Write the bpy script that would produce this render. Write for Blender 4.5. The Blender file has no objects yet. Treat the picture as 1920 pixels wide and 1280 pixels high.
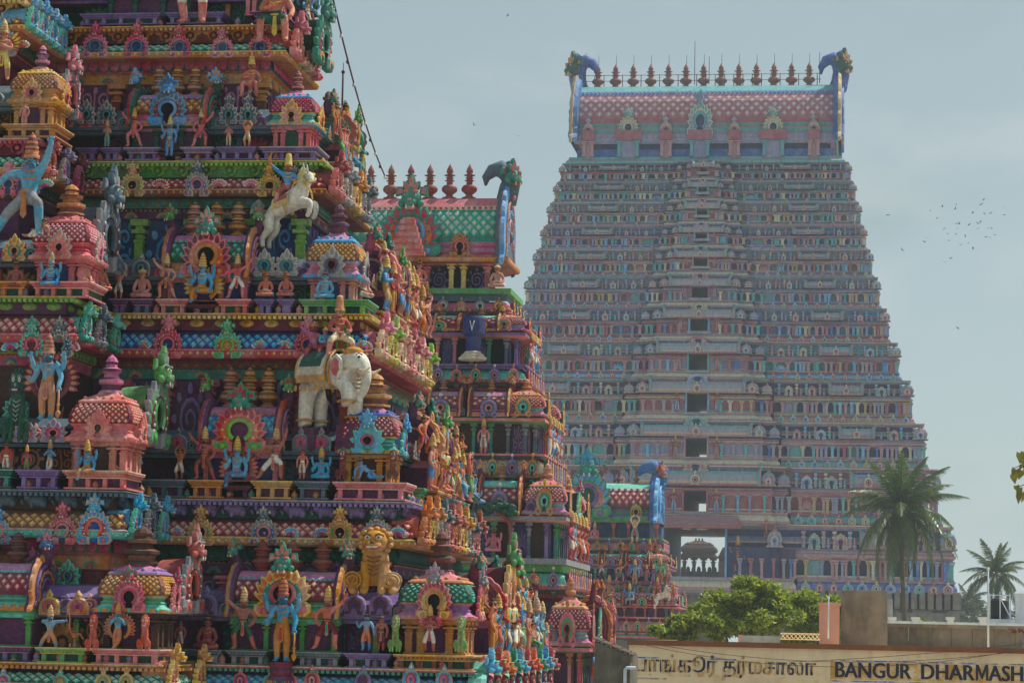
import bpy, math, random
from mathutils import Vector, Matrix
random.seed(7)
R = math.radians
scene = bpy.context.scene
col = scene.collection

# ------------------------------------------------------------------ camera
FOC, VPX, VPY, ROLL = 4533.0, 1600.0, 1200.0, 0.022      # photo pixels (1920 x 1280)
_dy = Vector((VPX - 960, -(VPY - 640), -FOC)).normalized()
_uz = (ROLL * (VPX - 960) - (VPY - 640)) / FOC
_dz = Vector((ROLL, 1.0, _uz)); _dz = (_dz - _dy * _dz.dot(_dy)).normalized()
_dx = _dy.cross(_dz)
CAMROT = Matrix((_dx, _dy, _dz))                          # camera axes -> world axes
cam = bpy.data.cameras.new('camera'); cam.sensor_width = 36.0
cam.lens = 36.0 * FOC / 1920.0; cam.clip_start = 1.0; cam.clip_end = 6000.0
camo = bpy.data.objects.new('camera', cam); col.objects.link(camo)
camo.matrix_world = CAMROT.to_4x4()
scene.camera = camo

# ------------------------------------------------------------------ light
SUN_EL, SUN_AZ = R(58), R(52)      # azimuth measured from +Y (behind the towers) towards +X
world = bpy.data.worlds.new('World'); scene.world = world; world.use_nodes = True
wn = world.node_tree; wn.nodes.clear()
sky = wn.nodes.new('ShaderNodeTexSky'); sky.sky_type = 'NISHITA'; sky.sun_disc = False
sky.sun_elevation = SUN_EL; sky.sun_rotation = SUN_AZ
sky.air_density = 1.0; sky.dust_density = 1.0; sky.ozone_density = 1.5; sky.altitude = 50
bg = wn.nodes.new('ShaderNodeBackground'); bg.inputs['Strength'].default_value = 0.1
wo = wn.nodes.new('ShaderNodeOutputWorld')
tcw = wn.nodes.new('ShaderNodeTexCoord'); mpw = wn.nodes.new('ShaderNodeMapping')
mpw.inputs['Scale'].default_value = (5.0, 5.0, 11.0); mpw.inputs['Location'].default_value = (0.35, 0.2, 0.12)
nzw = wn.nodes.new('ShaderNodeTexNoise'); nzw.inputs['Scale'].default_value = 1.0
nzw.inputs['Detail'].default_value = 5.0; nzw.inputs['Roughness'].default_value = 0.55
rpw = wn.nodes.new('ShaderNodeMapRange'); rpw.inputs['From Min'].default_value = 0.52; rpw.inputs['From Max'].default_value = 0.75
rpw.inputs['To Min'].default_value = 0.68; rpw.inputs['To Max'].default_value = 0.95
mxw = wn.nodes.new('ShaderNodeMix'); mxw.data_type = 'RGBA'
hsw = wn.nodes.new('ShaderNodeHueSaturation'); hsw.inputs['Saturation'].default_value = 0.62
CLOUD = mxw.inputs[7]; CLOUD.default_value = (2.12, 2.92, 2.9, 1)
wn.links.new(tcw.outputs['Generated'], mpw.inputs['Vector']); wn.links.new(mpw.outputs[0], nzw.inputs['Vector'])
wn.links.new(nzw.outputs['Fac'], rpw.inputs['Value']); wn.links.new(rpw.outputs[0], mxw.inputs[0])
wn.links.new(sky.outputs[0], hsw.inputs['Color']); wn.links.new(hsw.outputs[0], mxw.inputs[6])
cl2 = wn.nodes.new('ShaderNodeMix'); cl2.data_type = 'RGBA'; cl2.inputs[7].default_value = (4.4, 4.8, 4.7, 1)
mp2 = wn.nodes.new('ShaderNodeMapping'); mp2.inputs['Scale'].default_value = (9.0, 9.0, 20.0); mp2.inputs['Location'].default_value = (0.6, 0.1, 1.35)
nz2 = wn.nodes.new('ShaderNodeTexNoise'); nz2.inputs['Scale'].default_value = 1.0; nz2.inputs['Detail'].default_value = 6.0
rp2 = wn.nodes.new('ShaderNodeMapRange'); rp2.inputs['From Min'].default_value = 0.5; rp2.inputs['From Max'].default_value = 0.72; rp2.inputs['To Max'].default_value = 0.55
wn.links.new(tcw.outputs['Generated'], mp2.inputs['Vector']); wn.links.new(mp2.outputs[0], nz2.inputs['Vector']); wn.links.new(nz2.outputs['Fac'], rp2.inputs['Value']); wn.links.new(rp2.outputs[0], cl2.inputs[0])
wn.links.new(mxw.outputs[2], cl2.inputs[6]); wn.links.new(cl2.outputs[2], bg.inputs['Color']); wn.links.new(bg.outputs[0], wo.inputs['Surface'])
sun = bpy.data.lights.new('sun', 'SUN'); sun.energy = 3.6; sun.angle = R(0.6); sun.color = (1.0, 0.93, 0.82)
suno = bpy.data.objects.new('sun', sun); col.objects.link(suno); suno.location = (40, 60, 90)
_sd = Vector((math.sin(SUN_AZ) * math.cos(SUN_EL), math.cos(SUN_AZ) * math.cos(SUN_EL), math.sin(SUN_EL)))
suno.rotation_euler = _sd.to_track_quat('Z', 'Y').to_euler()
vs = scene.view_settings; vs.view_transform = 'Standard'; vs.look = 'None'; vs.exposure = 0.46; vs.gamma = 1.0
vs.use_curve_mapping = False
HAZE = 0.00042
scene.cycles.max_bounces = 6; scene.cycles.diffuse_bounces = 3; scene.cycles.volume_bounces = 1
scene.cycles.use_denoising = True

# ------------------------------------------------------------------ photo pixel -> world point on the plane y = Y
def W(px, py, Y):
    d = CAMROT @ Vector((px - 960, 640 - py, -FOC))
    return d * (Y / d.y)
def MPP(px, py, Y):
    return (W(px + 1, py, Y) - W(px, py, Y)).x

# ------------------------------------------------------------------ materials
def srgb(c):
    return tuple(((x / 255) / 12.92 if x < 10.3 else (((x / 255) + .055) / 1.055) ** 2.4) for x in c)
PAL = dict(pink=(214, 104, 116), rose=(182, 54, 86), maroon=(116, 30, 54), red=(176, 46, 46), salmon=(212, 122, 110),
    gold=(196, 130, 58), ochre=(200, 132, 52), yellow=(218, 184, 84), brown=(122, 66, 48), umber=(78, 54, 46),
    green=(78, 158, 84), lime=(128, 178, 66), dkgreen=(26, 90, 74), teal=(46, 142, 126), aqua=(92, 196, 176),
    sky=(58, 156, 214), blue=(36, 98, 176), navy=(28, 54, 118), lilac=(138, 116, 176), purple=(116, 90, 156),
    plum=(96, 46, 88), mauve=(196, 112, 162), grey=(138, 142, 150), slate=(80, 106, 124), white=(222, 216, 204),
    cream=(220, 196, 158), black=(16, 15, 18), skinpink=(208, 116, 104), skinbrown=(178, 94, 74), skinblue=(74, 156, 204),
    orange=(214, 104, 46), hazypink=(186, 120, 120), stone=(122, 116, 108), terracotta=(150, 80, 70),
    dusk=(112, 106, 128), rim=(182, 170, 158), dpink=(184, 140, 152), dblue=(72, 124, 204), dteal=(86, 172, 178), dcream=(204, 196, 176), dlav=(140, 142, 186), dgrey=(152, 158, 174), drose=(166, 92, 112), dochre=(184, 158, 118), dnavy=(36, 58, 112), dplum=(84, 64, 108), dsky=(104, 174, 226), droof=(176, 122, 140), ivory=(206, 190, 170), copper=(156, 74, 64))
_mats = {}
def paint(name):
    if name in _mats: return _mats[name]
    c = srgb(PAL[name])
    m = bpy.data.materials.new('paint_' + name); m.use_nodes = True
    nt = m.node_tree; N = nt.nodes; L = nt.links; b = N['Principled BSDF']
    geo = N.new('ShaderNodeNewGeometry'); oi = N.new('ShaderNodeObjectInfo')
    # weather streaks, stretched downwards
    mp = N.new('ShaderNodeMapping'); mp.inputs['Scale'].default_value = (4.5, 4.5, 0.9)
    n1 = N.new('ShaderNodeTexNoise'); n1.inputs['Scale'].default_value = 1.0; n1.inputs['Detail'].default_value = 6; n1.inputs['Roughness'].default_value = .65
    L.new(geo.outputs['Position'], mp.inputs['Vector']); L.new(mp.outputs[0], n1.inputs['Vector'])
    r1 = N.new('ShaderNodeMapRange'); r1.inputs['From Min'].default_value = .47; r1.inputs['From Max'].default_value = .7; r1.inputs['To Max'].default_value = .58
    L.new(n1.outputs['Fac'], r1.inputs['Value'])
    n2 = N.new('ShaderNodeTexNoise'); n2.inputs['Scale'].default_value = 14.0; n2.inputs['Detail'].default_value = 5
    L.new(geo.outputs['Position'], n2.inputs['Vector'])
    r2 = N.new('ShaderNodeMapRange'); r2.inputs['From Min'].default_value = .3; r2.inputs['From Max'].default_value = .7
    r2.inputs['To Min'].default_value = .72; r2.inputs['To Max'].default_value = 1.2
    L.new(n2.outputs['Fac'], r2.inputs['Value'])
    hs = N.new('ShaderNodeHueSaturation'); hs.inputs['Color'].default_value = (*c, 1)
    h1 = N.new('ShaderNodeMapRange'); h1.inputs['To Min'].default_value = .482; h1.inputs['To Max'].default_value = .518
    L.new(oi.outputs['Random'], h1.inputs['Value']); L.new(h1.outputs[0], hs.inputs['Hue']); L.new(r2.outputs[0], hs.inputs['Value'])
    n3 = N.new('ShaderNodeTexNoise'); n3.inputs['Scale'].default_value = 1.7; n3.inputs['Detail'].default_value = 3; L.new(geo.outputs['Position'], n3.inputs['Vector'])
    h3 = N.new('ShaderNodeMapRange'); h3.inputs['From Min'].default_value = .35; h3.inputs['From Max'].default_value = .65; h3.inputs['To Min'].default_value = .74; h3.inputs['To Max'].default_value = 1.08; L.new(n3.outputs['Fac'], h3.inputs['Value'])
    L.new(h3.outputs[0], hs.inputs['Saturation'])
    mx = N.new('ShaderNodeMix'); mx.data_type = 'RGBA'
    L.new(r1.outputs[0], mx.inputs[0]); L.new(hs.outputs[0], mx.inputs[6])
    g = [0.35 * x + 0.65 * y for x, y in zip(c, (.045, .04, .038))]
    mx.inputs[7].default_value = (*g, 1)
    # hand-painted line work: paler strokes following small carved cells
    vo = N.new('ShaderNodeTexVoronoi'); vo.feature = 'DISTANCE_TO_EDGE'; vo.inputs['Scale'].default_value = 9.0
    wp = N.new('ShaderNodeMix'); wp.data_type = 'VECTOR'; wp.inputs[0].default_value = .12
    L.new(geo.outputs['Position'], wp.inputs[4]); L.new(n2.outputs['Color'], wp.inputs[5]); L.new(wp.outputs[1], vo.inputs['Vector'])
    r3 = N.new('ShaderNodeMapRange'); r3.inputs['From Min'].default_value = .02; r3.inputs['From Max'].default_value = .09; r3.inputs['To Min'].default_value = 1.0; r3.inputs['To Max'].default_value = 0.0
    L.new(vo.outputs['Distance'], r3.inputs['Value'])
    r4 = N.new('ShaderNodeMath'); r4.operation = 'MULTIPLY'; r4.inputs[1].default_value = 0.0 if name in ('black', 'umber') else .2; L.new(r3.outputs[0], r4.inputs[0])
    m3 = N.new('ShaderNodeMix'); m3.data_type = 'RGBA'; L.new(r4.outputs[0], m3.inputs[0]); L.new(mx.outputs[2], m3.inputs[6])
    m3.inputs[7].default_value = (*[min(.8, .55 * x + .3 * max(c) + .08) for x in c], 1)
    L.new(m3.outputs[2], b.inputs['Base Color'])
    b.inputs['Roughness'].default_value = .66 if name not in ('black',) else .9
    b.inputs['Specular IOR Level'].default_value = .25
    bp = N.new('ShaderNodeBump'); bp.inputs['Strength'].default_value = .25; bp.inputs['Distance'].default_value = .015
    ad = N.new('ShaderNodeMath'); ad.operation = 'ADD'; L.new(n2.outputs['Fac'], ad.inputs[0]); L.new(r3.outputs[0], ad.inputs[1])
    L.new(ad.outputs[0], bp.inputs['Height']); L.new(bp.outputs[0], b.inputs['Normal'])
    _mats[name] = m
    return m
def simple(name, c, rough=.7, scale=3.0, vary=.35, dirt=(.04, .038, .035), dirt_amt=.5, bump=.3, lin=False):
    if name in _mats: return _mats[name]
    c = c if lin else srgb(c)
    m = bpy.data.materials.new(name); m.use_nodes = True
    nt = m.node_tree; N = nt.nodes; L = nt.links; b = N['Principled BSDF']
    geo = N.new('ShaderNodeNewGeometry')
    n1 = N.new('ShaderNodeTexNoise'); n1.inputs['Scale'].default_value = scale; n1.inputs['Detail'].default_value = 7; n1.inputs['Roughness'].default_value = .62
    L.new(geo.outputs['Position'], n1.inputs['Vector'])
    mp = N.new('ShaderNodeMapping'); mp.inputs['Scale'].default_value = (scale * .5, scale * .5, scale * .12)
    L.new(geo.outputs['Position'], mp.inputs['Vector'])
    n2 = N.new('ShaderNodeTexNoise'); n2.inputs['Scale'].default_value = 1; n2.inputs['Detail'].default_value = 6; n2.inputs['Roughness'].default_value = .7
    L.new(mp.outputs[0], n2.inputs['Vector'])
    r = N.new('ShaderNodeMapRange'); r.inputs['From Min'].default_value = .25; r.inputs['From Max'].default_value = .75
    r.inputs['To Min'].default_value = 1 - vary; r.inputs['To Max'].default_value = 1 + vary
    L.new(n1.outputs['Fac'], r.inputs['Value'])
    hs = N.new('ShaderNodeHueSaturation'); hs.inputs['Color'].default_value = (*c, 1); L.new(r.outputs[0], hs.inputs['Value'])
    r2 = N.new('ShaderNodeMapRange'); r2.inputs['From Min'].default_value = .48; r2.inputs['From Max'].default_value = .72; r2.inputs['To Max'].default_value = dirt_amt
    L.new(n2.outputs['Fac'], r2.inputs['Value'])
    mx = N.new('ShaderNodeMix'); mx.data_type = 'RGBA'; L.new(r2.outputs[0], mx.inputs[0]); L.new(hs.outputs[0], mx.inputs[6]); mx.inputs[7].default_value = (*dirt, 1)
    L.new(mx.outputs[2], b.inputs['Base Color']); b.inputs['Roughness'].default_value = rough
    bp = N.new('ShaderNodeBump'); bp.inputs['Strength'].default_value = bump; bp.inputs['Distance'].default_value = .03
    L.new(n1.outputs['Fac'], bp.inputs['Height']); L.new(bp.outputs[0], b.inputs['Normal'])
    _mats[name] = m
    return m
def M(x): return x if isinstance(x, bpy.types.Material) else paint(x)

# ------------------------------------------------------------------ mesh collector
class MB:
    def __init__(s): s.v = []; s.f = []; s.m = []; s.s = []
    def add(s, vs, fs, m=0, sm=False):
        o = len(s.v); s.v += [tuple(v) for v in vs]
        for i, f in enumerate(fs):
            s.f.append(tuple(o + j for j in f)); s.m.append(m[i] if isinstance(m, (list, tuple)) else m); s.s.append(sm)
    def box(s, x0, x1, y0, y1, z0, z1, m=0):
        s.add([(x0, y0, z0), (x1, y0, z0), (x1, y1, z0), (x0, y1, z0), (x0, y0, z1), (x1, y0, z1), (x1, y1, z1), (x0, y1, z1)],
              [(0, 1, 5, 4), (1, 2, 6, 5), (2, 3, 7, 6), (3, 0, 4, 7), (4, 5, 6, 7), (3, 2, 1, 0)], m)
    def lathe(s, prof, n=10, m=0, c=(0, 0, 0), sx=1, sy=1, sm=True):
        vs = []; fs = []; ms = []
        for r, z in prof:
            for k in range(n):
                a = 2 * math.pi * k / n
                vs.append((c[0] + r * sx * math.cos(a), c[1] + r * sy * math.sin(a), c[2] + z))
        for i in range(len(prof) - 1):
            for k in range(n):
                fs.append((i * n + k, i * n + (k + 1) % n, (i + 1) * n + (k + 1) % n, (i + 1) * n + k))
                ms.append(m[i % len(m)] if isinstance(m, (list, tuple)) else m)
        s.add(vs, fs, ms, sm)
    def ell(s, c, r, m=0, n=8, k=5):
        if not isinstance(r, tuple): r = (r, r, r)
        vs = [(c[0], c[1], c[2] - r[2])]; fs = []
        for i in range(1, k):
            t = math.pi * i / k
            for j in range(n):
                a = 2 * math.pi * j / n
                vs.append((c[0] + r[0] * math.sin(t) * math.cos(a), c[1] + r[1] * math.sin(t) * math.sin(a), c[2] - r[2] * math.cos(t)))
        vs.append((c[0], c[1], c[2] + r[2])); e = len(vs) - 1
        for j in range(n):
            fs.append((0, 1 + (j + 1) % n, 1 + j)); fs.append((e, e - n + j, e - n + (j + 1) % n))
            for i in range(k - 2):
                a = 1 + i * n; fs.append((a + j, a + (j + 1) % n, a + n + (j + 1) % n, a + n + j))
        s.add(vs, fs, m, True)
    def tube(s, pts, rad, n=6, m=0, caps=True, flat=1.0):
        pts = [Vector(p) for p in pts]; vs = []; fs = []
        up = Vector((0, -1, 0)) if flat != 1.0 else Vector((0.13, 0.31, 0.94))
        for i, p in enumerate(pts):
            d = (pts[min(i + 1, len(pts) - 1)] - pts[max(i - 1, 0)]).normalized()
            u = d.cross(up)
            if u.length < 1e-4: u = d.cross(Vector((1, 0, 0)))
            u.normalize(); w = u.cross(d)
            r = rad[i] if isinstance(rad, (list, tuple)) else rad
            for k in range(n):
                a = 2 * math.pi * k / n
                vs.append(p + u * (r * math.cos(a)) + w * (r * flat * math.sin(a)))
        for i in range(len(pts) - 1):
            for k in range(n):
                fs.append((i * n + k, i * n + (k + 1) % n, (i + 1) * n + (k + 1) % n, (i + 1) * n + k))
        if caps: fs.append(tuple(range(n - 1, -1, -1))); fs.append(tuple(range(len(vs) - n, len(vs))))
        s.add(vs, fs, m, n > 4)
    def plate(s, pts, y0, t, mi=0, mr=None, k=.78, c=None):
        """polygon in xz, front at y0 - t, with a raised rim of its own colour"""
        mr = mi if mr is None else mr; n = len(pts)
        cx, cz = c or (sum(p[0] for p in pts) / n, sum(p[1] for p in pts) / n)
        vs = [(x, y0, z) for x, z in pts] + [(x, y0 - t * .75, z) for x, z in pts] + \
             [(cx + (x - cx) * k, y0 - t, cz + (z - cz) * k) for x, z in pts]
        fs = []; ms = []
        for i in range(n):
            j = (i + 1) % n
            fs.append((i, j, n + j, n + i)); ms.append(mr)
            fs.append((n + i, n + j, 2 * n + j, 2 * n + i)); ms.append(mr)
        fs.append(tuple(range(2 * n, 3 * n))); ms.append(mi)
        s.add(vs, fs, ms)
    def mesh(s, name):
        me = bpy.data.meshes.new(name)
        me.from_pydata(s.v, [], s.f)
        ns = max(s.m) + 1 if s.m else 1
        for _ in range(ns): me.materials.append(None)
        me.polygons.foreach_set('material_index', s.m); me.polygons.foreach_set('use_smooth', s.s)
        me.update()
        return me
    def fix(s):
        """recompute outward normals through bmesh"""
        import bmesh
        me = s.mesh('tmp'); bm = bmesh.new(); bm.from_mesh(me); bmesh.ops.recalc_face_normals(bm, faces=bm.faces); bm.to_mesh(me); bm.free(); return me
_mc = {}
def cached(key, fn):
    if key not in _mc: _mc[key] = fn()
    return _mc[key]

# ------------------------------------------------------------------ objects
def ob(name, me, mats=None, parent=None, loc=(0, 0, 0), rz=0.0, sc=(1, 1, 1), rot=None):
    o = bpy.data.objects.new(name, me); col.objects.link(o)
    if mats is not None:
        if not isinstance(mats, (list, tuple)): mats = [mats]
        for i, sl in enumerate(o.material_slots):
            sl.link = 'OBJECT'; sl.material = M(mats[min(i, len(mats) - 1)])
    if parent is not None: o.parent = parent
    o.location = loc; o.rotation_euler = rot or (0, 0, rz)
    o.scale = sc if isinstance(sc, (tuple, list)) else (sc, sc, sc)
    return o
def empty(name, loc, parent=None, rz=0.0):
    o = ob(name, None, None, parent, loc, rz); o.empty_display_size = .2
    return o
def tag(o, label=None, cat=None, group=None, kind=None):
    if label: o['label'] = label
    if cat: o['category'] = cat
    if group: o['group'] = group
    if kind: o['kind'] = kind
    return o
def put(name, me, mats, root, w, rz=0.0, sc=(1, 1, 1)):
    """a part of an unrotated thing, given in world coordinates"""
    return ob(name, me, mats, root, Vector(w) - Vector(root.location), rz, sc)

def sweep(prof, path, slots, closed=False):
    """prof: (outset, z) points; path: (x, y) corners, outward is to the right hand of travel; slots: one per profile segment"""
    n = len(path); mb = MB(); offs = []
    for i in range(n):
        ds = []
        if i > 0 or closed: ds.append((Vector(path[i]) - Vector(path[i - 1])).normalized())
        if i < n - 1 or closed: ds.append((Vector(path[(i + 1) % n]) - Vector(path[i])).normalized())
        ns = [Vector((d.y, -d.x)) for d in ds]
        if len(ns) == 1: offs.append(ns[0])
        else:
            b = (ns[0] + ns[1]).normalized(); offs.append(b / max(.3, b.dot(ns[0])))
    vs = []; fs = []; ms = []; k = len(prof)
    for i in range(n):
        for o, z in prof: vs.append((path[i][0] + offs[i].x * o, path[i][1] + offs[i].y * o, z))
    for i in range(n if closed else n - 1):
        i2 = (i + 1) % n
        for j in range(k - 1):
            fs.append((i * k + j, i2 * k + j, i2 * k + j + 1, i * k + j + 1)); ms.append(slots[j % len(slots)] if isinstance(slots, (list, tuple)) else slots)
    mb.add(vs, fs, ms)
    return mb
def runs(path, out=0.0):
    """straight runs of a path pushed outward: (start, direction, normal, length, rz)"""
    res = []
    for i in range(len(path) - 1):
        a = Vector(path[i]); b = Vector(path[i + 1]); d = (b - a).normalized(); nn = Vector((d.y, -d.x))
        e0 = out if i > 0 else 0; e1 = out if i < len(path) - 2 else 0
        if i > 0:
            dp = (a - Vector(path[i - 1])).normalized()
            if dp.cross(d) < 0: e0 = -out
        if i < len(path) - 2:
            dn = (Vector(path[i + 2]) - b).normalized()
            if d.cross(dn) < 0: e1 = -out
        a2 = a + nn * out - d * e0; ln = (b - a).length + e0 + e1
        res.append((a2, d, nn, ln, math.atan2(d.y, d.x)))
    return res
def path_beads(path, out, z, sp, r, flat=.6):
    mb = MB()
    for a, d, nn, ln, rz in runs(path, out):
        k = max(1, int(ln / sp))
        for i in range(k):
            p = a + d * ((i + .5) * ln / k); mb.ell((p.x, p.y, z), r, 0, 6, 4)
    return mb
def path_lotus(path, out, z0, z1, sp):
    """drooping petals under a cornice"""
    mb = MB(); h = z1 - z0
    for a, d, nn, ln, rz in runs(path, out):
        k = max(1, int(ln / sp))
        for i in range(k):
            u = (i + .5) * ln / k; w = ln / k * .46; vs = []; fs = []
            prof = [(1.0, .0, .75), (1.05, .18, .5), (.95, .3, .25), (.55, .3, .06), (0, .22, 0)]
            for wv, o, t in prof:
                for sgn in (-1, 0, 1):
                    q = a + d * (u + sgn * w * wv) + nn * (o * h * (1.15 if sgn == 0 else .7))
                    vs.append((q.x, q.y, z0 + t * h * 1.3))
            for r_ in range(4):
                for c_ in range(2): fs.append((r_ * 3 + c_, r_ * 3 + c_ + 1, r_ * 3 + c_ + 4, r_ * 3 + c_ + 3))
            mb.add(vs, fs, [0, 1, 0, 1, 0, 1, 0, 1][:8] if False else 0, True)
    return mb
def lattice(fn, U, V, nu, nv, ht=.02, dot=True):
    """diamond tiles; fn(u, v) -> (point, normal)"""
    mb = MB()
    for j in range(2 * nv - 1):
        off = .5 if j % 2 == 0 else 0.0
        for i in range(nu if off else nu + 1):
            cu = (i + off) / nu; cv = (j + 1) / (2 * nv)
            if not off and (i == 0 or i == nu): continue
            k = .84; q = []
            for du, dv in ((-.5, 0), (0, -.5), (.5, 0), (0, .5)):
                p, nrm = fn(U * (cu + du * k / nu), V * (cv + dv * k / nv)); q.append(p + nrm * .002)
            t = []
            for du, dv in ((-.5, 0), (0, -.5), (.5, 0), (0, .5)):
                p, nrm = fn(U * (cu + du * .42 / nu), V * (cv + dv * .42 / nv)); t.append(p + nrm * ht)
            c, nrm = fn(U * cu, V * cv)
            mb.add(q + t + [c + nrm * (ht * 1.05)], [(0, 1, 5, 4), (1, 2, 6, 5), (2, 3, 7, 6), (3, 0, 4, 7), (4, 5, 8), (5, 6, 8), (6, 7, 8), (7, 4, 8)], [0, 0, 0, 0, 1, 1, 1, 1])
    return mb
def curve_at(prof, t):
    """point and tangent on a polyline profile by fraction of its length"""
    L = [math.dist(prof[i], prof[i + 1]) for i in range(len(prof) - 1)]; s = t * sum(L)
    for i, l in enumerate(L):
        if s <= l or i == len(L) - 1:
            f = s / l; a, b = prof[i], prof[i + 1]
            return (a[0] + (b[0] - a[0]) * f, a[1] + (b[1] - a[1]) * f), ((b[0] - a[0]) / l, (b[1] - a[1]) / l)
        s -= l
def path_lattice(path, prof, sp, nv, ht=.022, skip=0.0):
    out = MB(); pl = sum(math.dist(prof[i], prof[i + 1]) for i in range(len(prof) - 1))
    for a, d, nn, ln, rz in runs(path, prof[0][0]):
        ln2 = ln - 2 * skip
        if ln2 < sp: continue
        def fn(u, v, a=a, d=d, nn=nn):
            (o, z), (to, tz) = curve_at(prof, min(1, max(0, v / pl)))
            p = a + d * (u + skip) + nn * (o - prof[0][0]); nr = Vector((nn.x * tz, nn.y * tz, -to))
            return Vector((p.x, p.y, z)), nr
        m = lattice(fn, ln2, pl, max(1, int(ln2 / sp)), nv, ht)
        out.add(m.v, m.f, m.m)
    return out
# ------------------------------------------------------------------ ornament kit (front faces -y, width about 1)
def arc_band(mb, c, r0, r1, a0, a1, n, y, bulge, m, sx=1.0, wall=None):
    vs = []; fs = []
    for i in range(n + 1):
        a = R(a0 + (a1 - a0) * i / n); ca, sa = math.cos(a) * sx, math.sin(a)
        for r, yy in ((r1, y + bulge * 1.2), (r1, y), ((r0 + r1) / 2, y - bulge), (r0, y), (r0, y + bulge * 1.8)):
            vs.append((c[0] + r * ca, yy, c[1] + r * sa))
    for i in range(n):
        for k in range(4): fs.append((i * 5 + k, i * 5 + k + 1, (i + 1) * 5 + k + 1, (i + 1) * 5 + k))
    mb.add(vs, fs, m)
def leaf(mb, c, a, r0, r1, w, y, t, mi, mr, curl=0.0):
    """a flame leaf from radius r0 to r1 along angle a"""
    ca, sa = math.cos(a), math.sin(a); P = []
    for r, s in ((r0, .55), (r0 + (r1 - r0) * .35, 1.0), (r0 + (r1 - r0) * .7, .8), (r1, .08)):
        P.append((r, s * w / 2))
    pts = [(r, -s) for r, s in P] + [(r, s) for r, s in reversed(P)]
    out = []
    for r, s in pts:
        q = curl * ((r - r0) / (r1 - r0)) ** 2 * w
        out.append((c[0] + r * ca - (s + q) * sa, c[1] + r * sa + (s + q) * ca))
    mb.plate(out, y, t, mi, mr, .6)
def flame_arch():
    """0 leaf 1 rim 2 band 3 stud 4 inner 5 hollow 6 foot 7 hood"""
    mb = MB(); C = (0, .44)
    for i in range(13):
        a = R(-38 + 256 * i / 12); sg = 1 if i < 6 else (-1 if i > 6 else 0)
        leaf(mb, C, a, .27, .5 + (.04 if i == 6 else 0), .2, 0.0 - .012 * (6 - abs(i - 6)), .1, 0, 1, .62 * sg)
    arc_band(mb, C, .25, .37, -52, 232, 18, -.11, .03, 2)
    for i in range(9):
        a = R(-30 + 240 * i / 8); mb.ell((C[0] + .31 * math.cos(a), -.14, C[1] + .31 * math.sin(a)), (.026, .02, .026), 3, 6, 4)
    arc_band(mb, C, .17, .25, -60, 240, 16, -.13, .025, 4)
    n = 14; pts = [(.18 * math.cos(R(-60 + 300 * i / n)), C[1] + .18 * math.sin(R(-60 + 300 * i / n))) for i in range(n + 1)]
    pts += [(-.11, .06), (.11, .06)]
    mb.add([(x, -.03, z) for x, z in pts], [tuple(range(len(pts)))], 5)
    for s in (-1, 1):
        mb.plate([(s * .12, .0), (s * .12, .2), (s * .24, .24), (s * .38, .2), (s * .5, .24), (s * .52, .1), (s * .42, 0)], 0, .17, 6, 1, .7)
        mb.ell((s * .3, -.18, .1), (.07, .03, .06), 4, 6, 4)
    vs = []; fs = []
    for i in range(13):
        a = R(-30 + 240 * i / 12); x, z = .43 * math.cos(a), C[1] + .43 * math.sin(a)
        vs += [(x, .0, z), (x * .92, .5, C[1] + (z - C[1]) * .92)]
    fs = [(2 * i, 2 * i + 1, 2 * i + 3, 2 * i + 2) for i in range(12)]
    fs.append(tuple(range(24, -1, -2)))
    mb.add(vs, fs, 7, True)
    return mb.mesh('flame_arch')
def leaf_arch():
    """smaller arch of broad leaves: same slots"""
    mb = MB(); C = (0, .4)
    for i in range(9):
        a = R(-42 + 264 * i / 8); sg = 1 if i < 4 else (-1 if i > 4 else 0)
        leaf(mb, C, a, .2, .5 if i != 4 else .66, .25, -.015 * (4 - abs(i - 4)), .1, 0, 1, .45 * sg)
    arc_band(mb, C, .2, .29, -58, 238, 14, -.12, .03, 2)
    arc_band(mb, C, .12, .2, -60, 240, 12, -.13, .025, 4)
    mb.ell((0, -.06, C[1]), (.12, .05, .13), 5, 8, 5)
    for s in (-1, 1): mb.plate([(s * .1, .0), (s * .1, .12), (s * .3, .16), (s * .5, .14), (s * .42, 0)], 0, .15, 6, 1, .7)
    mb.ell((0, -.13, .86), (.04, .03, .05), 3, 6, 4)
    mb.box(-.4, .4, 0, .4, .02, .7, 7)
    return mb.mesh('leaf_arch')
def plaque_arch():
    """rounded plaque with a lobed finial: 0 field 1 rim 2 band 3 stud 4 inner 5 hollow 6 foot 7 back"""
    mb = MB(); pts = [(-.46, 0), (-.48, .4)]
    for i in range(9):
        a = math.pi - math.pi * i / 8; pts.append((.46 * math.cos(a), .45 + .34 * math.sin(a)))
    pts += [(.48, .4), (.46, 0)]
    mb.plate(pts, .2, .3, 0, 1, .86, (0, .35))
    mb.plate([(-.1, .74), (-.15, .88), (0, 1.12), (.15, .88), (.1, .74)], .15, .27, 0, 1, .6)
    arc_band(mb, (0, .38), .2, .29, -60, 240, 12, -.14, .03, 2)
    arc_band(mb, (0, .38), .1, .2, -60, 240, 10, -.13, .03, 4)
    mb.ell((0, -.12, .38), (.1, .04, .12), 5, 8, 5); mb.ell((0, -.14, .9), (.05, .03, .06), 3, 6, 4)
    for s in (-1, 1): mb.ell((s * .26, -.13, .1), (.12, .04, .07), 6, 8, 4)
    return mb.mesh('plaque_arch')
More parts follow.
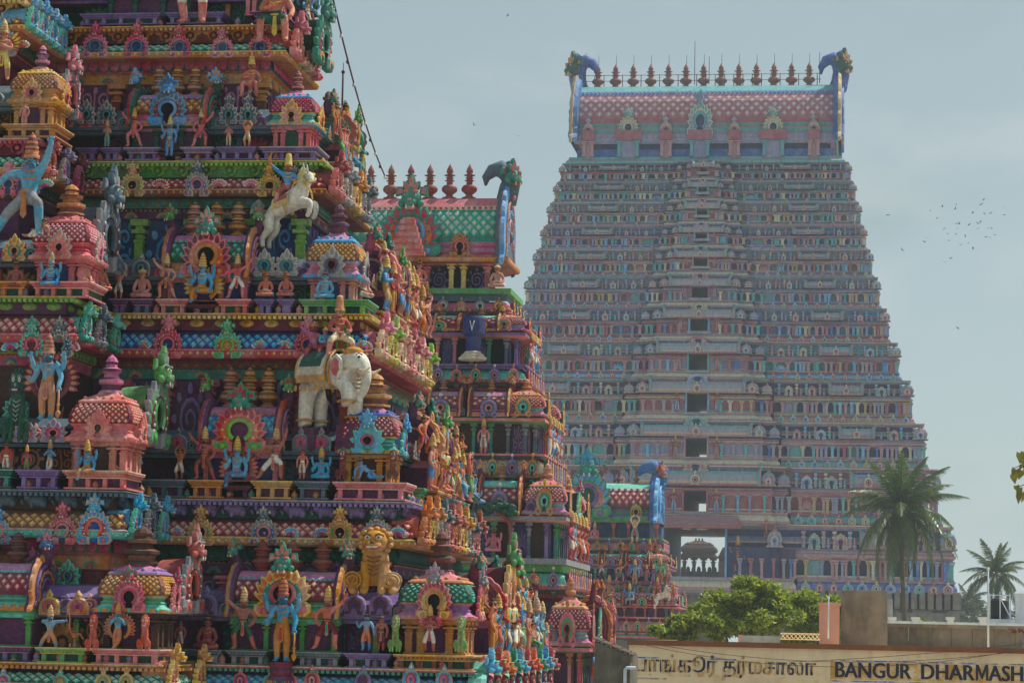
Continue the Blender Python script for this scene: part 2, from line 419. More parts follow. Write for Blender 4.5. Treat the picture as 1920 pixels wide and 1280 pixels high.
def loop_arch():
    """thin scrolled loop ornament of the second tower: slots as above"""
    mb = MB(); C = (0, .42)
    arc_band(mb, C, .3, .44, -70, 250, 16, -.12, .04, 1, .95); arc_band(mb, C, .19, .3, -70, 250, 14, -.1, .03, 2, .95)
    arc_band(mb, C, .11, .19, -80, 260, 12, -.1, .03, 4, .95); mb.ell((0, -.03, C[1]), (.12, .04, .13), 5)
    for s in (-1, 1):
        arc_band(mb, (s * .3, .08), .06, .16, 0, 360, 10, -.1, .04, 6)
    mb.tube([(0, -.08, .84), (0, -.08, 1.02)], [.06, .05], 6, 1); mb.ell((0, -.08, 1.08), (.1, .05, .1), 3); mb.box(-.36, .36, -.05, .3, 0, .78, 7)
    return mb.mesh('loop_arch')
def lion_mask():
    """0 face 1 accent 2 white 3 dark; centred on the brow, about .4 wide"""
    mb = MB()
    mb.ell((0, -.06, .02), (.17, .15, .15), 0, 10, 6); mb.ell((0, -.19, -.05), (.1, .08, .065), 0, 8, 5)
    mb.ell((0, -.24, -.02), (.04, .03, .03), 1, 6, 4)
    for s in (-1, 1):
        mb.ell((s * .07, -.175, .065), (.03, .03, .024), 2, 6, 4); mb.ell((s * .07, -.2, .065), (.015, .01, .016), 3, 6, 4)
        mb.ell((s * .08, -.17, .115), (.06, .04, .022), 1, 6, 4); mb.ell((s * .15, -.09, -.06), (.07, .07, .06), 0, 7, 4)
        mb.plate([(s * .12, .08), (s * .27, .05), (s * .25, .2), (s * .14, .2)], .02, .06, 1, 0, .6)
        mb.ell((s * .055, -.22, -.12), (.02, .016, .045), 2, 5, 4)
    mb.ell((0, -.17, -.13), (.1, .06, .035), 1, 8, 4)
    for a, h in ((-38, .22), (0, .3), (38, .22)):
        leaf(mb, (0, .1), R(90 + a), .03, h, .13, -.02, .1, 1, 0, 0)
    return mb.mesh('lion_mask')
def sub_fan():
    mb = MB(); n = 9
    for i in range(n):
        a = R(20 + 140 * i / (n - 1)); leaf(mb, (0, 0), a, .2, .5, .2, 0, .07, 0, 1)
    arc_band(mb, (0, 0), .08, .24, 0, 180, 10, -.1, .03, 2); mb.ell((0, -.1, .02), (.07, .04, .07), 3)
    return mb.mesh('fan_shell')
JIT = random.Random(99)
ARCH = {'flame': flame_arch, 'leaf': leaf_arch, 'plaque': plaque_arch, 'loop': loop_arch}
def arch_orn(parent, loc, rz, w, h, kind, c, mask=None, world_root=None):
    """c: leaf, rim, band, stud, inner, hollow, foot, hood"""
    me = cached('arch_' + kind, ARCH[kind])
    c = list(c) + [c[0]] * (8 - len(c))
    if len(c) > 7 and c[7] is None: c[7] = c[0]
    if c[1] == 'white': c[1] = 'rim'
    hs = h / (1.0 if kind != 'plaque' else 1.1)
    j1, j2, j3 = JIT.uniform(.93, 1.07), JIT.uniform(.94, 1.06), JIT.uniform(-.04, .04)
    o = ob('arch_ornament', me, c, parent, loc, rz + j3, (w * j1, w * .8, hs * j2), (0, JIT.uniform(-.025, .025), rz + j3))
    if mask:
        mc = mask if isinstance(mask, tuple) else (mask, c[1])
        ob('lion_mask', cached('lionmask', lion_mask), [mc[0], mc[1], 'white', 'black'], o, (0, -.08, 1.0 if kind == 'flame' else .95), 0, (1.0, 1.0, w / hs * 1.05))
    return o
FIN = {
 'pot': [(.30, 0), (.34, .04), (.22, .07), (.2, .1), (.40, .2), (.44, .28), (.38, .36), (.2, .41), (.26, .45), (.3, .5), (.26, .55), (.2, .58), (.3, .63), (.36, .68), (.34, .72), (.2, .75), (.24, .8), (.2, .88), (.1, .95), (0, 1)],
 'spire': [(.34, 0), (.36, .05), (.2, .09), (.14, .13), (.22, .17), (.36, .24), (.38, .31), (.3, .38), (.12, .42), (.16, .46), (.12, .5), (.24, .52), (.12, .56), (.2, .6), (.1, .63), (.28, .67), (.1, .71), (.17, .76), (.14, .84), (.05, .94), (0, 1)],
 'step': [(.5, 0), (.5, .06), (.4, .08), (.42, .22), (.54, .26), (.54, .34), (.34, .4), (.3, .5), (.44, .54), (.44, .62), (.26, .66), (.24, .74), (.28, .8), (.2, .9), (0, 1)]}
def finial(parent, loc, h, w, kind, c, name='finial'):
    def mk():
        mb = MB(); p = FIN[kind]; mb.lathe(p, 12 if kind != 'step' else 8, [0, 1] if kind == 'pot' else ([0, 0, 1] if kind == 'step' else 0), sm=kind != 'step'); return mb.mesh('finial_' + kind)
    return ob(name, cached('fin_' + kind, mk), c, parent, loc, 0, (w, w, h))
def pillar_mesh():
    """unit height, width about .2: 0 shaft 1 capital"""
    mb = MB()
    mb.box(-.13, .13, -.13, .13, 0, .08, 1); mb.box(-.1, .1, -.1, .1, .08, .62, 0)
    mb.box(-.12, .12, -.12, .12, .62, .67, 1); mb.lathe([(.1, .67), (.14, .72), (.1, .77)], 8, 1)
    mb.box(-.17, .17, -.17, .17, .77, .83, 1); mb.box(-.09, .09, -.09, .09, .83, .9, 0); mb.box(-.22, .22, -.13, .13, .9, 1, 1)
    return mb.mesh('pillar')
def pillar(parent, loc, h, w, c, rz=0, name='pillar'):
    return ob(name, cached('pillar', pillar_mesh), c, parent, loc, rz, (w / .34, w / .34, h))
def scroll_panel(kind=0):
    """1 x 1 panel, 0 field 1 scroll relief"""
    mb = MB(); mb.box(-.5, .5, 0, .08, 0, 1, 0)
    rng = random.Random(kind)
    def spiral(cx, cz, r, turns, a0, sg, w):
        pts = []; n = int(10 * turns)
        for i in range(n + 1):
            t = i / n; a = a0 + sg * turns * 2 * math.pi * t; rr = r * (1 - .85 * t)
            pts.append((cx + rr * math.cos(a), -.012, cz + rr * math.sin(a)))
        mb.tube(pts, [w * (1 - .4 * i / n) for i in range(n + 1)], 4, 1, True, .6)
    if kind == 0:
        for sx in (-1, 1):
            spiral(sx * .22, .3, .2, 1.4, R(-90), sx, .035); spiral(sx * .24, .72, .17, 1.3, R(-90), -sx, .03)
            for k in range(3): mb.ell((sx * (.4 - .03 * k), -.01, .1 + .4 * k), (.045, .025, .07), 1, 6, 4)
        mb.tube([(0, -.01, .02), (0.03, -.01, .3), (-.03, -.01, .6), (0, -.01, .96)], .028, 4, 1, True, .6)
        mb.ell((0, -.01, .9), (.08, .03, .09), 1, 6, 4)
    elif kind == 1:
        spiral(0, .45, .36, 1.9, R(-70), 1, .04)
        for k in range(8):
            a = R(45 * k); leaf(mb, (0, .46), a, .36, .52, .14, .01, .05, 1, 1)
    else:
        for k in range(7):
            a = R(25 + 130 * k / 6); leaf(mb, (0, .08), a, .25, .75, .17, 0, .045, 1, 1)
        for sx in (-1, 1): spiral(sx * .33, .2, .13, 1.3, R(90), sx, .03)
        mb.ell((0, -.01, .12), (.14, .04, .12), 1)
    return mb.mesh('scroll_panel')
def panel(root, w0, rz, w, h, c, kind=0, name='scroll_panel'):
    return put(name, cached('scroll%d' % kind, lambda: scroll_panel(kind)), c, root, w0, rz, (w, min(w, h), h))
def pedestal_mesh(w, h, d, n):
    """stepped ledge over short posts: 0 ledge 1 post 2 recess"""
    mb = MB()
    mb.box(-w / 2, w / 2, 0, d, h * .86, h, 0); mb.box(-w / 2 + .03, w / 2 - .03, .03, d, h * .74, h * .86, 1)
    mb.box(-w / 2 + .06, w / 2 - .06, .06, d, h * .62, h * .74, 0)
    mb.box(-w / 2 + .1, w / 2 - .1, .16, d, 0, h * .62, 2); mb.box(-w / 2 + .02, w / 2 - .02, .03, d, 0, h * .1, 0)
    for i in range(n):
        x = -w / 2 + .12 + (w - .24) * (i / (n - 1) if n > 1 else .5); mb.box(x - .035, x + .035, .07, .2, h * .1, h * .62, 1)
    mb.box(-w / 2 - .008, w / 2 + .008, -.008, d, h * .955, h * 1.02, 3); mb.box(-w / 2 + .05, w / 2 - .05, .045, d - .01, h * .6, h * .64, 3)
    k = max(2, int(w / .07))
    for i in range(k):
        x = -w / 2 + .05 + (w - .1) * (i + .5) / k; mb.box(x - .02, x + .02, .02, .05, h * .75, h * .83, 0)
    return mb.mesh('pedestal')
PALE = {'pink': 'cream', 'gold': 'yellow', 'slate': 'grey', 'purple': 'lilac', 'lilac': 'rim', 'green': 'aqua', 'lime': 'yellow', 'salmon': 'cream', 'plum': 'mauve', 'maroon': 'pink', 'dkgreen': 'aqua', 'blue': 'sky', 'teal': 'aqua', 'brown': 'gold', 'rose': 'pink'}
def pedestal(root, w0, rz, w, h, d, c, n=None):
    w = round(w, 2); h = round(h, 3); n = n or max(2, int(w / .32) + 1)
    return put('pedestal', cached(('ped', w, h, d, n), lambda: pedestal_mesh(w, h, d, n)), list(c) + [PALE.get(c[0], 'rim')], root, w0, rz)
# ---- domed pavilion
def ring8(hw, ch, z):
    c = hw * (1 - ch)
    return [(-c, -hw, z), (c, -hw, z), (hw, -c, z), (hw, c, z), (c, hw, z), (-c, hw, z), (-hw, c, z), (-hw, -c, z)]
def stack(mb, lv, ch, slots):
    vs = []; fs = []; ms = []
    for hw, z in lv: vs += ring8(hw, ch, z)
    for i in range(len(lv) - 1):
        for k in range(8):
            fs.append((i * 8 + k, i * 8 + (k + 1) % 8, (i + 1) * 8 + (k + 1) % 8, (i + 1) * 8 + k)); ms.append(slots[i])
    mb.add(vs, fs, ms)
DOME = [(.8, -.06), (1.0, -.04), (1.0, .05), (.9, .1), (.84, .16), (.86, .2), (.8, .24), (.8, .3), (.86, .34), (.9, .38), (.93, .47), (.9, .62), (.8, .78), (.7, .86), (.73, .9), (.7, .94), (.6, .98), (.45, 1.06), (.3, 1.12), (.26, 1.18)]
DSLOT = [4, 0, 1, 1, 2, 1, 2, 1, 0, 3, 3, 3, 3, 0, 4, 4, 5, 5, 5]
LATP = [(.9, .38), (.93, .47), (.9, .62), (.8, .78), (.7, .86)]
def dome_mesh():
    """0 gold lip 1 stripe 2 stripe 3 groove 4 collar 5 cap"""
    mb = MB(); stack(mb, DOME, .07, DSLOT)
    for sd in range(4):
        for i in range(7):
            u = -.8 + 1.6 * i / 6; x, y = [(u, -1.0), (1.0, u), (u, 1.0), (-1.0, u)][sd]; mb.ell((x, y, .005), .05, 1, 5, 4)
    for i in range(16):
        a = 2 * math.pi * i / 16; c = .5 / max(abs(math.cos(a)), abs(math.sin(a)))
        mb.ell((min(1, c) * math.cos(a) * 1.1, min(1, c) * math.sin(a) * 1.1, 1.0), (.07, .07, .05), 4, 5, 4)
    return mb.mesh('dome')
def dome_lattice():
    mb = MB(); pl = sum(math.dist(LATP[i], LATP[i + 1]) for i in range(4))
    for sd in range(4):
        def fn(u, v):
            (hw, z), (to, tz) = curve_at(LATP, v / pl); x = (u - 1) * hw * .93
            p = Vector((x, -hw, z)); n = Vector((0, -tz, -to)).normalized(); n = Vector((0, -abs(tz), -to))
            r = Matrix.Rotation(math.pi / 2 * sd, 3, 'Z'); return r @ p, (r @ n).normalized()
        m = lattice(fn, 2.0, pl, 9, 4, .03); mb.add(m.v, m.f, m.m)
    return mb.mesh('tile_lattice')
def kuta(root, w0, rz, w, hb, hr, fin, c, arch=None, side_arch=True, body=True, name='domed_pavilion'):
    """c: lip, stripe a, stripe b, groove, collar, cap, tile, tile centre, pillar, recess; fin: (h, w, kind, colours)"""
    e = empty(name, Vector(w0) - Vector(root.location), root, rz); hw = w / 2
    ob('dome', cached('dome', dome_mesh), c[:6], e, (0, 0, hb), 0, (hw, hw, hr / 1.12))
    ob('tile_lattice', cached('domelat', dome_lattice), c[6:8], e, (0, 0, hb), 0, (hw, hw, hr / 1.12))
    if body:
        def mk():
            mb = MB(); mb.box(-.62, .62, -.62, .62, 0, 1, 0); mb.box(-.8, .8, -.8, .8, .9, 1.02, 1); mb.box(-.72, .72, -.72, .72, .8, .9, 1); mb.box(-.78, .78, -.78, .78, 0, .06, 1)
            return mb.mesh('niche')
        ob('niche', cached('kniche', mk), [c[9], c[8]], e, (0, 0, 0), 0, (hw, hw, hb))
        for x, y in ((-.66, -.66), (.66, -.66), (.66, .66), (-.36, -.68), (.36, -.68), (.68, -.3), (.68, .3)):
            pillar(e, (x * hw, y * hw, 0), hb * .92, w * .15, [c[8], c[8]])
    if fin: finial(e, (0, 0, hb + hr * 1.03), fin[0], fin[1], fin[2], fin[3])
    if arch:
        aw, ah, kind, cc, mk = arch
        arch_orn(e, (0, -hw * .95, hb - .02), 0, aw, ah, kind, cc, mk)
        if side_arch: arch_orn(e, (hw * .95, 0, hb - .02), R(90), aw, ah, kind, cc, mk)
    return e
# ---- barrel pavilion
BAR = [(-1.06, -.05), (-1.1, .0), (-1.08, .09), (-.96, .14), (-.98, .2), (-.92, .24), (-.97, .29), (-1.02, .36), (-1.0, .5), (-.9, .66), (-.76, .78), (-.7, .84), (-.5, .94), (-.25, .99), (0, 1.0)]
BSLOT = [0, 0, 1, 2, 1, 2, 3, 3, 3, 3, 4, 5, 5, 5]
BLAT = [(-1.02, .36), (-1.0, .5), (-.9, .66), (-.76, .78)]
def barrel_mesh(L, r, H):
    mb = MB(); P = [(y * r, z * H) for y, z in BAR]; P += [(-y, z) for y, z in reversed(P[:-1])]
    S = BSLOT + BSLOT[::-1]; vs = []; fs = []
    for x in (-L / 2, L / 2): vs += [(x, y, z) for y, z in P]
    k = len(P)
    for i in range(k - 1): fs.append((i, k + i, k + i + 1, i + 1))
    mb.add(vs, fs, S); mb.add(vs[:k], [tuple(range(k))], 3); mb.add(vs[k:], [tuple(range(k - 1, -1, -1))], 3)
    n = max(4, int(L / (.26 * min(r, 2.2))))
    for i in range(n): mb.ell((-L / 2 + (i + .5) * L / n, -1.1 * r, .05 * H), .056 * min(r, 2.2), 1, 5, 4)
    n = max(4, int(L / (.19 * min(r, 2.2))))
    for i in range(n): mb.ell((-L / 2 + (i + .5) * L / n, -.75 * r, .81 * H), .052 * min(r, 2.2), 1, 5, 4)
    return mb.mesh('barrel_roof')
def barrel_lat(L, r, H, sp):
    P = [(y * r, z * H) for y, z in BLAT]; pl = sum(math.dist(P[i], P[i + 1]) for i in range(3))
    def fn(u, v):
        (y, z), (ty, tz) = curve_at(P, v / pl); return Vector((u - L / 2, y, z)), Vector((0, -tz, ty)).normalized()
    return lattice(fn, L, pl, max(2, int(L / sp)), max(2, round(pl / sp * .8)), .02).mesh('tile_lattice')
def gable_mesh(r, H, t):
    """swept end band with scallops and horn: 0 band 1 scallop 2 horn 3 rib; towards -x is outside"""
    mb = MB(); P = [(y * r * 1.12, z * H * 1.04) for y, z in BAR[1:]]; P += [(-y, z) for y, z in reversed(P[:-1])]
    nP = 49; P2 = [curve_at(P, i / (nP - 1))[0] for i in range(nP)]
    vs = []; fs = []; ms = []; zc = .42 * H
    for x, g, sc_ in ((t * .5, 1.0, 0), (t * .4, 1.1, 0), (t * .05, 1.15, 0), (-t * .05, 1.13, 1), (-t * .1, 1.2, 1), (-t * .42, 1.16, 1), (-t * .5, 1.02, 0)):
        for i, (y, z) in enumerate(P2):
            gg = g * (1 + (.055 * abs(math.sin(i * math.pi / 4)) if sc_ else 0)); vs.append((x, y * gg, zc + (z - zc) * gg))
    for j in range(6):
        for i in range(nP - 1): fs.append((j * nP + i, (j + 1) * nP + i, (j + 1) * nP + i + 1, j * nP + i + 1)); ms.append((0, 0, 3, 1, 1, 1)[j])
    fs.append(tuple(range(nP))); fs.append(tuple(range(7 * nP - 1, 6 * nP - 1, -1))); ms += [0, 0]
    mb.add(vs, fs, ms)
    h = H * .55; zc = .42 * H
    for q, (k_, rr) in enumerate(((.84, .06), (.62, .055), (.4, .05))):
        mb.tube([(-t * .5, y * k_, zc + (z - zc) * k_) for y, z in P], rr * r, 5, (3, 1, 3)[q], False)
    for q in range(9):
        a = R(-20 + 220 * q / 8); mb.ell((-t * .52, .72 * r * math.cos(a), zc + .4 * H * math.sin(a)), (t * .2, .07 * r, .07 * r), 1, 6, 4)
    mb.ell((-t * .55, 0, zc), (t * .3, .2 * r, .2 * r), 2, 8, 5)
    mb.tube([(0, 0, H * .97), (-t * .5, -r * .06, H + h * .35), (-t * .8, -r * .1, H + h * .7), (-t * .3, -r * .08, H + h), (t * .5, -r * .04, H + h * .92)], [.14 * r + t * .4, .13 * r + t * .25, .11 * r + t * .15, .07 * r, .02], 8, 2)
    if t < .3: mb.tube([(t * .3, 0, H * .98), (t * .9, 0, H + h * .35), (t * 1.9, 0, H * 1.02)], [t * .35, t * .3, t * .1], 6, 2)
    return mb.mesh('gable_end')
def sala(root, w0, rz, w, r, hb, hr, c, arch, fins, gab, sp=.15, name='barrel_pavilion', pil=True, niche_c=None):
    """c: lip, stripe a, stripe b, groove, collar, ridge, tile, tile centre, pillar, recess; gab: band, scallop, horn, rib, mask"""
    e = empty(name, Vector(w0) - Vector(root.location), root, rz); w = round(w, 2); r = round(r, 2); hr = round(hr, 2)
    ob('barrel_roof', cached(('bar', w, r, hr), lambda: barrel_mesh(w, r, hr)), c[:6], e, (0, 0, hb))
    ob('tile_lattice', cached(('blat', w, r, hr, sp), lambda: barrel_lat(w - .02, r, hr, sp)), c[6:8], e, (0, 0, hb))
    gm = cached(('gab', r, hr), lambda: gable_mesh(r, hr, .14))
    for s in (-1, 1):
        ob('gable_end', gm, gab[:4], e, (s * w / 2, 0, hb), 0, (-s, 1, 1))
        ob('lion_mask', cached('lionmask', lion_mask), [gab[4], gab[5] if len(gab) > 5 else 'ochre', 'white', 'black'], e, (s * (w / 2 + .07), -r * .28, hb + hr * 1.42), R(s * 30), (.55, .6, .6))
    if fins:
        n, fh, fw, kind, fc, span = fins
        for i in range(n): finial(e, ((i - (n - 1) / 2) * span, 0, hb + hr), fh, fw, kind, fc)
    if hb > .05:
        def mk():
            mb = MB(); mb.box(-.5, .5, -.72, .8, 0, 1, 0); mb.box(-.52, .52, -.95, .9, .88, 1, 1); mb.box(-.51, .51, -.84, .85, .76, .88, 2); mb.box(-.51, .51, -.84, .85, 0, .05, 1)
            return mb.mesh('niche')
        ob('niche', cached('sniche', mk), [c[9], c[8], c[1]], e, (0, 0, 0), 0, (w, r, hb))
        if pil:
            for x in (-.47, -.17, .17, .47): pillar(e, (x * w, -r * .8, 0), hb * .8, .13, [c[8], c[8]])
    if arch:
        aw, ah, kind, cc, mk = arch; arch_orn(e, (0, -r * 1.06, hb - .03), 0, aw, ah, kind, cc, mk)
    return e
# ------------------------------------------------------------------ figures
def skin(verts, edges, radii, sub=1):
    """skeleton -> one continuous surface; returns verts, faces"""
    me = bpy.data.meshes.new('skel'); me.from_pydata(verts, edges, []); o = bpy.data.objects.new('skel', me); col.objects.link(o)
    md = o.modifiers.new('s', 'SKIN'); md.use_smooth_shade = True; md.branch_smoothing = .6
    for i, sv in enumerate(me.skin_vertices[0].data):
        r = radii[i]; sv.radius = r if isinstance(r, tuple) else (r, r); sv.use_root = (i == 0)
    o.modifiers.new('u', 'SUBSURF').levels = sub
    dg = bpy.context.evaluated_depsgraph_get(); ev = o.evaluated_get(dg); m2 = ev.to_mesh()
    vs = [tuple(v.co) for v in m2.vertices]; fs = [tuple(p.vertices) for p in m2.polygons]
    ev.to_mesh_clear(); bpy.data.objects.remove(o); bpy.data.meshes.remove(me)
    return vs, fs
def seg_dist(p, a, b):
    ab = b - a; t = max(0, min(1, (p - a).dot(ab) / max(1e-9, ab.length_squared))); return (p - a - ab * t).length
def skinned(mb, V, E, Rr, tags, sub=1):
    vs, fs = skin(V, E, Rr, sub); VV = [Vector(v) for v in V]; ms = []
    for f in fs:
        c = sum((Vector(vs[i]) for i in f), Vector()) / len(f); best = 9; bt = 0
        for (a, b), t in zip(E, tags):
            d = seg_dist(c, VV[a], VV[b]) - .5 * min(Rr[a] if not isinstance(Rr[a], tuple) else Rr[a][0], Rr[b] if not isinstance(Rr[b], tuple) else Rr[b][0])
            if d < best: best = d; bt = t
        ms.append(bt)
    mb.add(vs, fs, ms, True)
def ring(mb, c, rx, ry, t, m, tilt=0):
    pts = []
    for i in range(13):
        a = 2 * math.pi * i / 12; y = ry * math.sin(a); pts.append((c[0] + rx * math.cos(a), c[1] + y, c[2] + tilt * y))
    mb.tube(pts, t, 5, m, False)
def hand(mb, wr, tip, m=0, s=1.0):
    wr = Vector(wr); tip = Vector(tip); d = (tip - wr).normalized(); u = d.cross(Vector((0, 1, 0)))
    if u.length < .2: u = d.cross(Vector((1, 0, 0)))
    u.normalize(); v = u.cross(d)
    for k, l in enumerate((.036, .046, .05, .044)):
        b = tip + u * ((k - 1.5) * .012 * s) - d * .01; e = b + d * l * s * .55 + v * .004; f = e + d * l * s * .4 + v * .016 * s
        mb.tube([b, e, f], [.0085 * s, .0075 * s, .005 * s], 4, m)
    b = wr + (tip - wr) * .45 + u * .02 * s; mb.tube([b, b + u * .02 * s + d * .016 * s, b + u * .022 * s + d * .04 * s], [.01 * s, .009 * s, .006 * s], 4, m)
def figure(name, arms, legs, pel=(0, 0, .5), chest=(0, 0, .73), head=(0, -.01, .0), cloth='short', fat=1.0, wings=False, beads=True):
    """slots 0 skin 1 cloth 2 gold 3 dark 4 white 5 sash; arms (side, elbow, wrist, hand); legs (side, knee, ankle, toe)"""
    mb = MB(); P = Vector(pel); C = Vector(chest); Wt = P.lerp(C, .45); Nk = C + Vector((0, 0, .105)); H0 = C + Vector((head[0] * .5, head[1] - .005, .155)); H1 = C + Vector((head[0], head[1] - .002, .215 + head[2]))
    V = [P, Wt, C, Nk, H0, H1]; Rr = [(.095 * fat, .084 * fat), (.08 * fat, .07 * fat), (.112 * fat, .086), .044, .066, .07]; E = [(0, 1), (1, 2), (2, 3), (3, 4), (4, 5)]; T = [1, 0, 0, 0, 0] if cloth != 'coat' else [1, 1, 1, 0, 0]
    for side, el, wr, hd in arms:
        b = len(V); sh = C + Vector((side * .115, 0, .055)); V += [sh, Vector(el), Vector(wr), Vector(hd)]; Rr += [.055, .044, .034, (.03, .022)]
        E += [(2, b), (b, b + 1), (b + 1, b + 2), (b + 2, b + 3)]; T += [0, 0, 0, 0] if cloth != 'coat' else [1, 1, 1, 0]
    for side, kn, an, to in legs:
        b = len(V); hp = P + Vector((side * .06, -.005, -.03)); V += [hp, Vector(kn), Vector(an), Vector(to)]; Rr += [.078, .06, .042, (.034, .024)]
        E += [(0, b), (b, b + 1), (b + 1, b + 2), (b + 2, b + 3)]; T += [1 if cloth != 'coat' else 5, 1 if cloth in ('short', 'long') else (5 if cloth == 'coat' else 0), 1 if cloth == 'long' else 0, 0]
    skinned(mb, V, E, Rr, T)
    hc = H0.lerp(H1, .5); f = hc + Vector((0, -.066, 0))
    mb.tube([f + Vector((0, .012, .016)), f + Vector((0, -.016, -.014)), f + Vector((0, .0, -.018))], [.006, .013, .008], 5, 0)
    for s in (-1, 1):
        mb.ell(tuple(f + Vector((s * .024, .006, .012))), (.015, .01, .009), 4, 6, 4); mb.ell(tuple(f + Vector((s * .024, -.003, .012))), (.0065, .004, .0075), 3, 5, 4)
        mb.tube([f + Vector((s * .008, .004, .027)), f + Vector((s * .026, .004, .033)), f + Vector((s * .042, .014, .026))], .004, 4, 3)
        mb.ell(tuple(hc + Vector((s * .066, .008, -.004))), (.012, .016, .026), 0, 6, 4); mb.ell(tuple(hc + Vector((s * .068, .0, -.04))), .014, 2, 6, 4)
    mb.tube([f + Vector((-.02, .008, -.034)), f + Vector((0, -.001, -.037)), f + Vector((.02, .008, -.034))], .0055, 5, 5)
    for s in (-1, 1): mb.tube([f + Vector((s * .003, 0, -.026)), f + Vector((s * .022, .002, -.029)), f + Vector((s * .034, .012, -.02))], .004, 4, 3)
    for side, el, wr, hd in arms:
        hand(mb, wr, hd, 0, 1.1); 
        if beads:
            mb.ell(tuple(Vector(wr)), (.032, .03, .018), 2, 8, 4); q = (C + Vector((side * .115, 0, .055))).lerp(Vector(el), .45); mb.ell(tuple(q), (.046, .042, .018), 2, 8, 4)
    for side, kn, an, to in legs: 
        if beads: mb.ell(tuple(Vector(an)), (.04, .038, .016), 2, 8, 4)
        d = (Vector(to) - Vector(an)); d.z = 0
        if d.length > .01:
            d.normalize(); u = Vector((d.y, -d.x, 0))
            for k in range(5): mb.ell(tuple(Vector(to) + u * ((k - 2) * .011) + d * .02), (.007, .012, .007), 0, 5, 4)
    if beads:
        ring(mb, tuple(Nk + Vector((0, -.012, -.03))), .06, .058, .012, 2, .5); ring(mb, tuple(C + Vector((0, -.014, .012))), .085, .075, .009, 2, .7)
        ring(mb, tuple(P + Vector((0, 0, .05))), .083 * fat, .075 * fat, .015, 2)
    if cloth in ('short', 'long') and pel[2] > .35:
        mb.plate([(P.x - .022, P.z + .03), (P.x - .035, P.z - .2), (P.x, P.z - .24), (P.x + .035, P.z - .2), (P.x + .022, P.z + .03)], P.y - .07, .025, 5, 2, .7)
    if wings:
        for s in (-1, 1):
            for k in range(5): leaf(mb, (s * .08, C.z + .02), R(90 - s * (40 + 22 * k)), .05, .34 - .03 * k, .1, .07 + .01 * k, .03, 2, 5)
    me = mb.mesh(name); me['top'] = H1.z + .045; me['hx'] = H1.x; me['hy'] = H1.y + .003
    return me
STAND = [(-1, (-.07, 0, .27), (-.065, .01, .05), (-.075, -.075, .02)), (1, (.07, 0, .27), (.065, .01, .05), (.075, -.075, .02))]
LOTUS = [(-1, (-.24, -.1, .07), (.0, -.2, .05), (.1, -.2, .05)), (1, (.24, -.1, .07), (.02, -.25, .05), (-.1, -.24, .05))]
A_DOWN = [(-1, (-.19, .02, .6), (-.17, -.06, .47), (-.165, -.09, .42)), (1, (.19, .02, .6), (.17, -.06, .47), (.165, -.09, .42))]
A_FOLD = [(-1, (-.18, -.02, .62), (-.05, -.13, .66), (.01, -.14, .68)), (1, (.18, -.02, .62), (.05, -.13, .66), (-.01, -.14, .69))]
A_HIGH = [(-1, (-.2, .03, .7), (-.24, -.03, .86), (-.24, -.05, .92)), (1, (.2, .03, .7), (.24, -.03, .86), (.24, -.05, .92))]
A_UP = [(-1, (-.19, 0, .92), (-.11, -.02, 1.04), (-.05, -.02, 1.06)), (1, (.19, 0, .92), (.11, -.02, 1.04), (.05, -.02, 1.06))]
def shift(arms, dz): return [(s, *[(p[0], p[1], p[2] + dz) for p in pp]) for s, *pp in arms]
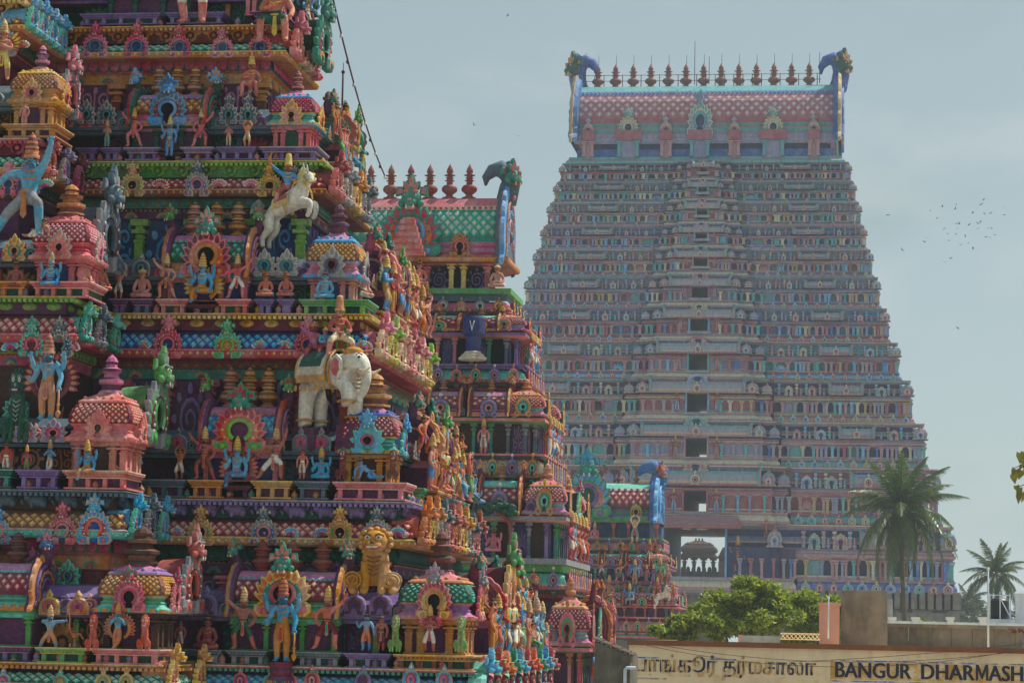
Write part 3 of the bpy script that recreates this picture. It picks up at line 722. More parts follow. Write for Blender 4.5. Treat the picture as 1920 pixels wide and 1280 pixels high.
POSES = {
 'stand': lambda: figure('stand', A_DOWN, STAND),
 'pray': lambda: figure('pray', A_FOLD, STAND, cloth='long'),
 'four': lambda: figure('four', [(-1, (-.19, .0, .6), (-.2, -.1, .52), (-.2, -.14, .56)), (1, (.2, .0, .61), (.19, -.08, .47), (.19, -.1, .42))] + A_HIGH, STAND, cloth='long'),
 'guard': lambda: figure('guard', [(1, (.24, .0, .86), (.34, -.03, .97), (.36, -.04, 1.03)), (-1, (-.24, .02, .64), (-.2, -.07, .5), (-.16, -.1, .47))],
     [(-1, (-.15, -.06, .3), (-.22, .0, .06), (-.27, -.06, .02)), (1, (.17, -.1, .34), (.15, -.02, .06), (.19, -.09, .02))], (0, 0, .49), (.0, -.01, .71)),
 'lunge': lambda: figure('lunge', [(1, (.22, -.02, .88), (.27, -.06, 1.0), (.28, -.07, 1.06)), (-1, (-.22, .0, .68), (-.3, -.06, .56), (-.34, -.07, .53))],
     [(-1, (-.2, -.05, .24), (-.32, .0, .05), (-.38, -.04, .02)), (1, (.18, -.12, .36), (.17, -.03, .07), (.2, -.1, .02))], (0, 0, .43), (.05, -.02, .65)),
 'atlas': lambda: figure('atlas', A_UP, [(-1, (-.12, -.06, .27), (-.08, .0, .05), (-.11, -.07, .02)), (1, (.12, -.06, .27), (.08, .0, .05), (.11, -.07, .02))]),
 'lotus': lambda: figure('lotus', shift([(-1, (-.19, -.02, .6), (-.14, -.14, .5), (-.08, -.19, .5)), (1, (.19, -.02, .6), (.14, -.14, .5), (.08, -.19, .5))], -.37), LOTUS, (0, 0, .11), (0, -.01, .36), fat=1.12),
 'lotus4': lambda: figure('lotus4', shift([(-1, (-.2, -.02, .6), (-.2, -.14, .56), (-.19, -.17, .63)), (1, (.2, -.02, .6), (.2, -.14, .5), (.2, -.19, .47))], -.37) + shift(A_HIGH, -.37), LOTUS, (0, 0, .11), (0, -.01, .36), fat=1.1),
 'throne': lambda: figure('throne', shift([(-1, (-.2, -.02, .6), (-.2, -.14, .55), (-.19, -.17, .62)), (1, (.2, -.02, .6), (.2, -.12, .48), (.2, -.17, .45))], -.2) + shift(A_HIGH, -.2),
     [(1, (.24, -.12, .24), (.02, -.22, .22), (-.06, -.23, .22)), (-1, (-.15, -.2, .24), (-.15, -.2, .03), (-.16, -.27, .0))], (0, 0, .27), (0, -.01, .52), cloth='long', fat=1.05),
 'flute': lambda: figure('flute', [(-1, (-.19, -.03, .68), (-.07, -.14, .8), (-.0, -.14, .82)), (1, (.2, -.03, .66), (.14, -.14, .79), (.08, -.15, .82))],
     [(-1, (-.06, -.02, .27), (-.05, .0, .05), (-.06, -.08, .02)), (1, (.06, -.08, .28), (-.08, -.07, .08), (-.1, -.1, .02))], cloth='long'),
 'archer': lambda: figure('archer', [(1, (.24, -.03, .76), (.38, -.04, .77), (.42, -.04, .78)), (-1, (-.22, -.03, .76), (-.1, -.1, .78), (-.05, -.11, .78))],
     [(-1, (-.18, -.03, .27), (-.26, .0, .05), (-.31, -.05, .02)), (1, (.17, -.07, .28), (.2, .0, .05), (.25, -.07, .02))], (0, 0, .46), (0, 0, .69)),
 'ride': lambda: figure('ride', [(-1, (-.2, -.04, .6), (-.14, -.18, .56), (-.1, -.21, .57)), (1, (.2, -.04, .6), (.14, -.18, .56), (.1, -.21, .57))],
     [(-1, (-.2, -.16, .4), (-.22, -.1, .17), (-.23, -.17, .14)), (1, (.2, -.16, .4), (.22, -.1, .17), (.23, -.17, .14))], cloth='coat'),
 'swing': lambda: figure('swing', [(-1, (-.23, -.02, .84), (-.33, -.06, .93), (-.37, -.07, .97)), (1, (.2, -.04, .62), (.16, -.17, .6), (.13, -.2, .61))],
     [(-1, (-.2, -.16, .4), (-.22, -.1, .17), (-.23, -.17, .14)), (1, (.2, -.16, .4), (.22, -.1, .17), (.23, -.17, .14))], cloth='coat'),
 'crawl': lambda: figure('crawl', [(-1, (-.34, -.06, .2), (-.33, -.1, .06), (-.36, -.13, .04)), (1, (-.16, -.12, .18), (-.16, -.18, .06), (-.2, -.2, .04))],
     [(-1, (.1, -.1, .05), (.3, -.02, .05), (.38, -.04, .08)), (1, (.24, -.1, .06), (.42, -.06, .06), (.5, -.06, .1))], (.14, 0, .2), (-.18, -.02, .3), (-.02, -.06, 0), fat=1.1),
 'garuda': lambda: figure('garuda', A_FOLD, [(-1, (-.12, -.08, .27), (-.1, .0, .05), (-.13, -.07, .02)), (1, (.12, -.08, .27), (.1, .0, .05), (.13, -.07, .02))], wings=True),
 'march': lambda: figure('march', [(-1, (-.21, -.02, .62), (-.25, -.1, .73), (-.25, -.13, .78)), (1, (.2, .02, .6), (.22, -.08, .5), (.23, -.11, .46))],
     [(-1, (-.08, -.1, .29), (-.07, -.06, .06), (-.09, -.13, .02)), (1, (.08, .04, .27), (.07, .1, .06), (.09, .02, .02))]),
 'sitleg': lambda: figure('sitleg', shift([(-1, (-.2, -.04, .6), (-.1, -.15, .6), (-.02, -.16, .62)), (1, (.22, -.02, .6), (.23, -.14, .5), (.2, -.18, .47))], -.12),
     [(-1, (-.16, -.2, .36), (-.17, -.16, .06), (-.19, -.24, .03)), (1, (.16, -.2, .36), (.17, -.16, .06), (.19, -.24, .03))], (0, 0, .36), (0, -.01, .6), cloth='short', fat=1.1),
}
def crown_mesh(kind):
    mb = MB()
    if kind == 'tall': mb.lathe([(.075, -.045), (.078, -.01), (.06, 0), (.07, .03), (.062, .05), (.066, .07), (.052, .1), (.055, .12), (.036, .16), (.028, .18), (.012, .2), (0, .215)], 10, [0, 1, 0, 1])
    elif kind == 'turban': mb.ell((0, 0, -.005), (.085, .08, .05), 0, 10, 5); mb.ell((0, -.01, .045), (.03, .03, .035), 1); ring(mb, (0, 0, -.02), .08, .078, .018, 1)
    elif kind == 'bun': mb.ell((0, .012, -.025), (.07, .07, .055), 0, 10, 5); mb.ell((0, .01, .04), (.034, .034, .04), 0, 8, 5); ring(mb, (0, 0, .012), .045, .045, .01, 1)
    elif kind == 'cone': mb.lathe([(.078, -.045), (.08, -.02), (.07, 0), (.06, .1), (.052, .17), (.04, .19), (0, .2)], 10, [1, 0, 0, 0]); 
    return mb.mesh('crown_' + kind)
def halo_mesh():
    mb = MB()
    for i in range(17): a = R(-20 + 220 * i / 16); leaf(mb, (0, .55), a, .25, .42, .09, .12, .03, 0, 1)
    arc_band(mb, (0, .55), .22, .3, -60, 240, 20, .08, .015, 1); return mb.mesh('halo')
def statue(pose, w0, h, mats, label, crown=None, flip=False, rz=0.0, halo=None, group=None, cat='statue', name='statue', prop=None):
    """mats: skin, cloth, gold, dark?, ...; the feet (or seat) are at w0"""
    me = cached('pose_' + pose, POSES[pose]); sk, cl, go = mats[:3]; sash = mats[3] if len(mats) > 3 else 'red'
    s = h / (me['top'] if me['top'] > .6 else me['top'])
    o = ob(name, me, [sk, cl, go, 'black', 'white', sash], None, w0, rz, (-s if flip else s, s, s))
    tag(o, label, cat, group or 'painted plaster statues on the towers')
    if crown: ob('crown', cached('crown_' + crown[0], lambda: crown_mesh(crown[0])), crown[1:], o, (me['hx'], me['hy'], me['top'] - .01), 0, 1.15)
    if halo: ob('halo', cached('halo', halo_mesh), halo, o, (0, .03, me['top'] - .97))
    if prop: prop(o)
    return o
def bow(o):
    mb = MB(); mb.tube([(.42 + .1 * math.cos(R(a)), -.05, .78 + .3 * math.sin(R(a))) for a in range(-80, 81, 20)], .012, 5, 0); mb.tube([(.437, -.05, .485), (.437, -.05, 1.075)], .004, 4, 0)
    ob('bow', cached('bow', lambda: mb.mesh('bow')), 'gold', o)
def mace(o):
    def mk():
        mb = MB(); mb.tube([(.21, -.12, .02), (.21, -.12, .42)], [.018, .014], 6, 0); mb.ell((.21, -.12, .08), (.04, .04, .05), 0); mb.ell((.21, -.12, .2), (.028, .028, .02), 0); return mb.mesh('mace')
    ob('mace', cached('mace', mk), 'gold', o)
def sword(o):
    def mk():
        mb = MB(); mb.plate([(-.38, .94), (-.42, 1.0), (-.41, 1.1), (-.36, 1.2), (-.33, 1.22), (-.35, 1.1), (-.35, 1.0)], -.06, .02, 0, 0, .8); mb.ell((-.375, -.07, .96), (.03, .03, .02), 0); return mb.mesh('sword')
    ob('sword', cached('sword', mk), 'gold', o)
# ---- animals: facing +x
def elephant_mesh():
    """0 hide 1 pink 2 dark 3 white tusk"""
    mb = MB(); V = [(-.28, 0, .98), (0, 0, 1.04), (.26, 0, 1.02), (.42, -.02, 1.14), (.6, -.04, 1.2), (.72, -.05, 1.05), (.79, -.06, .85), (.74, -.07, .62), (.64, -.08, .5), (.68, -.09, .43)]
    Rr = [.36, .38, .36, .27, .25, .15, .1, .075, .06, .05]; E = [(i, i + 1) for i in range(9)]
    for (x, y, kx, fx, fz, kz) in ((-.36, -.17, -.4, -.42, .02, .5), (-.34, .17, -.34, -.32, .02, .5), (.36, .16, .44, .4, .1, .56)):
        b = len(V); V += [(x, y, .82), (kx, y, kz), (fx, y, fz + .04), (fx + .02, y, fz)]; Rr += [.22, .15, .135, .14]; E += [(0 if x < 0 else 2, b), (b, b + 1), (b + 1, b + 2), (b + 2, b + 3)]
    b = len(V); V += [(.38, -.18, .82), (.56, -.22, .62), (.5, -.24, .42), (.53, -.24, .38)]; Rr += [.2, .15, .12, .11]; E += [(2, b), (b, b + 1), (b + 1, b + 2), (b + 2, b + 3)]
    b = len(V); V += [(-.58, 0, .8), (-.62, 0, .5)]; Rr += [.04, .03]; E += [(0, b), (b, b + 1)]
    skinned(mb, V, E, Rr, [0] * len(E), 2)
    for s in (-1, 1):
        ear = [(.33, 1.3), (.22, 1.22), (.2, 1.02), (.28, .86), (.38, .82), (.45, 1.0), (.44, 1.2)]
        mb.plate(ear, -.04 + s * .27 + (0 if s < 0 else .07), .07, 1, 0, .72)
        mb.tube([(.68, -.05 + s * .13, 1.0), (.84, -.06 + s * .17, .97), (.98, -.07 + s * .17, 1.04)], [.05, .04, .012], 7, 3)
        mb.ell((.72, -.04 + s * .17, 1.24), (.03, .03, .022), 2, 6, 4); mb.tube([(.66, -.04 + s * .185, 1.28), (.72, -.04 + s * .19, 1.31), (.78, -.04 + s * .15, 1.28)], .012, 4, 2)
    mb.tube([(.66, -.18, .92), (.76, -.12, .9), (.79, -.06, .88)], .02, 5, 1)
    return mb.mesh('elephant')
def elephant_cloth():
    """0 cloth 1 gold border 2 tassel"""
    mb = MB(); vs = []; fs = []; ms = []; na = 12
    xs = [-.44, -.4, -.36, .1, .16, .2]
    for x in xs:
        for i in range(na + 1):
            a = R(-28 + 236 * i / na); r = .425; vs.append((x - .06 * abs(math.cos(a)), r * math.cos(a), 1.0 + r * math.sin(a)))
    for i in range(len(xs) - 1):
        for k in range(na):
            fs.append((i * (na + 1) + k, i * (na + 1) + k + 1, (i + 1) * (na + 1) + k + 1, (i + 1) * (na + 1) + k))
            edge = i in (0, 4) or k in (0, na - 1); ms.append(1 if edge else (0 if (i == 2 and 1 < k < na - 2) else 3))
    mb.add(vs, fs, ms, True)
    for s in (-1, 1):
        for k in range(7): mb.ell((-.46 + .1 * k, s * .43, .7), (.03, .03, .06), 2, 6, 4)
    mb.tube([(.2, .42 * math.cos(R(a)), 1.0 + .42 * math.sin(R(a))) for a in range(-60, 241, 25)], .025, 5, 1)
    return mb.mesh('saddle_cloth')
def horse_mesh():
    """0 coat 1 mane/trappings 2 dark 3 pink; rearing, facing +x"""
    mb = MB(); V = [(-.3, 0, .72), (-.05, 0, .82), (.22, -.02, .95), (.36, -.03, 1.15), (.42, -.06, 1.36), (.5, -.14, 1.3), (.57, -.22, 1.16)]
    Rr = [.21, .2, .2, .13, .1, .085, .06]; E = [(i, i + 1) for i in range(6)]
    for s in (-1, 1):
        b = len(V); V += [(-.34, s * .12, .62), (-.28, s * .14, .36), (-.42, s * .14, .2), (-.4, s * .14, .02)]; Rr += [.15, .085, .055, .05]; E += [(0, b), (b, b + 1), (b + 1, b + 2), (b + 2, b + 3)]
        b = len(V); V += [(.28, s * .12, .84), (.52, s * .13, .84), (.5, s * .13, .62), (.44, s * .13, .56)]; Rr += [.11, .07, .045, .045]; E += [(2, b), (b, b + 1), (b + 1, b + 2), (b + 2, b + 3)]
    skinned(mb, V, E, Rr, [0] * len(E), 2)
    mb.tube([(.3, .04, 1.5), (.24, .05, 1.36), (.2, .05, 1.2), (.14, .04, 1.05)], [.05, .075, .07, .04], 6, 1)
    for s in (-1, 1):
        mb.tube([(.37, -.06 + s * .07, 1.42), (.36, -.07 + s * .09, 1.55)], [.035, .006], 5, 0); mb.ell((.49, -.15 + s * .075, 1.36), .02, 2, 6, 4); mb.ell((.6, -.24 + s * .03, 1.16), .015, 2, 5, 4)
    for k, (p, r) in enumerate((((.46, -.1, 1.32), .1), ((.54, -.18, 1.22), .085), ((.3, -.02, 1.02), .185))):
        ring(mb, p, r, r, .018, 1, .6 if k < 2 else -1)
    mb.tube([(-.46, 0, .78), (-.58, 0, .9), (-.68, 0, .82), (-.72, 0, .6)], [.04, .06, .05, .015], 6, 2)
    mb.tube([(.04, .21 * math.cos(R(a)), .84 + .21 * math.sin(R(a))) for a in range(-60, 241, 25)], .022, 5, 1)
    return mb.mesh('horse')
def horse_cloth():
    mb = MB(); vs = []; fs = []; ms = []
    for i, x in enumerate((-.22, -.18, .08, .12)):
        for k in range(9):
            a = R(-10 + 200 * k / 8); vs.append((x, .235 * math.cos(a), .8 + (x + .05) * .38 + .235 * math.sin(a)))
    for i in range(3):
        for k in range(8): fs.append((i * 9 + k, i * 9 + k + 1, (i + 1) * 9 + k + 1, (i + 1) * 9 + k)); ms.append(1 if i != 1 or k in (0, 7) else 0)
    mb.add(vs, fs, ms, True); return mb.mesh('saddle_cloth')
def sitting_lion_mesh():
    """0 fur 1 dark line 2 eye white 3 lip"""
    mb = MB(); V = [(0, .06, .3), (0, 0, .48), (0, -.04, .66), (0, -.08, .84)]; Rr = [.24, .2, .2, .2]; E = [(0, 1), (1, 2), (2, 3)]
    for s in (-1, 1):
        b = len(V); V += [(s * .14, -.08, .5), (s * .13, -.16, .26), (s * .13, -.2, .05), (s * .14, -.28, .03)]; Rr += [.1, .075, .07, .06]; E += [(2, b), (b, b + 1), (b + 1, b + 2), (b + 2, b + 3)]
        b = len(V); V += [(s * .24, .02, .24), (s * .3, -.14, .2), (s * .3, -.16, .05), (s * .3, -.28, .03)]; Rr += [.16, .13, .08, .06]; E += [(0, b), (b, b + 1), (b + 1, b + 2), (b + 2, b + 3)]
    skinned(mb, V, E, Rr, [0] * len(E), 2)
    c = (0, -.14, .86); mb.ell(c, (.2, .17, .19), 0, 12, 8); mb.ell((0, -.3, .79), (.13, .08, .08), 0, 10, 5); mb.ell((0, -.36, .84), (.04, .03, .03), 1, 6, 4)
    mb.tube([(-.12, -.34, .79), (-.06, -.37, .745), (0, -.375, .735), (.06, -.37, .745), (.12, -.34, .79)], .024, 6, 3)
    for k in range(6): mb.box(-.075 + .026 * k, -.055 + .026 * k, -.4, -.36, .748, .775, 2)
    for s in (-1, 1):
        mb.ell((s * .085, -.29, .92), (.045, .03, .04), 2, 8, 5); mb.ell((s * .085, -.318, .92), (.02, .012, .02), 1, 6, 4); mb.tube([(s * .03, -.3, .95), (s * .09, -.3, .985), (s * .15, -.25, .95)], .016, 5, 1)
        mb.ell((s * .2, -.06, .98), (.05, .04, .06), 0, 6, 4)
        for q, (r, zc) in enumerate(((.13, .22), (.08, .22))):
            mb.tube([(s * (.3 + r * math.cos(R(a))), -.27, zc + r * math.sin(R(a))) for a in range(-60, 241, 30)], .02, 5, 0)
    for i in range(14):
        a = R(200 + 320 * i / 13 - 90 - 70) ; a = R(-110 + 320 * i / 13 - 50); x, z = .22 * math.cos(a), .85 + .21 * math.sin(a); mb.ell((x, -.1, z), (.055, .07, .055), 0, 6, 4)
    for k in range(5): mb.tube([(-.11 + .012 * k, -.2 - .01 * k, .62 - .07 * k), (0, -.24, .58 - .07 * k), (.11 - .012 * k, -.2 - .01 * k, .62 - .07 * k)], .014, 4, 1)
    return mb.mesh('sitting_lion')
# ------------------------------------------------------------------ ground
GZ = -11.0
mb = MB(); mb.add([(-1600, -300, GZ), (1600, -300, GZ), (1600, 3250, GZ), (-1600, 3250, GZ)], [(0, 1, 2, 3)])
tag(ob('ground', mb.mesh('ground'), simple('dusty_earth', (.36, .31, .25), .95, .3, .3, lin=True)), None, None, None, 'structure')

# ------------------------------------------------------------------ NEAR TOWER
AX = -15.0
hA = {1: 39.2, 2: 40.2, 3: 40.9, 4: 41.7, 5: 42.4, 6: 43.2}
BAYF = 2.1
LV = {1: dict(k=(1292, 1258), fr=(1258, 1246), ped=(1246, 1219), eave=1150, ridge=1067),
      2: dict(k=(1018, 968), fr=(968, 936), ped=(934, 901), eave=843, ridge=757),
      3: dict(k=(668, 615), fr=(615, 588), ped=(590, 562), eave=515, ridge=432),
      4: dict(k=(365, 327), fr=(327, 302), ped=(300, 277), eave=230, ridge=165),
      5: dict(k=(105, 76), fr=(74, 48), ped=(44, 24), eave=-20, ridge=-80),
      6: dict(k=(-120, -150), fr=(-150, -170), ped=(-170, -190), eave=-230, ridge=-280)}
KCX = {1: 892, 2: 775, 3: 695, 4: 610, 5: 535, 6: 490}
BCX = {1: 305, 2: 235, 3: 140, 4: 72, 5: 40, 6: 5}
UNDER = {2: ((1018, 1046), (1052, 1076)), 3: ((668, 686), (690, 708)), 4: ((365, 383), (388, 406)), 5: ((105, 128), (132, 150)), 6: ((-120, -100), (-95, -80))}
def zA(L, py, px=450): return W(px, py, hA[L]).z
def yback(L): return {1: 48.6, 2: 47.1, 3: 46.8, 4: 45.6, 5: 45.1, 6: 44.9}[L]
towerA = empty('temple_tower', (AX, 45.0, GZ)); TA = towerA
tag(towerA, 'nearest and most colourful temple tower crowded with painted statues, filling one side of the view', 'tower', 'tiered temple towers')
XL = {L: W(-330, LV[L]['k'][0], hA[L]).x for L in LV}
XK = {L: W(KCX[L], LV[L]['k'][0], hA[L] - .1).x for L in LV}
XB = {L: W(BCX[L], LV[L]['k'][0], hA[L] - BAYF - .1).x for L in LV}
def mpath(L, d=0): return [(XB[L] - .6, hA[L] - .1 + d), (XK[L] - d, hA[L] - .1 + d), (XK[L] - d, yback(L))]
def bpath(L, d=0): return [(XL[L], hA[L] - BAYF - .1 + d), (XB[L] - d, hA[L] - BAYF - .1 + d), (XB[L] - d, hA[L] - .05)]
# colours per level: kapota groove, lip, bead, tile, tile centre ; frieze field, ledge, boss ; lotus, beam
KC = {1: ('blue', 'teal', 'gold', 'sky', 'aqua'), 2: ('maroon', 'gold', 'cream', 'pink', 'cream'), 3: ('navy', 'rose', 'yellow', 'sky', 'aqua'), 4: ('maroon', 'brown', 'gold', 'rose', 'cream'), 5: ('dkgreen', 'gold', 'yellow', 'aqua', 'cream'), 6: ('maroon', 'gold', 'yellow', 'rose', 'pink')}
KB = {1: ('dkgreen', 'gold', 'yellow', 'aqua', 'cream'), 2: ('brown', 'aqua', 'aqua', 'ochre', 'yellow'), 3: ('maroon', 'rose', 'gold', 'pink', 'cream'), 4: ('dkgreen', 'gold', 'yellow', 'aqua', 'white'), 5: ('brown', 'gold', 'yellow', 'gold', 'yellow'), 6: ('maroon', 'gold', 'yellow', 'rose', 'pink')}
FC = {1: ('dkgreen', 'pink', 'teal'), 2: ('dkgreen', 'lilac', 'lilac'), 3: ('maroon', 'gold', 'yellow'), 4: ('green', 'lime', 'lime'), 5: ('brown', 'gold', 'gold'), 6: ('plum', 'purple', 'lilac')}
FB = {1: ('plum', 'gold', 'gold'), 2: ('umber', 'slate', 'slate'), 3: ('plum', 'lime', 'lime'), 4: ('maroon', 'pink', 'rose'), 5: ('plum', 'gold', 'yellow'), 6: ('plum', 'purple', 'lilac')}
UC = {2: ('dkgreen', 'plum', 'teal'), 3: ('brown', 'teal', 'gold'), 4: ('teal', 'plum', 'gold'), 5: ('rose', 'ochre', 'teal'), 6: ('teal', 'ochre', 'gold')}
UB = {2: ('rose', 'ochre', 'green'), 3: ('lime', 'rose', 'blue'), 4: ('dkgreen', 'maroon', 'gold'), 5: ('dkgreen', 'maroon', 'gold'), 6: ('teal', 'ochre', 'gold')}
WALLC = {1: 'plum', 2: 'plum', 3: 'navy', 4: 'plum', 5: 'dkgreen'}
def boss_mesh(kind):
    mb = MB()
    if kind == 0: mb.ell((0, 0, 0), (1, .35, .5), 0, 10, 5); mb.ell((0, -.25, 0), (.45, .25, .28), 1, 8, 4)
    elif kind == 1:   # crouching beast
        mb.ell((0, -.1, 0), (1, .55, .55), 0, 9, 5); mb.ell((-.8, -.4, .3), (.42, .4, .42), 0, 8, 5); mb.ell((.6, -.3, -.25), (.35, .35, .4), 0, 7, 4); mb.ell((-.35, -.35, -.35), (.22, .3, .35), 0, 6, 4)
        mb.tube([(-.95, -.6, .25), (-1.15, -.75, -.1), (-.95, -.8, -.4)], [.2, .14, .08], 6, 0); mb.tube([(.9, 0, .1), (1.25, -.1, .5), (1.0, -.15, .75)], [.14, .1, .05], 5, 0)
    else:
        pts = [(.0 + .55 * math.cos(R(a)), -.1, .05 + .5 * math.sin(R(a))) for a in range(-90, 260, 30)]
        mb.tube(pts, [.2 - .012 * i for i in range(len(pts))], 6, 0); mb.ell((0, -.15, .05), (.22, .2, .22), 1, 7, 4); leaf(mb, (0, .05), R(20), .5, 1.2, .5, 0, .3, 0, 0); leaf(mb, (0, .05), R(160), .5, 1.2, .5, 0, .3, 0, 0)
    return mb.mesh('boss')
def kapota(root, path, z0, z1, c, nm='cornice', sp=.16, bead=.032, inner=1.9, lat=True):
    h = z1 - z0
    P = [(-.55, z0 - .04), (-.03, z0 - .035), (0, z0), (0, z0 + .17 * h), (.012, z0 + .175 * h), (.012, z0 + .175 * h + .018), (-.03, z0 + .21 * h + .02), (-.045, z0 + .4 * h), (-.1, z0 + .62 * h), (-.2, z0 + .83 * h), (-.36, z1), (-inner, z1)]
    mb = sweep(P, path, [1, 1, 1, 2, 2, 2, 0, 0, 0, 0, 0])
    o = put(nm, mb.mesh(nm), [c[0], c[1], PALE.get(c[1], 'rim')], root, root.location)
    b = path_beads(path, .0, z0 + .09 * h, sp * .85, bead)
    q = ob('bead_row', b.mesh('bead_row'), c[2], o); q['kind'] = 'stuff'
    if lat:
        lp = P[6:10]; pl = sum(math.dist(lp[i], lp[i + 1]) for i in range(3))
        m = path_lattice(path, lp, sp, max(2, round(pl / sp * 1.0)), .022, .02)
        if m.v: q = ob('tile_lattice', m.mesh('tile_lattice'), [c[3], c[4]], o); q['kind'] = 'stuff'
    o.location = -Vector(root.location)
    return o
def strip(root, path, P, c, slots, nm):
    o = put(nm, sweep(P, path, slots).mesh(nm), c, root, (0, 0, 0)); return o
def box_part(root, nm, x0, x1, y0, y1, z0, z1, c):
    mb = MB(); mb.box(x0, x1, y0, y1, z0, z1); return put(nm, mb.mesh(nm), c, root, (0, 0, 0))
def bosses(root, path, out, z, sp, s, c, kind, first=True):
    me = cached('boss%d' % kind, lambda: boss_mesh(kind))
    for i, (a, d, nn, ln, rz) in enumerate(runs(path, out)):
        n = max(1, int(ln / sp))
        for j in range(n):
            p = a + d * ((j + .5) * ln / n); put('relief_boss', me, c, root, (p.x, p.y, z), rz, (s, s, s))
for L in range(1, 7):
    lv = LV[L]; kz0, kz1 = zA(L, lv['k'][0]), zA(L, lv['k'][1]); f0, f1 = zA(L, lv['fr'][0]), zA(L, lv['fr'][1])
    lv['pz'] = (zA(L, lv['ped'][0]), zA(L, lv['ped'][1])); lv['ez'] = zA(L, lv['eave']); lv['rz'] = zA(L, lv['ridge'])
    for path, kc, fc, uc, tagn in ((mpath(L), KC[L], FC[L], UC.get(L), 'm'), (bpath(L), KB[L], FB[L], UB.get(L), 'b')):
        kapota(TA, path, kz0, kz1, kc)
        strip(TA, path, [(-.28, f0 - .02), (-.28, f1 - .05), (-.06, f1 - .045), (-.06, f1 - .02), (-.045, f1 - .018), (-.045, f1), (-1.9, f1 + .003)], list(fc[:2]) + [PALE.get(fc[1], 'rim')], [0, 1, 1, 2, 2, 1], 'frieze')
        bosses(TA, path, -.28, (f0 + f1) / 2 - .02, .42 if L != 2 else .5, (.14 if L in (3, 1) else .2) * min(1, (f1 - f0) / .22), [fc[2], 'white' if L == 1 else fc[1]], {1: 0, 2: 1, 3: 0, 4: 2, 5: 2, 6: 2}[L])
        dn = MB()
        for a, d, nn, ln, rz in runs(path, -.06):
            nd = int(ln / .09)
            for j in range(nd):
                p = a + d * ((j + .5) * ln / nd); hx, hy = abs(d.x) * .026 + abs(nn.x) * .05, abs(d.y) * .026 + abs(nn.y) * .05; dn.box(p.x - hx, p.x + hx, p.y - hy, p.y + hy, f1 - .1, f1 - .05)
        q = put('dentil_row', dn.mesh('dentil_row'), fc[2], TA, (0, 0, 0)); q['kind'] = 'stuff'
        if uc:
            (l0, l1), (b0, b1) = UNDER[L]
            lz1, lz0, bz1, bz0 = zA(L, l0), zA(L, l1), zA(L, b0), zA(L, b1)
            q = put('lotus_moulding', path_lotus(path, -.34, lz0, lz1, .2).mesh('lotus_moulding'), uc[0], TA, (0, 0, 0)); q['kind'] = 'stuff'
            strip(TA, path, [(-.5, bz0 - .02), (-.4, bz0), (-.4, bz1), (-.34, bz1 + .02), (-.34, lz0 + .01), (-.36, lz0 + .02), (-.36, lz1 + .03)], [uc[1], uc[2], uc[0]], [0, 0, 0, 2, 1, 1], 'beam')
            q = put('bead_row', path_beads(path, -.4, bz1 - .01, .09, .022).mesh('bead_row'), 'gold', TA, (0, 0, 0)); q['kind'] = 'stuff'
            fm = cached('fan', sub_fan)
            for a, d, nn, ln, rz in runs(path, -.42)[:1 if tagn == 'b' else 2]:
                nf = max(1, int(ln / .55))
                for j in range(nf): p = a + d * ((j + .5) * ln / nf); ob('fan_shell', fm, [uc[2], 'rim', uc[0], uc[1]], TA, Vector((p.x, p.y, bz0 + .01)) - TA.location, rz, (.3, .3, min(.3, (bz1 - bz0) * 1.7)))
    # recessed wall behind this storey's row of pavilions
    if L < 6:
        n = LV[L + 1]; wt = zA(L + 1, n['k'][0]) + .1
        x1 = XK[L + 1] - .5; y0 = hA[L + 1] + .35
        box_part(TA, 'storey_wall', XB[L + 1] - 1.6, x1, y0, yback(L + 1) - .4, f1 - .3, wt, WALLC[L])
        box_part(TA, 'storey_wall', XL[L] - .2, XB[L + 1] - .5, hA[L + 1] - BAYF + .35, hA[L + 1] + 2.0, f1 - .3, wt, ['maroon', 'umber', 'plum', 'maroon', 'plum'][L - 1])
        box_part(TA, 'storey_core', XL[L] - .2, XK[L] - 1.2, hA[L] + .9, yback(L) - .2, kz0 - 1.2, f1 - .02, 'plum')
        # panels with scrolls high on the wall, behind the finials
        zb = lv['ez'] + .02; zt = zA(L + 1, UNDER[L + 1][1][1]) - .02; xs = XB[L + 1] + .1; nP = max(3, int((x1 - xs) / .8)); wP = (x1 - xs) / nP
        for i in range(nP):
            panel(TA, (xs + (i + .5) * wP, y0 - .03, zb), 0, wP * .8, (zt - zb), [WALLC[L], {1: 'lilac', 2: 'lilac', 3: 'sky', 4: 'mauve', 5: 'teal'}[L]], i % 3)
        for i in range(nP + 1):
            pillar(TA, Vector((xs + i * wP, y0 - .12, zb)) - TA.location, zt - zb, .26, [['rose', 'red', 'lime', 'brown', 'slate'][L - 1], ['pink', 'rose', 'lime', 'gold', 'lilac'][L - 1]], 0, 'wall_pillar')
        for i in range(max(0, int((yback(L + 1) - y0 - 1) / 1.1))):
            panel(TA, (x1 + .03, y0 + .7 + 1.1 * i, zb), R(90), .9, zt - zb, [WALLC[L], 'purple'], i % 3)
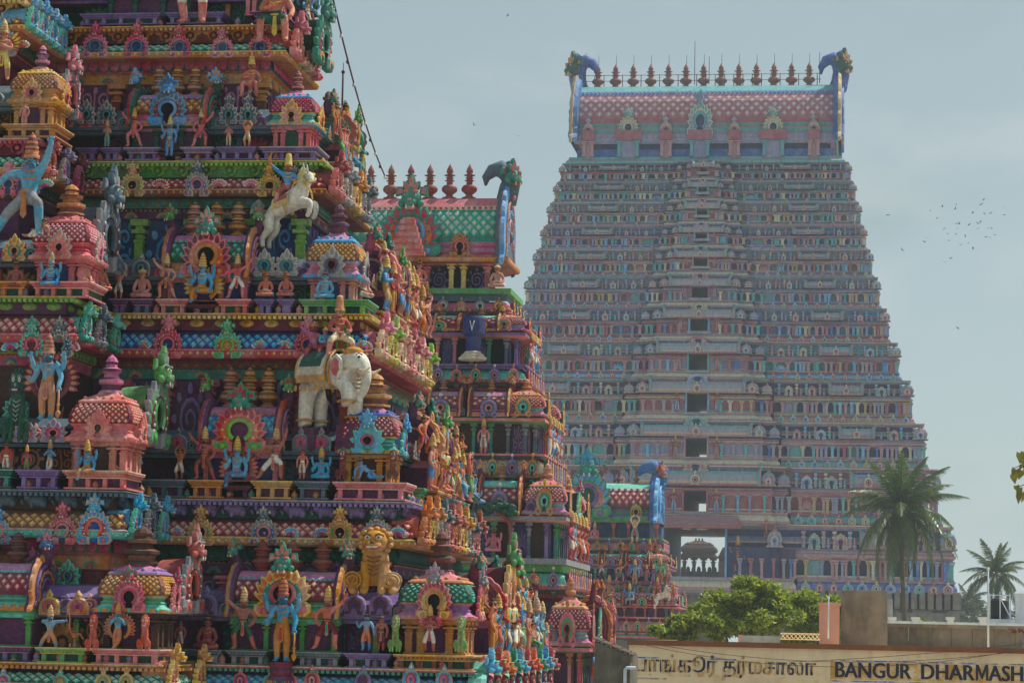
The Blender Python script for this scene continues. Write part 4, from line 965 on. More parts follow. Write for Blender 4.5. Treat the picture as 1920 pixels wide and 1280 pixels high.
# ---- pedestals: (x0, x1, ledge, post)
PED = {1: [(300, 415, 'slate', 'grey'), (423, 500, 'slate', 'grey'), (552, 640, 'slate', 'grey'), (644, 732, 'purple', 'lilac'), (738, 888, 'gold', 'brown')],
       2: [(262, 348, 'slate', 'slate'), (352, 420, 'gold', 'ochre'), (470, 548, 'gold', 'ochre'), (552, 618, 'slate', 'slate'), (624, 762, 'pink', 'pink')],
       3: [(205, 240, 'plum', 'purple'), (244, 286, 'plum', 'purple'), (292, 352, 'pink', 'salmon'), (404, 470, 'pink', 'salmon'), (476, 514, 'purple', 'lilac'), (519, 552, 'purple', 'lilac'), (560, 690, 'green', 'lime')],
       4: [(142, 182, 'purple', 'lilac'), (188, 226, 'purple', 'lilac'), (232, 300, 'lilac', 'purple'), (338, 400, 'lilac', 'purple'), (406, 480, 'purple', 'lilac'), (486, 596, 'lilac', 'purple')],
       5: [(150, 300, 'purple', 'lilac'), (310, 420, 'purple', 'lilac'), (470, 532, 'plum', 'purple')]}
PEB = {1: [(-120, 58, 'plum', 'purple'), (66, 162, 'lime', 'green'), (168, 300, 'pink', 'salmon')], 2: [(-140, 22, 'dkgreen', 'teal'), (28, 110, 'purple', 'lilac'), (116, 240, 'salmon', 'pink')],
       3: [(-140, 48, 'gold', 'ochre'), (54, 168, 'pink', 'salmon')], 4: [(-140, -5, 'gold', 'lime'), (2, 104, 'gold', 'ochre')], 5: [(-140, 30, 'gold', 'ochre')]}
def px_span(x0, x1, py, Y):
    a, b = W(x0, py, Y), W(x1, py, Y); return (a + b) / 2, b.x - a.x
for bay, T in ((0, PED), (1, PEB)):
    for L in T:
        Y = hA[L] - .06 - (BAYF if bay else 0); z0, z1 = LV[L]['pz']
        for x0, x1, a, b in T[L]:
            c, w = px_span(x0, x1, LV[L]['ped'][1], Y); pedestal(TA, (c.x, Y, z0), 0, w, z1 - z0, .95, [a, b, 'plum' if L % 2 == 0 else 'dkgreen'])
# ---- panels and dark colonnade behind the statues
PANC = {1: [('dkgreen', 'teal'), ('plum', 'purple'), ('black', 'maroon')], 2: [('navy', 'slate'), ('plum', 'purple'), ('umber', 'purple')], 3: [('dkgreen', 'teal'), ('navy', 'slate'), ('dkgreen', 'green')], 4: [('plum', 'purple'), ('dkgreen', 'teal'), ('plum', 'rose')], 5: [('dkgreen', 'teal')] * 3}
for L in range(1, 6):
    z0, z1 = LV[L]['pz'][1], LV[L]['ez']
    for bay in (0, 1):
        Y = hA[L] + .75 - (BAYF if bay else 0); xa = XB[L] + .15 if not bay else XL[L]; xb = (XK[L] - .75) if not bay else XB[L] - .6
        nP = int((xb - xa) / .52)
        for i in range(nP):
            x = xa + (i + .5) * (xb - xa) / nP; panel(TA, (x, Y, z0), 0, (xb - xa) / nP * .96, z1 - z0, PANC[L][i % 3] if not bay else ('umber', 'gold'), (i * 2 + L) % 3)
            if i % 2: pillar(TA, Vector((xa + i * (xb - xa) / nP, Y - .1, z0)) - TA.location, z1 - z0, .15, [['lime', 'salmon', 'pink', 'slate', 'gold'][L - 1], ['green', 'pink', 'salmon', 'slate', 'gold'][L - 1]], 0, 'colonnette')
        # low vaulted cloister joining the pavilions
        P = [(-.62, z1 - .14), (-.5, z1 - .12), (-.5, z1 - .06), (-.42, z1 - .05), (-.42, z1 + .02), (-.5, z1 + .2), (-.75, z1 + .38), (-1.3, z1 + .42)]
        strip(TA, mpath(L, .0) if not bay else bpath(L, 0), P, [['purple', 'slate', 'slate', 'slate', 'purple'][L - 1], ['plum', 'black', 'plum', 'slate', 'plum'][L - 1]], [1, 0, 1, 0, 1, 0, 0], 'cloister_roof')
# ---- pavilions on the main front
def sal(L, x0, x1, c, arch, fins, gab, bay=0, **k):
    Y = hA[L] + .62 - (BAYF if bay else 0); cc, w = px_span(x0, x1, LV[L]['eave'], Y - .4); z = LV[L]['pz'][1]; hr = LV[L]['rz'] - LV[L]['ez']
    s = MPP(450, 600, Y - .6)
    if arch: arch = (arch[0] * s, arch[1] * s) + arch[2:]
    return sala(TA, (cc.x, Y, z), 0, w, .5, LV[L]['ez'] - z, hr, c, arch, fins, gab, **k)
AF = lambda *a: a
s1 = sal(1, 436, 634, ('gold', 'aqua', 'green', 'maroon', 'lilac', 'mauve', 'rose', 'cream', 'green', 'plum'), (104, 96, 'flame', ('orange', 'yellow', 'teal', 'aqua', 'pink', 'black', 'pink', 'rose'), ('teal', 'salmon')),
    (3, .52, .42, 'pot', ['brown', 'copper'], .52), ('plum', 'ochre', 'plum', 'purple', 'teal', 'orange'))
s2 = sal(2, 384, 522, ('gold', 'mauve', 'gold', 'blue', 'gold', 'mauve', 'sky', 'aqua', 'pink', 'navy'), (96, 92, 'flame', ('red', 'pink', 'orange', 'cream', 'lime', 'plum', 'green', 'maroon'), ('teal', 'red')),
    (3, .7, .42, 'pot', ['ochre', 'brown'], .34), ('plum', 'red', 'plum', 'lilac', 'green', 'red'))
s3 = sal(3, 316, 466, ('sky', 'gold', 'ochre', 'dkgreen', 'sky', 'mauve', 'teal', 'aqua', 'pink', 'navy'), (92, 86, 'flame', ('maroon', 'pink', 'orange', 'yellow', 'gold', 'black', 'red', 'maroon'), ('teal', 'salmon')),
    (3, .62, .42, 'pot', ['ochre', 'brown'], .4), ('plum', 'ochre', 'plum', 'mauve', 'green', 'red'))
s4 = sal(4, 251, 386, ('gold', 'mauve', 'pink', 'brown', 'sky', 'mauve', 'ochre', 'yellow', 'dkgreen', 'plum'), (72, 72, 'flame', ('slate', 'sky', 'maroon', 'pink', 'sky', 'black', 'sky', 'slate'), ('sky', 'slate')),
    (3, .56, .36, 'pot', ['ochre', 'brown'], .34), ('dkgreen', 'red', 'dkgreen', 'teal', 'sky', 'ochre'))
s5 = sal(5, 205, 360, ('gold', 'mauve', 'pink', 'brown', 'sky', 'mauve', 'ochre', 'yellow', 'dkgreen', 'plum'), None, (3, .52, .34, 'pot', ['gold', 'brown'], .34), ('dkgreen', 'red', 'dkgreen', 'teal', 'sky', 'ochre'))
s1b = sal(1, -150, 62, ('gold', 'aqua', 'teal', 'maroon', 'sky', 'mauve', 'rose', 'cream', 'green', 'plum'), None, (3, .5, .42, 'pot', ['umber', 'brown'], .5), ('plum', 'ochre', 'plum', 'purple', 'blue', 'orange'), bay=1)
def kut(L, x, hw, c, fin, arch, bay=0, **k):
    Y = hA[L] + .12 - (BAYF if bay else 0) + hw * MPP(450, 600, hA[L]); z = LV[L]['pz'][1]; p = W(x, LV[L]['eave'], Y - hw * .01); s = MPP(450, 600, Y - .6)
    if arch: arch = (arch[0] * s, arch[1] * s) + arch[2:]
    return kuta(TA, (p.x, Y, z), 0, 2 * hw * s, LV[L]['ez'] - z, LV[L]['rz'] - LV[L]['ez'], fin, c, arch, **k)
kut(1, 812, 72, ('gold', 'mauve', 'lilac', 'dkgreen', 'gold', 'pink', 'teal', 'aqua', 'ochre', 'plum'), (.72, .44, 'step', ['brown', 'umber']), (66, 72, 'flame', ('red', 'pink', 'yellow', 'gold', 'gold', 'black', 'yellow', 'maroon'), ('grey', 'mauve')))
kut(2, 688, 56, ('gold', 'teal', 'aqua', 'maroon', 'blue', 'mauve', 'rose', 'cream', 'ochre', 'umber'), (.6, .55, 'step', ['gold', 'brown']), (62, 58, 'leaf', ('sky', 'aqua', 'sky', 'pink', 'rose', 'black', 'sky', 'sky'), ('sky', 'sky')))
kut(3, 620, 54, ('sky', 'mauve', 'pink', 'brown', 'sky', 'mauve', 'ochre', 'yellow', 'salmon', 'navy'), (.56, .36, 'step', ['plum', 'maroon']), (52, 54, 'leaf', ('grey', 'white', 'slate', 'grey', 'maroon', 'black', 'grey', 'slate'), None))
kut(4, 545, 47, ('gold', 'aqua', 'teal', 'maroon', 'sky', 'mauve', 'rose', 'pink', 'pink', 'dkgreen'), (.42, .26, 'pot', ['salmon', 'maroon']), (44, 46, 'leaf', ('gold', 'yellow', 'pink', 'gold', 'gold', 'black', 'gold', 'brown'), None))
kut(5, 490, 42, ('gold', 'aqua', 'teal', 'maroon', 'sky', 'mauve', 'rose', 'pink', 'pink', 'dkgreen'), (.42, .26, 'pot', ['salmon', 'maroon']), None)
kut(1, 238, 68, ('gold', 'aqua', 'green', 'brown', 'lilac', 'mauve', 'ochre', 'yellow', 'umber', 'plum'), (.62, .56, 'step', ['umber', 'brown']), (58, 66, 'flame', ('rose', 'pink', 'pink', 'green', 'rose', 'black', 'rose', 'red'), ('rose', 'teal')), 1)
kut(2, 180, 66, ('salmon', 'salmon', 'pink', 'maroon', 'salmon', 'salmon', 'pink', 'cream', 'salmon', 'umber'), (.66, .4, 'step', ['mauve', 'plum']), (56, 56, 'leaf', ('salmon', 'pink', 'salmon', 'cream', 'salmon', 'umber', 'salmon', 'salmon'), None), 1)
kut(3, 106, 60, ('pink', 'pink', 'rose', 'maroon', 'pink', 'pink', 'pink', 'white', 'pink', 'navy'), (.55, .48, 'step', ['gold', 'brown']), (50, 52, 'leaf', ('pink', 'white', 'pink', 'rose', 'pink', 'black', 'pink', 'pink'), None), 1)
kut(4, 56, 50, ('gold', 'gold', 'ochre', 'brown', 'yellow', 'gold', 'gold', 'yellow', 'ochre', 'plum'), (.44, .26, 'step', ['mauve', 'plum']), (44, 46, 'leaf', ('gold', 'yellow', 'rose', 'gold', 'rose', 'black', 'gold', 'gold'), None), 1)
# ---- arch ornaments on the cloister roofs and cornices: (px, foot py, w, h, kind, colours, mask)
def front_arch(L, x, py, w, h, kind, c, mask=None, bay=0, dy=0.0):
    Y = hA[L] - (BAYF if bay else 0) + dy; p = W(x, py, Y); s = MPP(x, py, Y); return arch_orn(TA, p - TA.location, 0, w * s, h * s, kind, c, mask)
SL = ('slate', 'white', 'navy', 'white', 'teal', 'black', 'slate', 'slate'); PUR = ('purple', 'lilac', 'plum', 'lilac', 'plum', 'navy', 'plum', 'plum')
DSL = ('slate', 'grey', 'rose', 'rose', 'rose', 'maroon', 'slate', 'slate'); GR = ('grey', 'white', 'slate', 'white', 'teal', 'navy', 'grey', 'slate')
for L, items in {1: [(338, 48, 'plaque', PUR), (386, 48, 'plaque', PUR), (664, 46, 'plaque', PUR), (713, 46, 'plaque', PUR)], 2: [(294, 38, 'plaque', DSL), (333, 38, 'plaque', DSL), (564, 37, 'plaque', DSL), (602, 37, 'plaque', DSL)],
                 3: [(220, 36, 'plaque', SL), (264, 36, 'plaque', SL), (496, 44, 'leaf', GR), (537, 44, 'leaf', GR)], 4: [(161, 38, 'leaf', SL), (199, 38, 'leaf', SL), (428, 38, 'leaf', SL), (465, 38, 'leaf', SL)]}.items():
    for x, w, k, c in items: front_arch(L, x, LV[L]['eave'] + 3, w, w * (1.18 if k == 'plaque' else 1.12), k, c, 'slate' if (L == 4 and x > 400) else None, 0, .3)
for x in (92, 146): front_arch(1, x, 1152, 42, 44, 'plaque', ('gold', 'yellow', 'rose', 'gold', 'rose', 'maroon', 'gold', 'brown'), None, 1, .3)
for x in (48, 100): front_arch(2, x, 829, 50, 44, 'leaf', ('lilac', 'white', 'rose', 'white', 'pink', 'black', 'lilac', 'purple'), None, 1, .3)
front_arch(3, 27, 490, 46, 46, 'leaf', ('gold', 'yellow', 'teal', 'gold', 'gold', 'black', 'gold', 'brown'), None, 1, .3)
GO = ('gold', 'yellow', 'green', 'gold', 'gold', 'black', 'gold', 'brown'); GY = ('grey', 'white', 'blue', 'white', 'pink', 'navy', 'slate', 'slate')
PK = ('rose', 'pink', 'maroon', 'cream', 'pink', 'navy', 'pink', 'rose'); GN = ('green', 'aqua', 'rose', 'cream', 'lime', 'gold', 'green', 'dkgreen')
RS = ('rose', 'pink', 'navy', 'pink', 'slate', 'navy', 'rose', 'maroon'); SK = ('sky', 'white', 'rose', 'white', 'pink', 'blue', 'sky', 'blue'); AQ = ('aqua', 'teal', 'rose', 'white', 'pink', 'maroon', 'aqua', 'teal')
for L, items in {2: [(375, GO, 'gold', 52), (495, GY, 'slate', 54), (637, GO, 'gold', 52), (706, GY, 'slate', 52)], 3: [(314, PK, 'pink', 56), (427, GN, 'green', 54), (577, PK, 'pink', 56), (642, GN, 'green', 52)],
                 4: [(248, GO, 'gold', 46), (369, GY, 'slate', 46), (506, GO, 'gold', 44), (553, GY, 'slate', 42)], 5: [(178, RS, 'rose', 48), (256, RS, 'rose', 46), (337, RS, 'rose', 44), (417, RS, 'rose', 42), (487, RS, 'rose', 44)],
                 1: [(450, PK, None, 30), (505, GN, None, 26), (545, PK, None, 24), (585, PK, None, 30), (680, PUR, None, 30), (770, SK, None, 34), (832, SK, None, 34)]}.items():
    for x, c, mk, w in items: front_arch(L, x, LV[L]['k'][0] + (4 if L != 1 else -2), w, w * 1.02 if L != 1 else w * 1.4, 'flame' if L != 1 else 'plaque', c, mk, 0, -.06)
for L, items in {2: [(117, PK, 'red', 56), (177, SK, 'sky', 62), (-4, SK, 'sky', 50)], 3: [(60, AQ, 'aqua', 50), (110, SL, 'slate', 50), (-30, AQ, 'aqua', 50)], 4: [(15, PK, 'pink', 46), (50, PUR, 'lilac', 46)], 5: [(4, SK, 'sky', 56)],
                 1: [(113, GN, None, 30), (192, GO, None, 30), (236, GO, None, 30), (5, SK, None, 30)]}.items():
    for x, c, mk, w in items: front_arch(L, x, LV[L]['k'][0] + 2, w, w * 1.05 if L != 1 else w * 1.4, 'flame' if L != 1 else 'plaque', c, mk, 1, -.06)
# fan shells set into the cornices
for L, bay, items in ((2, 0, [(332, 'sky'), (545, 'sky'), (604, 'sky'), (746, 'sky')]), (3, 0, [(268, 'gold'), (487, 'gold'), (532, 'gold'), (682, 'gold')]), (2, 1, [(25, 'pink'), (72, 'pink'), (219, 'pink')]), (3, 1, [(20, 'sky'), (132, 'rose')]), (4, 0, [(205, 'rose'), (300, 'rose'), (410, 'pink'), (470, 'pink')]), (4, 1, [(85, 'aqua')]), (5, 1, [(40, 'gold')])):
    for k, (x, c) in enumerate(items):
        Y = hA[L] - (BAYF if bay else 0) - .05; p = W(x, LV[L]['k'][0] - 12, Y); s = MPP(x, 600, Y) * 38
        ob('fan_shell', cached('fan', sub_fan), [c, 'white', 'rose' if c != 'rose' else 'pink', 'navy'], TA, p - TA.location, 0, (s, s, s), (R(-12), R(12 if k % 2 else -12), 0))
# leafy crests standing along the back wall, between and behind the finials
rg0 = random.Random(31)
for L in range(1, 6):
    n_ = LV[L + 1]
    for bay in (1,):
        y = hA[L + 1] + .1 - (BAYF if bay else 0); xa = XB[L + 1] + .2 if not bay else XL[L]; xb = XK[L + 1] - .8 if not bay else XB[L + 1] - .7; n = int((xb - xa) / .6)
        for j in range(n):
            c = rg0.choice([('mauve', 'pink'), ('teal', 'aqua'), ('lilac', 'rim'), ('salmon', 'yellow'), ('sky', 'aqua'), ('gold', 'yellow')])
            arch_orn(TA, Vector((xa + (j + .5) * (xb - xa) / n, y, LV[L]['ez'] + .38)) - TA.location, 0, .44, .42, 'leaf' if j % 2 else 'flame', (c[0], c[1], 'maroon', 'cream', c[0], 'navy', c[0], c[0]), c[0] if j % 2 == 0 else None)
# small plaques and knobs filling the gaps along the cloister roofs and ledges
rg0 = random.Random(17)
for L in range(1, 6):
    for bay in (0, 1):
        path = mpath(L) if not bay else bpath(L)
        for ri, (a, d, nn, ln, rz) in enumerate(runs(path, -.42)):
            n = int(ln / .36)
            for j in range(n):
                p = a + d * ((j + .5) * ln / n); cc = rg0.choice([PUR, DSL, SL, GN, PK, GO])
                arch_orn(TA, Vector((p.x, p.y, LV[L]['ez'] + .0)) - TA.location, rz, .26, .26, 'plaque', cc)
                q = p + nn * .2
                put('knob', cached('knob', lambda: (lambda m: (m.lathe([(.5, 0), (.55, .1), (.3, .25), (.42, .45), (.3, .65), (.12, .8), (0, 1)], 8, [0, 1, 0]), m.mesh('knob'))[-1])(MB())), [rg0.choice(['gold', 'pink', 'teal', 'lilac', 'salmon']), 'gold'], TA, (q.x, q.y, zA(L, LV[L]['fr'][1]) + .0), 0, (.16, .16, .2))
# ---- heads and hoods along the side of the projecting bay
for L, cs in {5: ['sky', 'sky', 'sky', 'sky'], 4: ['red', 'lilac', 'maroon'], 3: ['aqua', 'slate', 'aqua'], 2: ['sky', 'slate', 'sky'], 1: ['ochre', 'gold']}.items():
    z = zA(L, LV[L]['k'][0]) + .02
    for i, c in enumerate(cs):
        y = hA[L] - BAYF + .25 + (BAYF - .5) * i / max(1, len(cs) - 1)
        arch_orn(TA, Vector((XB[L] + .0, y, z)) - TA.location, R(90), .5, .52, 'flame', (c, {'sky': 'aqua', 'slate': 'grey', 'red': 'pink', 'lilac': 'rim', 'maroon': 'rose', 'aqua': 'teal', 'ochre': 'yellow', 'gold': 'yellow'}[c], 'rose', 'rim', c, 'navy', c, c), c).scale.y = .8
for L, c, wv in ((1, 'red', 1.1), (2, 'green', 1.25), (3, 'slate', 1.3), (4, 'pink', 1.0)):
    z = LV[L]['ez'] - .02; y = hA[L] - BAYF + 1.55
    arch_orn(TA, Vector((XB[L] - .12, y, z)) - TA.location, R(90), wv, wv * 1.0, 'flame', (c, 'grey', 'maroon', 'white', c, 'black', c, c), c)
# ---- receding side face of the main block
SIDEC = {1: ('maroon', 'red', 'maroon', 'orange'), 2: ('plum', 'gold', 'plum', 'sky'), 3: ('plum', 'salmon', 'rose', 'green'), 4: ('teal', 'copper', 'plum', 'gold'), 5: ('dkgreen', 'sky', 'teal', 'rose')}
rng = random.Random(11)
LIGHT = {'sky': 'aqua', 'red': 'salmon', 'orange': 'ochre', 'teal': 'aqua', 'gold': 'yellow', 'slate': 'grey', 'copper': 'salmon', 'pink': 'cream', 'lime': 'yellow', 'salmon': 'cream', 'rose': 'pink', 'grey': 'rim'}
for L in range(1, 6):
    z0, z1 = LV[L]['pz'][1], LV[L]['ez']; pz0 = LV[L]['pz'][0]; X = XK[L]; ya = hA[L] + 1.35; yb = yback(L) - .3; cA = SIDEC[L]
    hr = LV[L]['rz'] - LV[L]['ez']; y = ya; i = 0; pat = [('t', .9), ('b', 2.1), ('t', .9), ('s', 1.7), ('t', .9), ('k', 1.2)] if L < 4 else [('t', .8), ('b', 1.6), ('k', 1.0)]
    tot = sum(p[1] for p in pat); sc = (yb - ya) / tot
    for kind, wd in pat:
        wd *= sc; yc = y + wd / 2; y += wd; i += 1
        pc = [('pink', 'salmon'), ('slate', 'grey'), ('salmon', 'orange'), ('green', 'lime'), ('gold', 'brown')][(i + L) % 5]
        pedestal(TA, (X - .12 + (.15 if kind == 'b' else 0), yc, pz0), R(90), wd * .96, z1 * 0 + LV[L]['pz'][1] - pz0, .95, [pc[0], pc[1], 'black'])
        if kind in 'sb':
            k2 = .44 if kind == 'b' else .36
            sala(TA, (X - .7 + (.2 if kind == 'b' else 0), yc, z0), R(90), wd * .78, k2, z1 - z0, hr * (.9 if kind == 'b' else .78), ('gold', 'mauve', 'aqua', 'maroon', 'lilac', cA[0], 'rose', 'cream', 'pink', 'plum'),
                 (wd * .55, wd * .55, 'flame', (cA[3], 'yellow', 'red', 'cream', 'gold', 'black', 'aqua', cA[0]), ('green', cA[1])), (2, .5, .34, 'pot', ['gold', 'brown'], .5), (cA[0], cA[1], cA[2], cA[0], 'teal', 'orange'))
        elif kind == 't':
            for s in (-1, 1): arch_orn(TA, Vector((X - .32, yc + s * wd * .24, z1 - .02)) - TA.location, R(90), wd * .46, wd * .5, 'leaf', (cA[2], 'white', cA[3], 'gold', 'gold', 'black', 'gold', cA[0]), cA[1] if s > 0 else None)
        else:
            kuta(TA, (X - .75, yc, z0), R(90), wd * .95, z1 - z0, hr, (.5, .34, 'step', ['brown', 'umber']), ('gold', 'mauve', 'lilac', 'dkgreen', 'gold', 'pink', 'teal', 'aqua', 'ochre', 'plum'), (wd * .45, wd * .5, 'leaf', (cA[3], 'white', 'rose', 'gold', 'gold', 'black', 'gold', cA[0]), None))
    # heads along the side cornice
    z = zA(L, LV[L]['k'][0]) + .02; n = int((yback(L) - hA[L]) / .86)
    cs = {1: ['sky', 'red', 'orange', 'teal'], 2: ['orange', 'gold', 'slate', 'copper'], 3: ['pink', 'lime', 'salmon', 'rose'], 4: ['copper', 'grey', 'gold', 'slate'], 5: ['rose', 'salmon', 'rose', 'red']}[L]
    for j in range(n):
        c = cs[j % 4]; yy = hA[L] + .35 + j * (yback(L) - hA[L] - .5) / n
        ao = arch_orn(TA, Vector((X + .04, yy, z)) - TA.location, R(90), .74, .56 if L > 1 else .5, 'flame' if L > 1 else 'plaque', (c, LIGHT.get(c, 'rim'), 'maroon', 'cream', LIGHT.get(c, c), 'navy', c, c), c)
        ao.scale.y = .95
# ------------------------------------------------------------------ statues of the near tower
def st(pose, L, x, py, hp, mats, label, crown=None, bay=0, dy=None, **k):
    if dy is None: dy = .0 if pose in ('guard', 'lunge') else .1
    Y = hA[L] - (BAYF if bay else 0) + dy; p = W(x, py, Y); s = MPP(x, py, Y); return statue(pose, p, hp * s * 1.1, mats, label, crown, **k)
G = 'gold'; TALL = ('tall', 'gold', 'yellow'); BUN = ('bun', 'umber', 'gold'); TB = ('turban', 'umber', 'red')
P_, B_, BR = 'skinpink', 'skinblue', 'skinbrown'
HAL = ['gold', 'red']
R1, R2, R3, R4 = 'lowest visible storey', 'storey with the elephant', 'storey with the white horse', 'storey above the horse'
# lowest storey
st('stand', 1, 337, 1217, 46, (BR, 'white', G), f'small bare-chested man in white cloth, {R1} of nearest tower', BUN)
st('lotus', 1, 388, 1217, 52, ('copper', 'pink', G), f'red-brown seated ascetic beside the smiling guardian, {R1} of nearest tower', BUN)
st('guard', 1, 455, 1217, 84, (BR, 'dkgreen', G), f'brown guardian in green shorts raising one arm, {R1}', TALL, flip=True)
st('four', 1, 527, 1240, 116, (B_, 'gold', G, 'red'), f'tall blue four-armed deity with golden garments standing under large arch, {R1}', ('tall', 'copper', 'gold'), dy=-.12, prop=mace)
st('guard', 1, 613, 1217, 86, (P_, 'maroon', G, 'teal'), f'pink guardian in maroon breeches raising one arm, {R1}', TALL)
st('march', 1, 686, 1219, 60, (B_, 'orange', G), f'blue striding figure next to a red one under eye plaques, {R1}', BUN)
st('stand', 1, 714, 1219, 56, ('red', 'maroon', G), f'red standing figure next to a blue one under eye plaques, {R1}', BUN)
st('garuda', 1, 805, 1221, 64, (BR, 'white', 'pink'), f'winged brown figure in white shorts in the green-domed corner niche, {R1}', TALL, dy=.05)
st('archer', 1, 92, 1221, 62, (B_, 'ochre', G), f'blue archer drawing a bow on lime ledge, {R1}', TALL, 1, prop=bow)
st('lunge', 1, 140, 1221, 38, (BR, 'umber', G), f'crouching brown attendant below the archer on lime ledge, {R1}', BUN, 1, flip=True)
st('flute', 1, 219, 1221, 66, (B_, 'gold', G), f'blue cross-legged standing flute player under orange dome, {R1}', TALL, 1, dy=0.02, halo=['rose', 'gold'])
# storey 2
st('atlas', 2, 336, 898, 50, (BR, 'white', G), f'brown man with both arms overhead in white loincloth, {R2}', BUN)
st('guard', 2, 382, 899, 72, (BR, 'brown', G), f'brown guardian pushing up the blue barrel roof on its far end, {R2}', TALL, flip=True)
st('throne', 2, 443, 913, 66, (B_, 'blue', G), f'blue four-armed deity enthroned under round window arch, {R2}', TALL, dy=-.04, halo=HAL)
st('lunge', 2, 512, 899, 72, (BR, 'white', G), f'brown guardian lunging in white cloth beside the elephant leg, {R2}', TALL)
st('stand', 2, 566, 898, 48, (P_, 'white', G), f'pink potbellied figure in white skirt below elephant, {R2}', TB)
st('lotus4', 2, 602, 898, 40, (B_, 'sky', G), f'small blue seated deity beside potbellied pink figure, {R2}', TALL)
st('crawl', 2, 688, 898, 33, (B_, 'sky', G), f'blue infant crawling in pink corner niche, {R2}', BUN, dy=.05)
st('stand', 2, 10, 889, 50, (BR, 'white', G), f'brown man in long white cloth at photo edge, {R2}', BUN, 1)
st('stand', 2, 49, 889, 40, ('rose', 'green', G), f'small rose figure in green trousers, {R2}', TALL, 1)
st('flute', 2, 92, 891, 48, (B_, 'white', G), f'small blue flute player in white, {R2}', TALL, 1)
st('throne', 2, 162, 900, 52, (B_, 'ochre', G), f'lion-maned blue seated deity in ochre under salmon dome, {R2}', TALL, 1, dy=-.05)
st('lotus', 2, 222, 890, 48, (P_, 'white', G), f'pink seated musician beside the salmon dome niche, {R2}', TB, 1, dy=.5, rz=R(60))
st('stand', 2, 255, 892, 52, (B_, 'ochre', G), f'blue standing figure in the angle behind salmon dome, {R2}', TALL, 1, dy=1.2, rz=R(70))
st('four', 2, 86, 787, 116, (B_, 'gold', G, 'red'), 'large blue four-armed deity in gold garments on purple plaques between two domes', ('tall', 'gold', 'copper'), 1, dy=-.02, halo=['gold', 'maroon'], prop=mace)
# storey 3
st('atlas', 3, 222, 560, 46, (P_, 'white', G), f'thin pink man raising both arms overhead, {R3}', ('bun', 'yellow', G))
st('lotus', 3, 266, 560, 46, (P_, 'pink', G), f'bearded pink sage seated beside man with raised arms, {R3}', ('turban', 'yellow', 'gold'))
st('guard', 3, 311, 560, 62, (P_, 'red', G), f'red-skirted guardian with raised arm at green barrel roof, {R3}', ('tall', 'yellow', 'gold'), flip=True)
st('throne', 3, 378, 569, 66, (B_, 'ochre', 'yellow'), f'blue and yellow enthroned deity under orange arch, {R3}', ('tall', 'yellow', 'gold'), dy=-.04, halo=['yellow', 'ochre'])
st('guard', 3, 444, 560, 62, (P_, 'white', 'ochre'), f'golden-armed guardian in white skirt at green barrel roof, {R3}', ('tall', 'yellow', 'gold'))
st('lotus', 3, 498, 557, 38, (P_, 'white', G), f'bearded seated sage, nearer to the enthroned deity of a pair, {R3}', TB)
st('lotus', 3, 536, 557, 38, (P_, 'lilac', G), f'bearded seated sage, nearer to the corner dome of a pair, {R3}', TB)
st('lotus', 3, 609, 561, 44, (B_, 'sky', 'yellow'), f'blue flute-playing child seated in green corner niche, {R3}', ('bun', 'navy', 'gold'), dy=.02)
st('lotus', 3, 680, 558, 46, (P_, 'white', G), f'pink figure seated round the corner behind green niche, {R3}', BUN, dy=.8, rz=R(70))
st('lotus', 3, 29, 540, 42, ('copper', 'red', G), f'dark red seated figure under gold arch, {R3}', BUN, 1)
st('lotus4', 3, 95, 537, 42, (B_, 'blue', 'yellow'), f'blue seated deity in bright pink niche, {R3}', ('tall', 'grey', 'gold'), 1, dy=0)
st('lotus', 3, 155, 536, 44, (P_, 'pink', 'lime'), f'pink seated musician beside bright pink niche, {R3}', ('turban', 'green', 'gold'), 1, dy=.45, rz=R(60))
st('lotus', 3, 188, 545, 46, (P_, 'grey', G), f'pink praying figure in the recess behind bright pink niche, {R3}', BUN, 1, dy=1.6, rz=R(70))
st('lunge', 3, 46, 444, 138, (B_, 'grey', 'gold', 'gold'), 'huge blue lion-headed deity lunging above the gold arch', ('tall', 'gold', 'brown'), 1, dy=.1)
st('crawl', 3, 72, 446, 30, (BR, 'white', G), 'brown figure lying trampled beneath the lunging blue deity', BUN, 1, dy=.05, flip=True)
# storey 4
st('pray', 4, 200, 276, 38, (P_, 'aqua', G), f'small pink praying figure below slate leaf plaques, {R4}', ('tall', 'yellow', 'gold'))
st('guard', 4, 250, 276, 54, (P_, 'pink', 'ochre'), f'slim pink guardian leaning on orange barrel roof, {R4}', ('tall', 'yellow', 'gold'), flip=True)
st('four', 4, 317, 293, 56, (B_, 'sky', 'yellow'), f'small blue deity with yellow jewels under blue arch, {R4}', ('tall', 'yellow', 'gold'), dy=-.1)
st('guard', 4, 376, 276, 54, (P_, 'rose', G), f'pink guardian striding under orange barrel roof end, {R4}', ('tall', 'yellow', 'gold'))
st('pray', 4, 428, 275, 36, (P_, 'cream', G), f'tiny pink figure in cream robe, {R4}', BUN)
st('atlas', 4, 463, 275, 40, ('orange', 'yellow', G), f'orange squat figure with bent legs, {R4}', BUN)
st('sitleg', 4, 470, 186, 62, (P_, 'pink', 'yellow', 'red'), 'pink warrior with round shield seated above slate plaques', ('tall', 'yellow', 'gold'), dy=.5)
st('stand', 4, 45, 237, 40, (P_, 'pink', 'pink'), f'plain pink figure standing before golden pavilion, {R4}', BUN, 1, dy=-.02)
st('stand', 4, 93, 238, 38, (P_, 'pink', 'pink'), f'plain pink figure on the return side of golden pavilion, {R4}', BUN, 1, dy=.4, rz=R(80))
st('garuda', 4, 4, 152, 84, (P_, 'yellow', 'yellow'), 'pink bird-winged figure in yellow with joined hands at photo edge', TALL, 1, dy=.3)
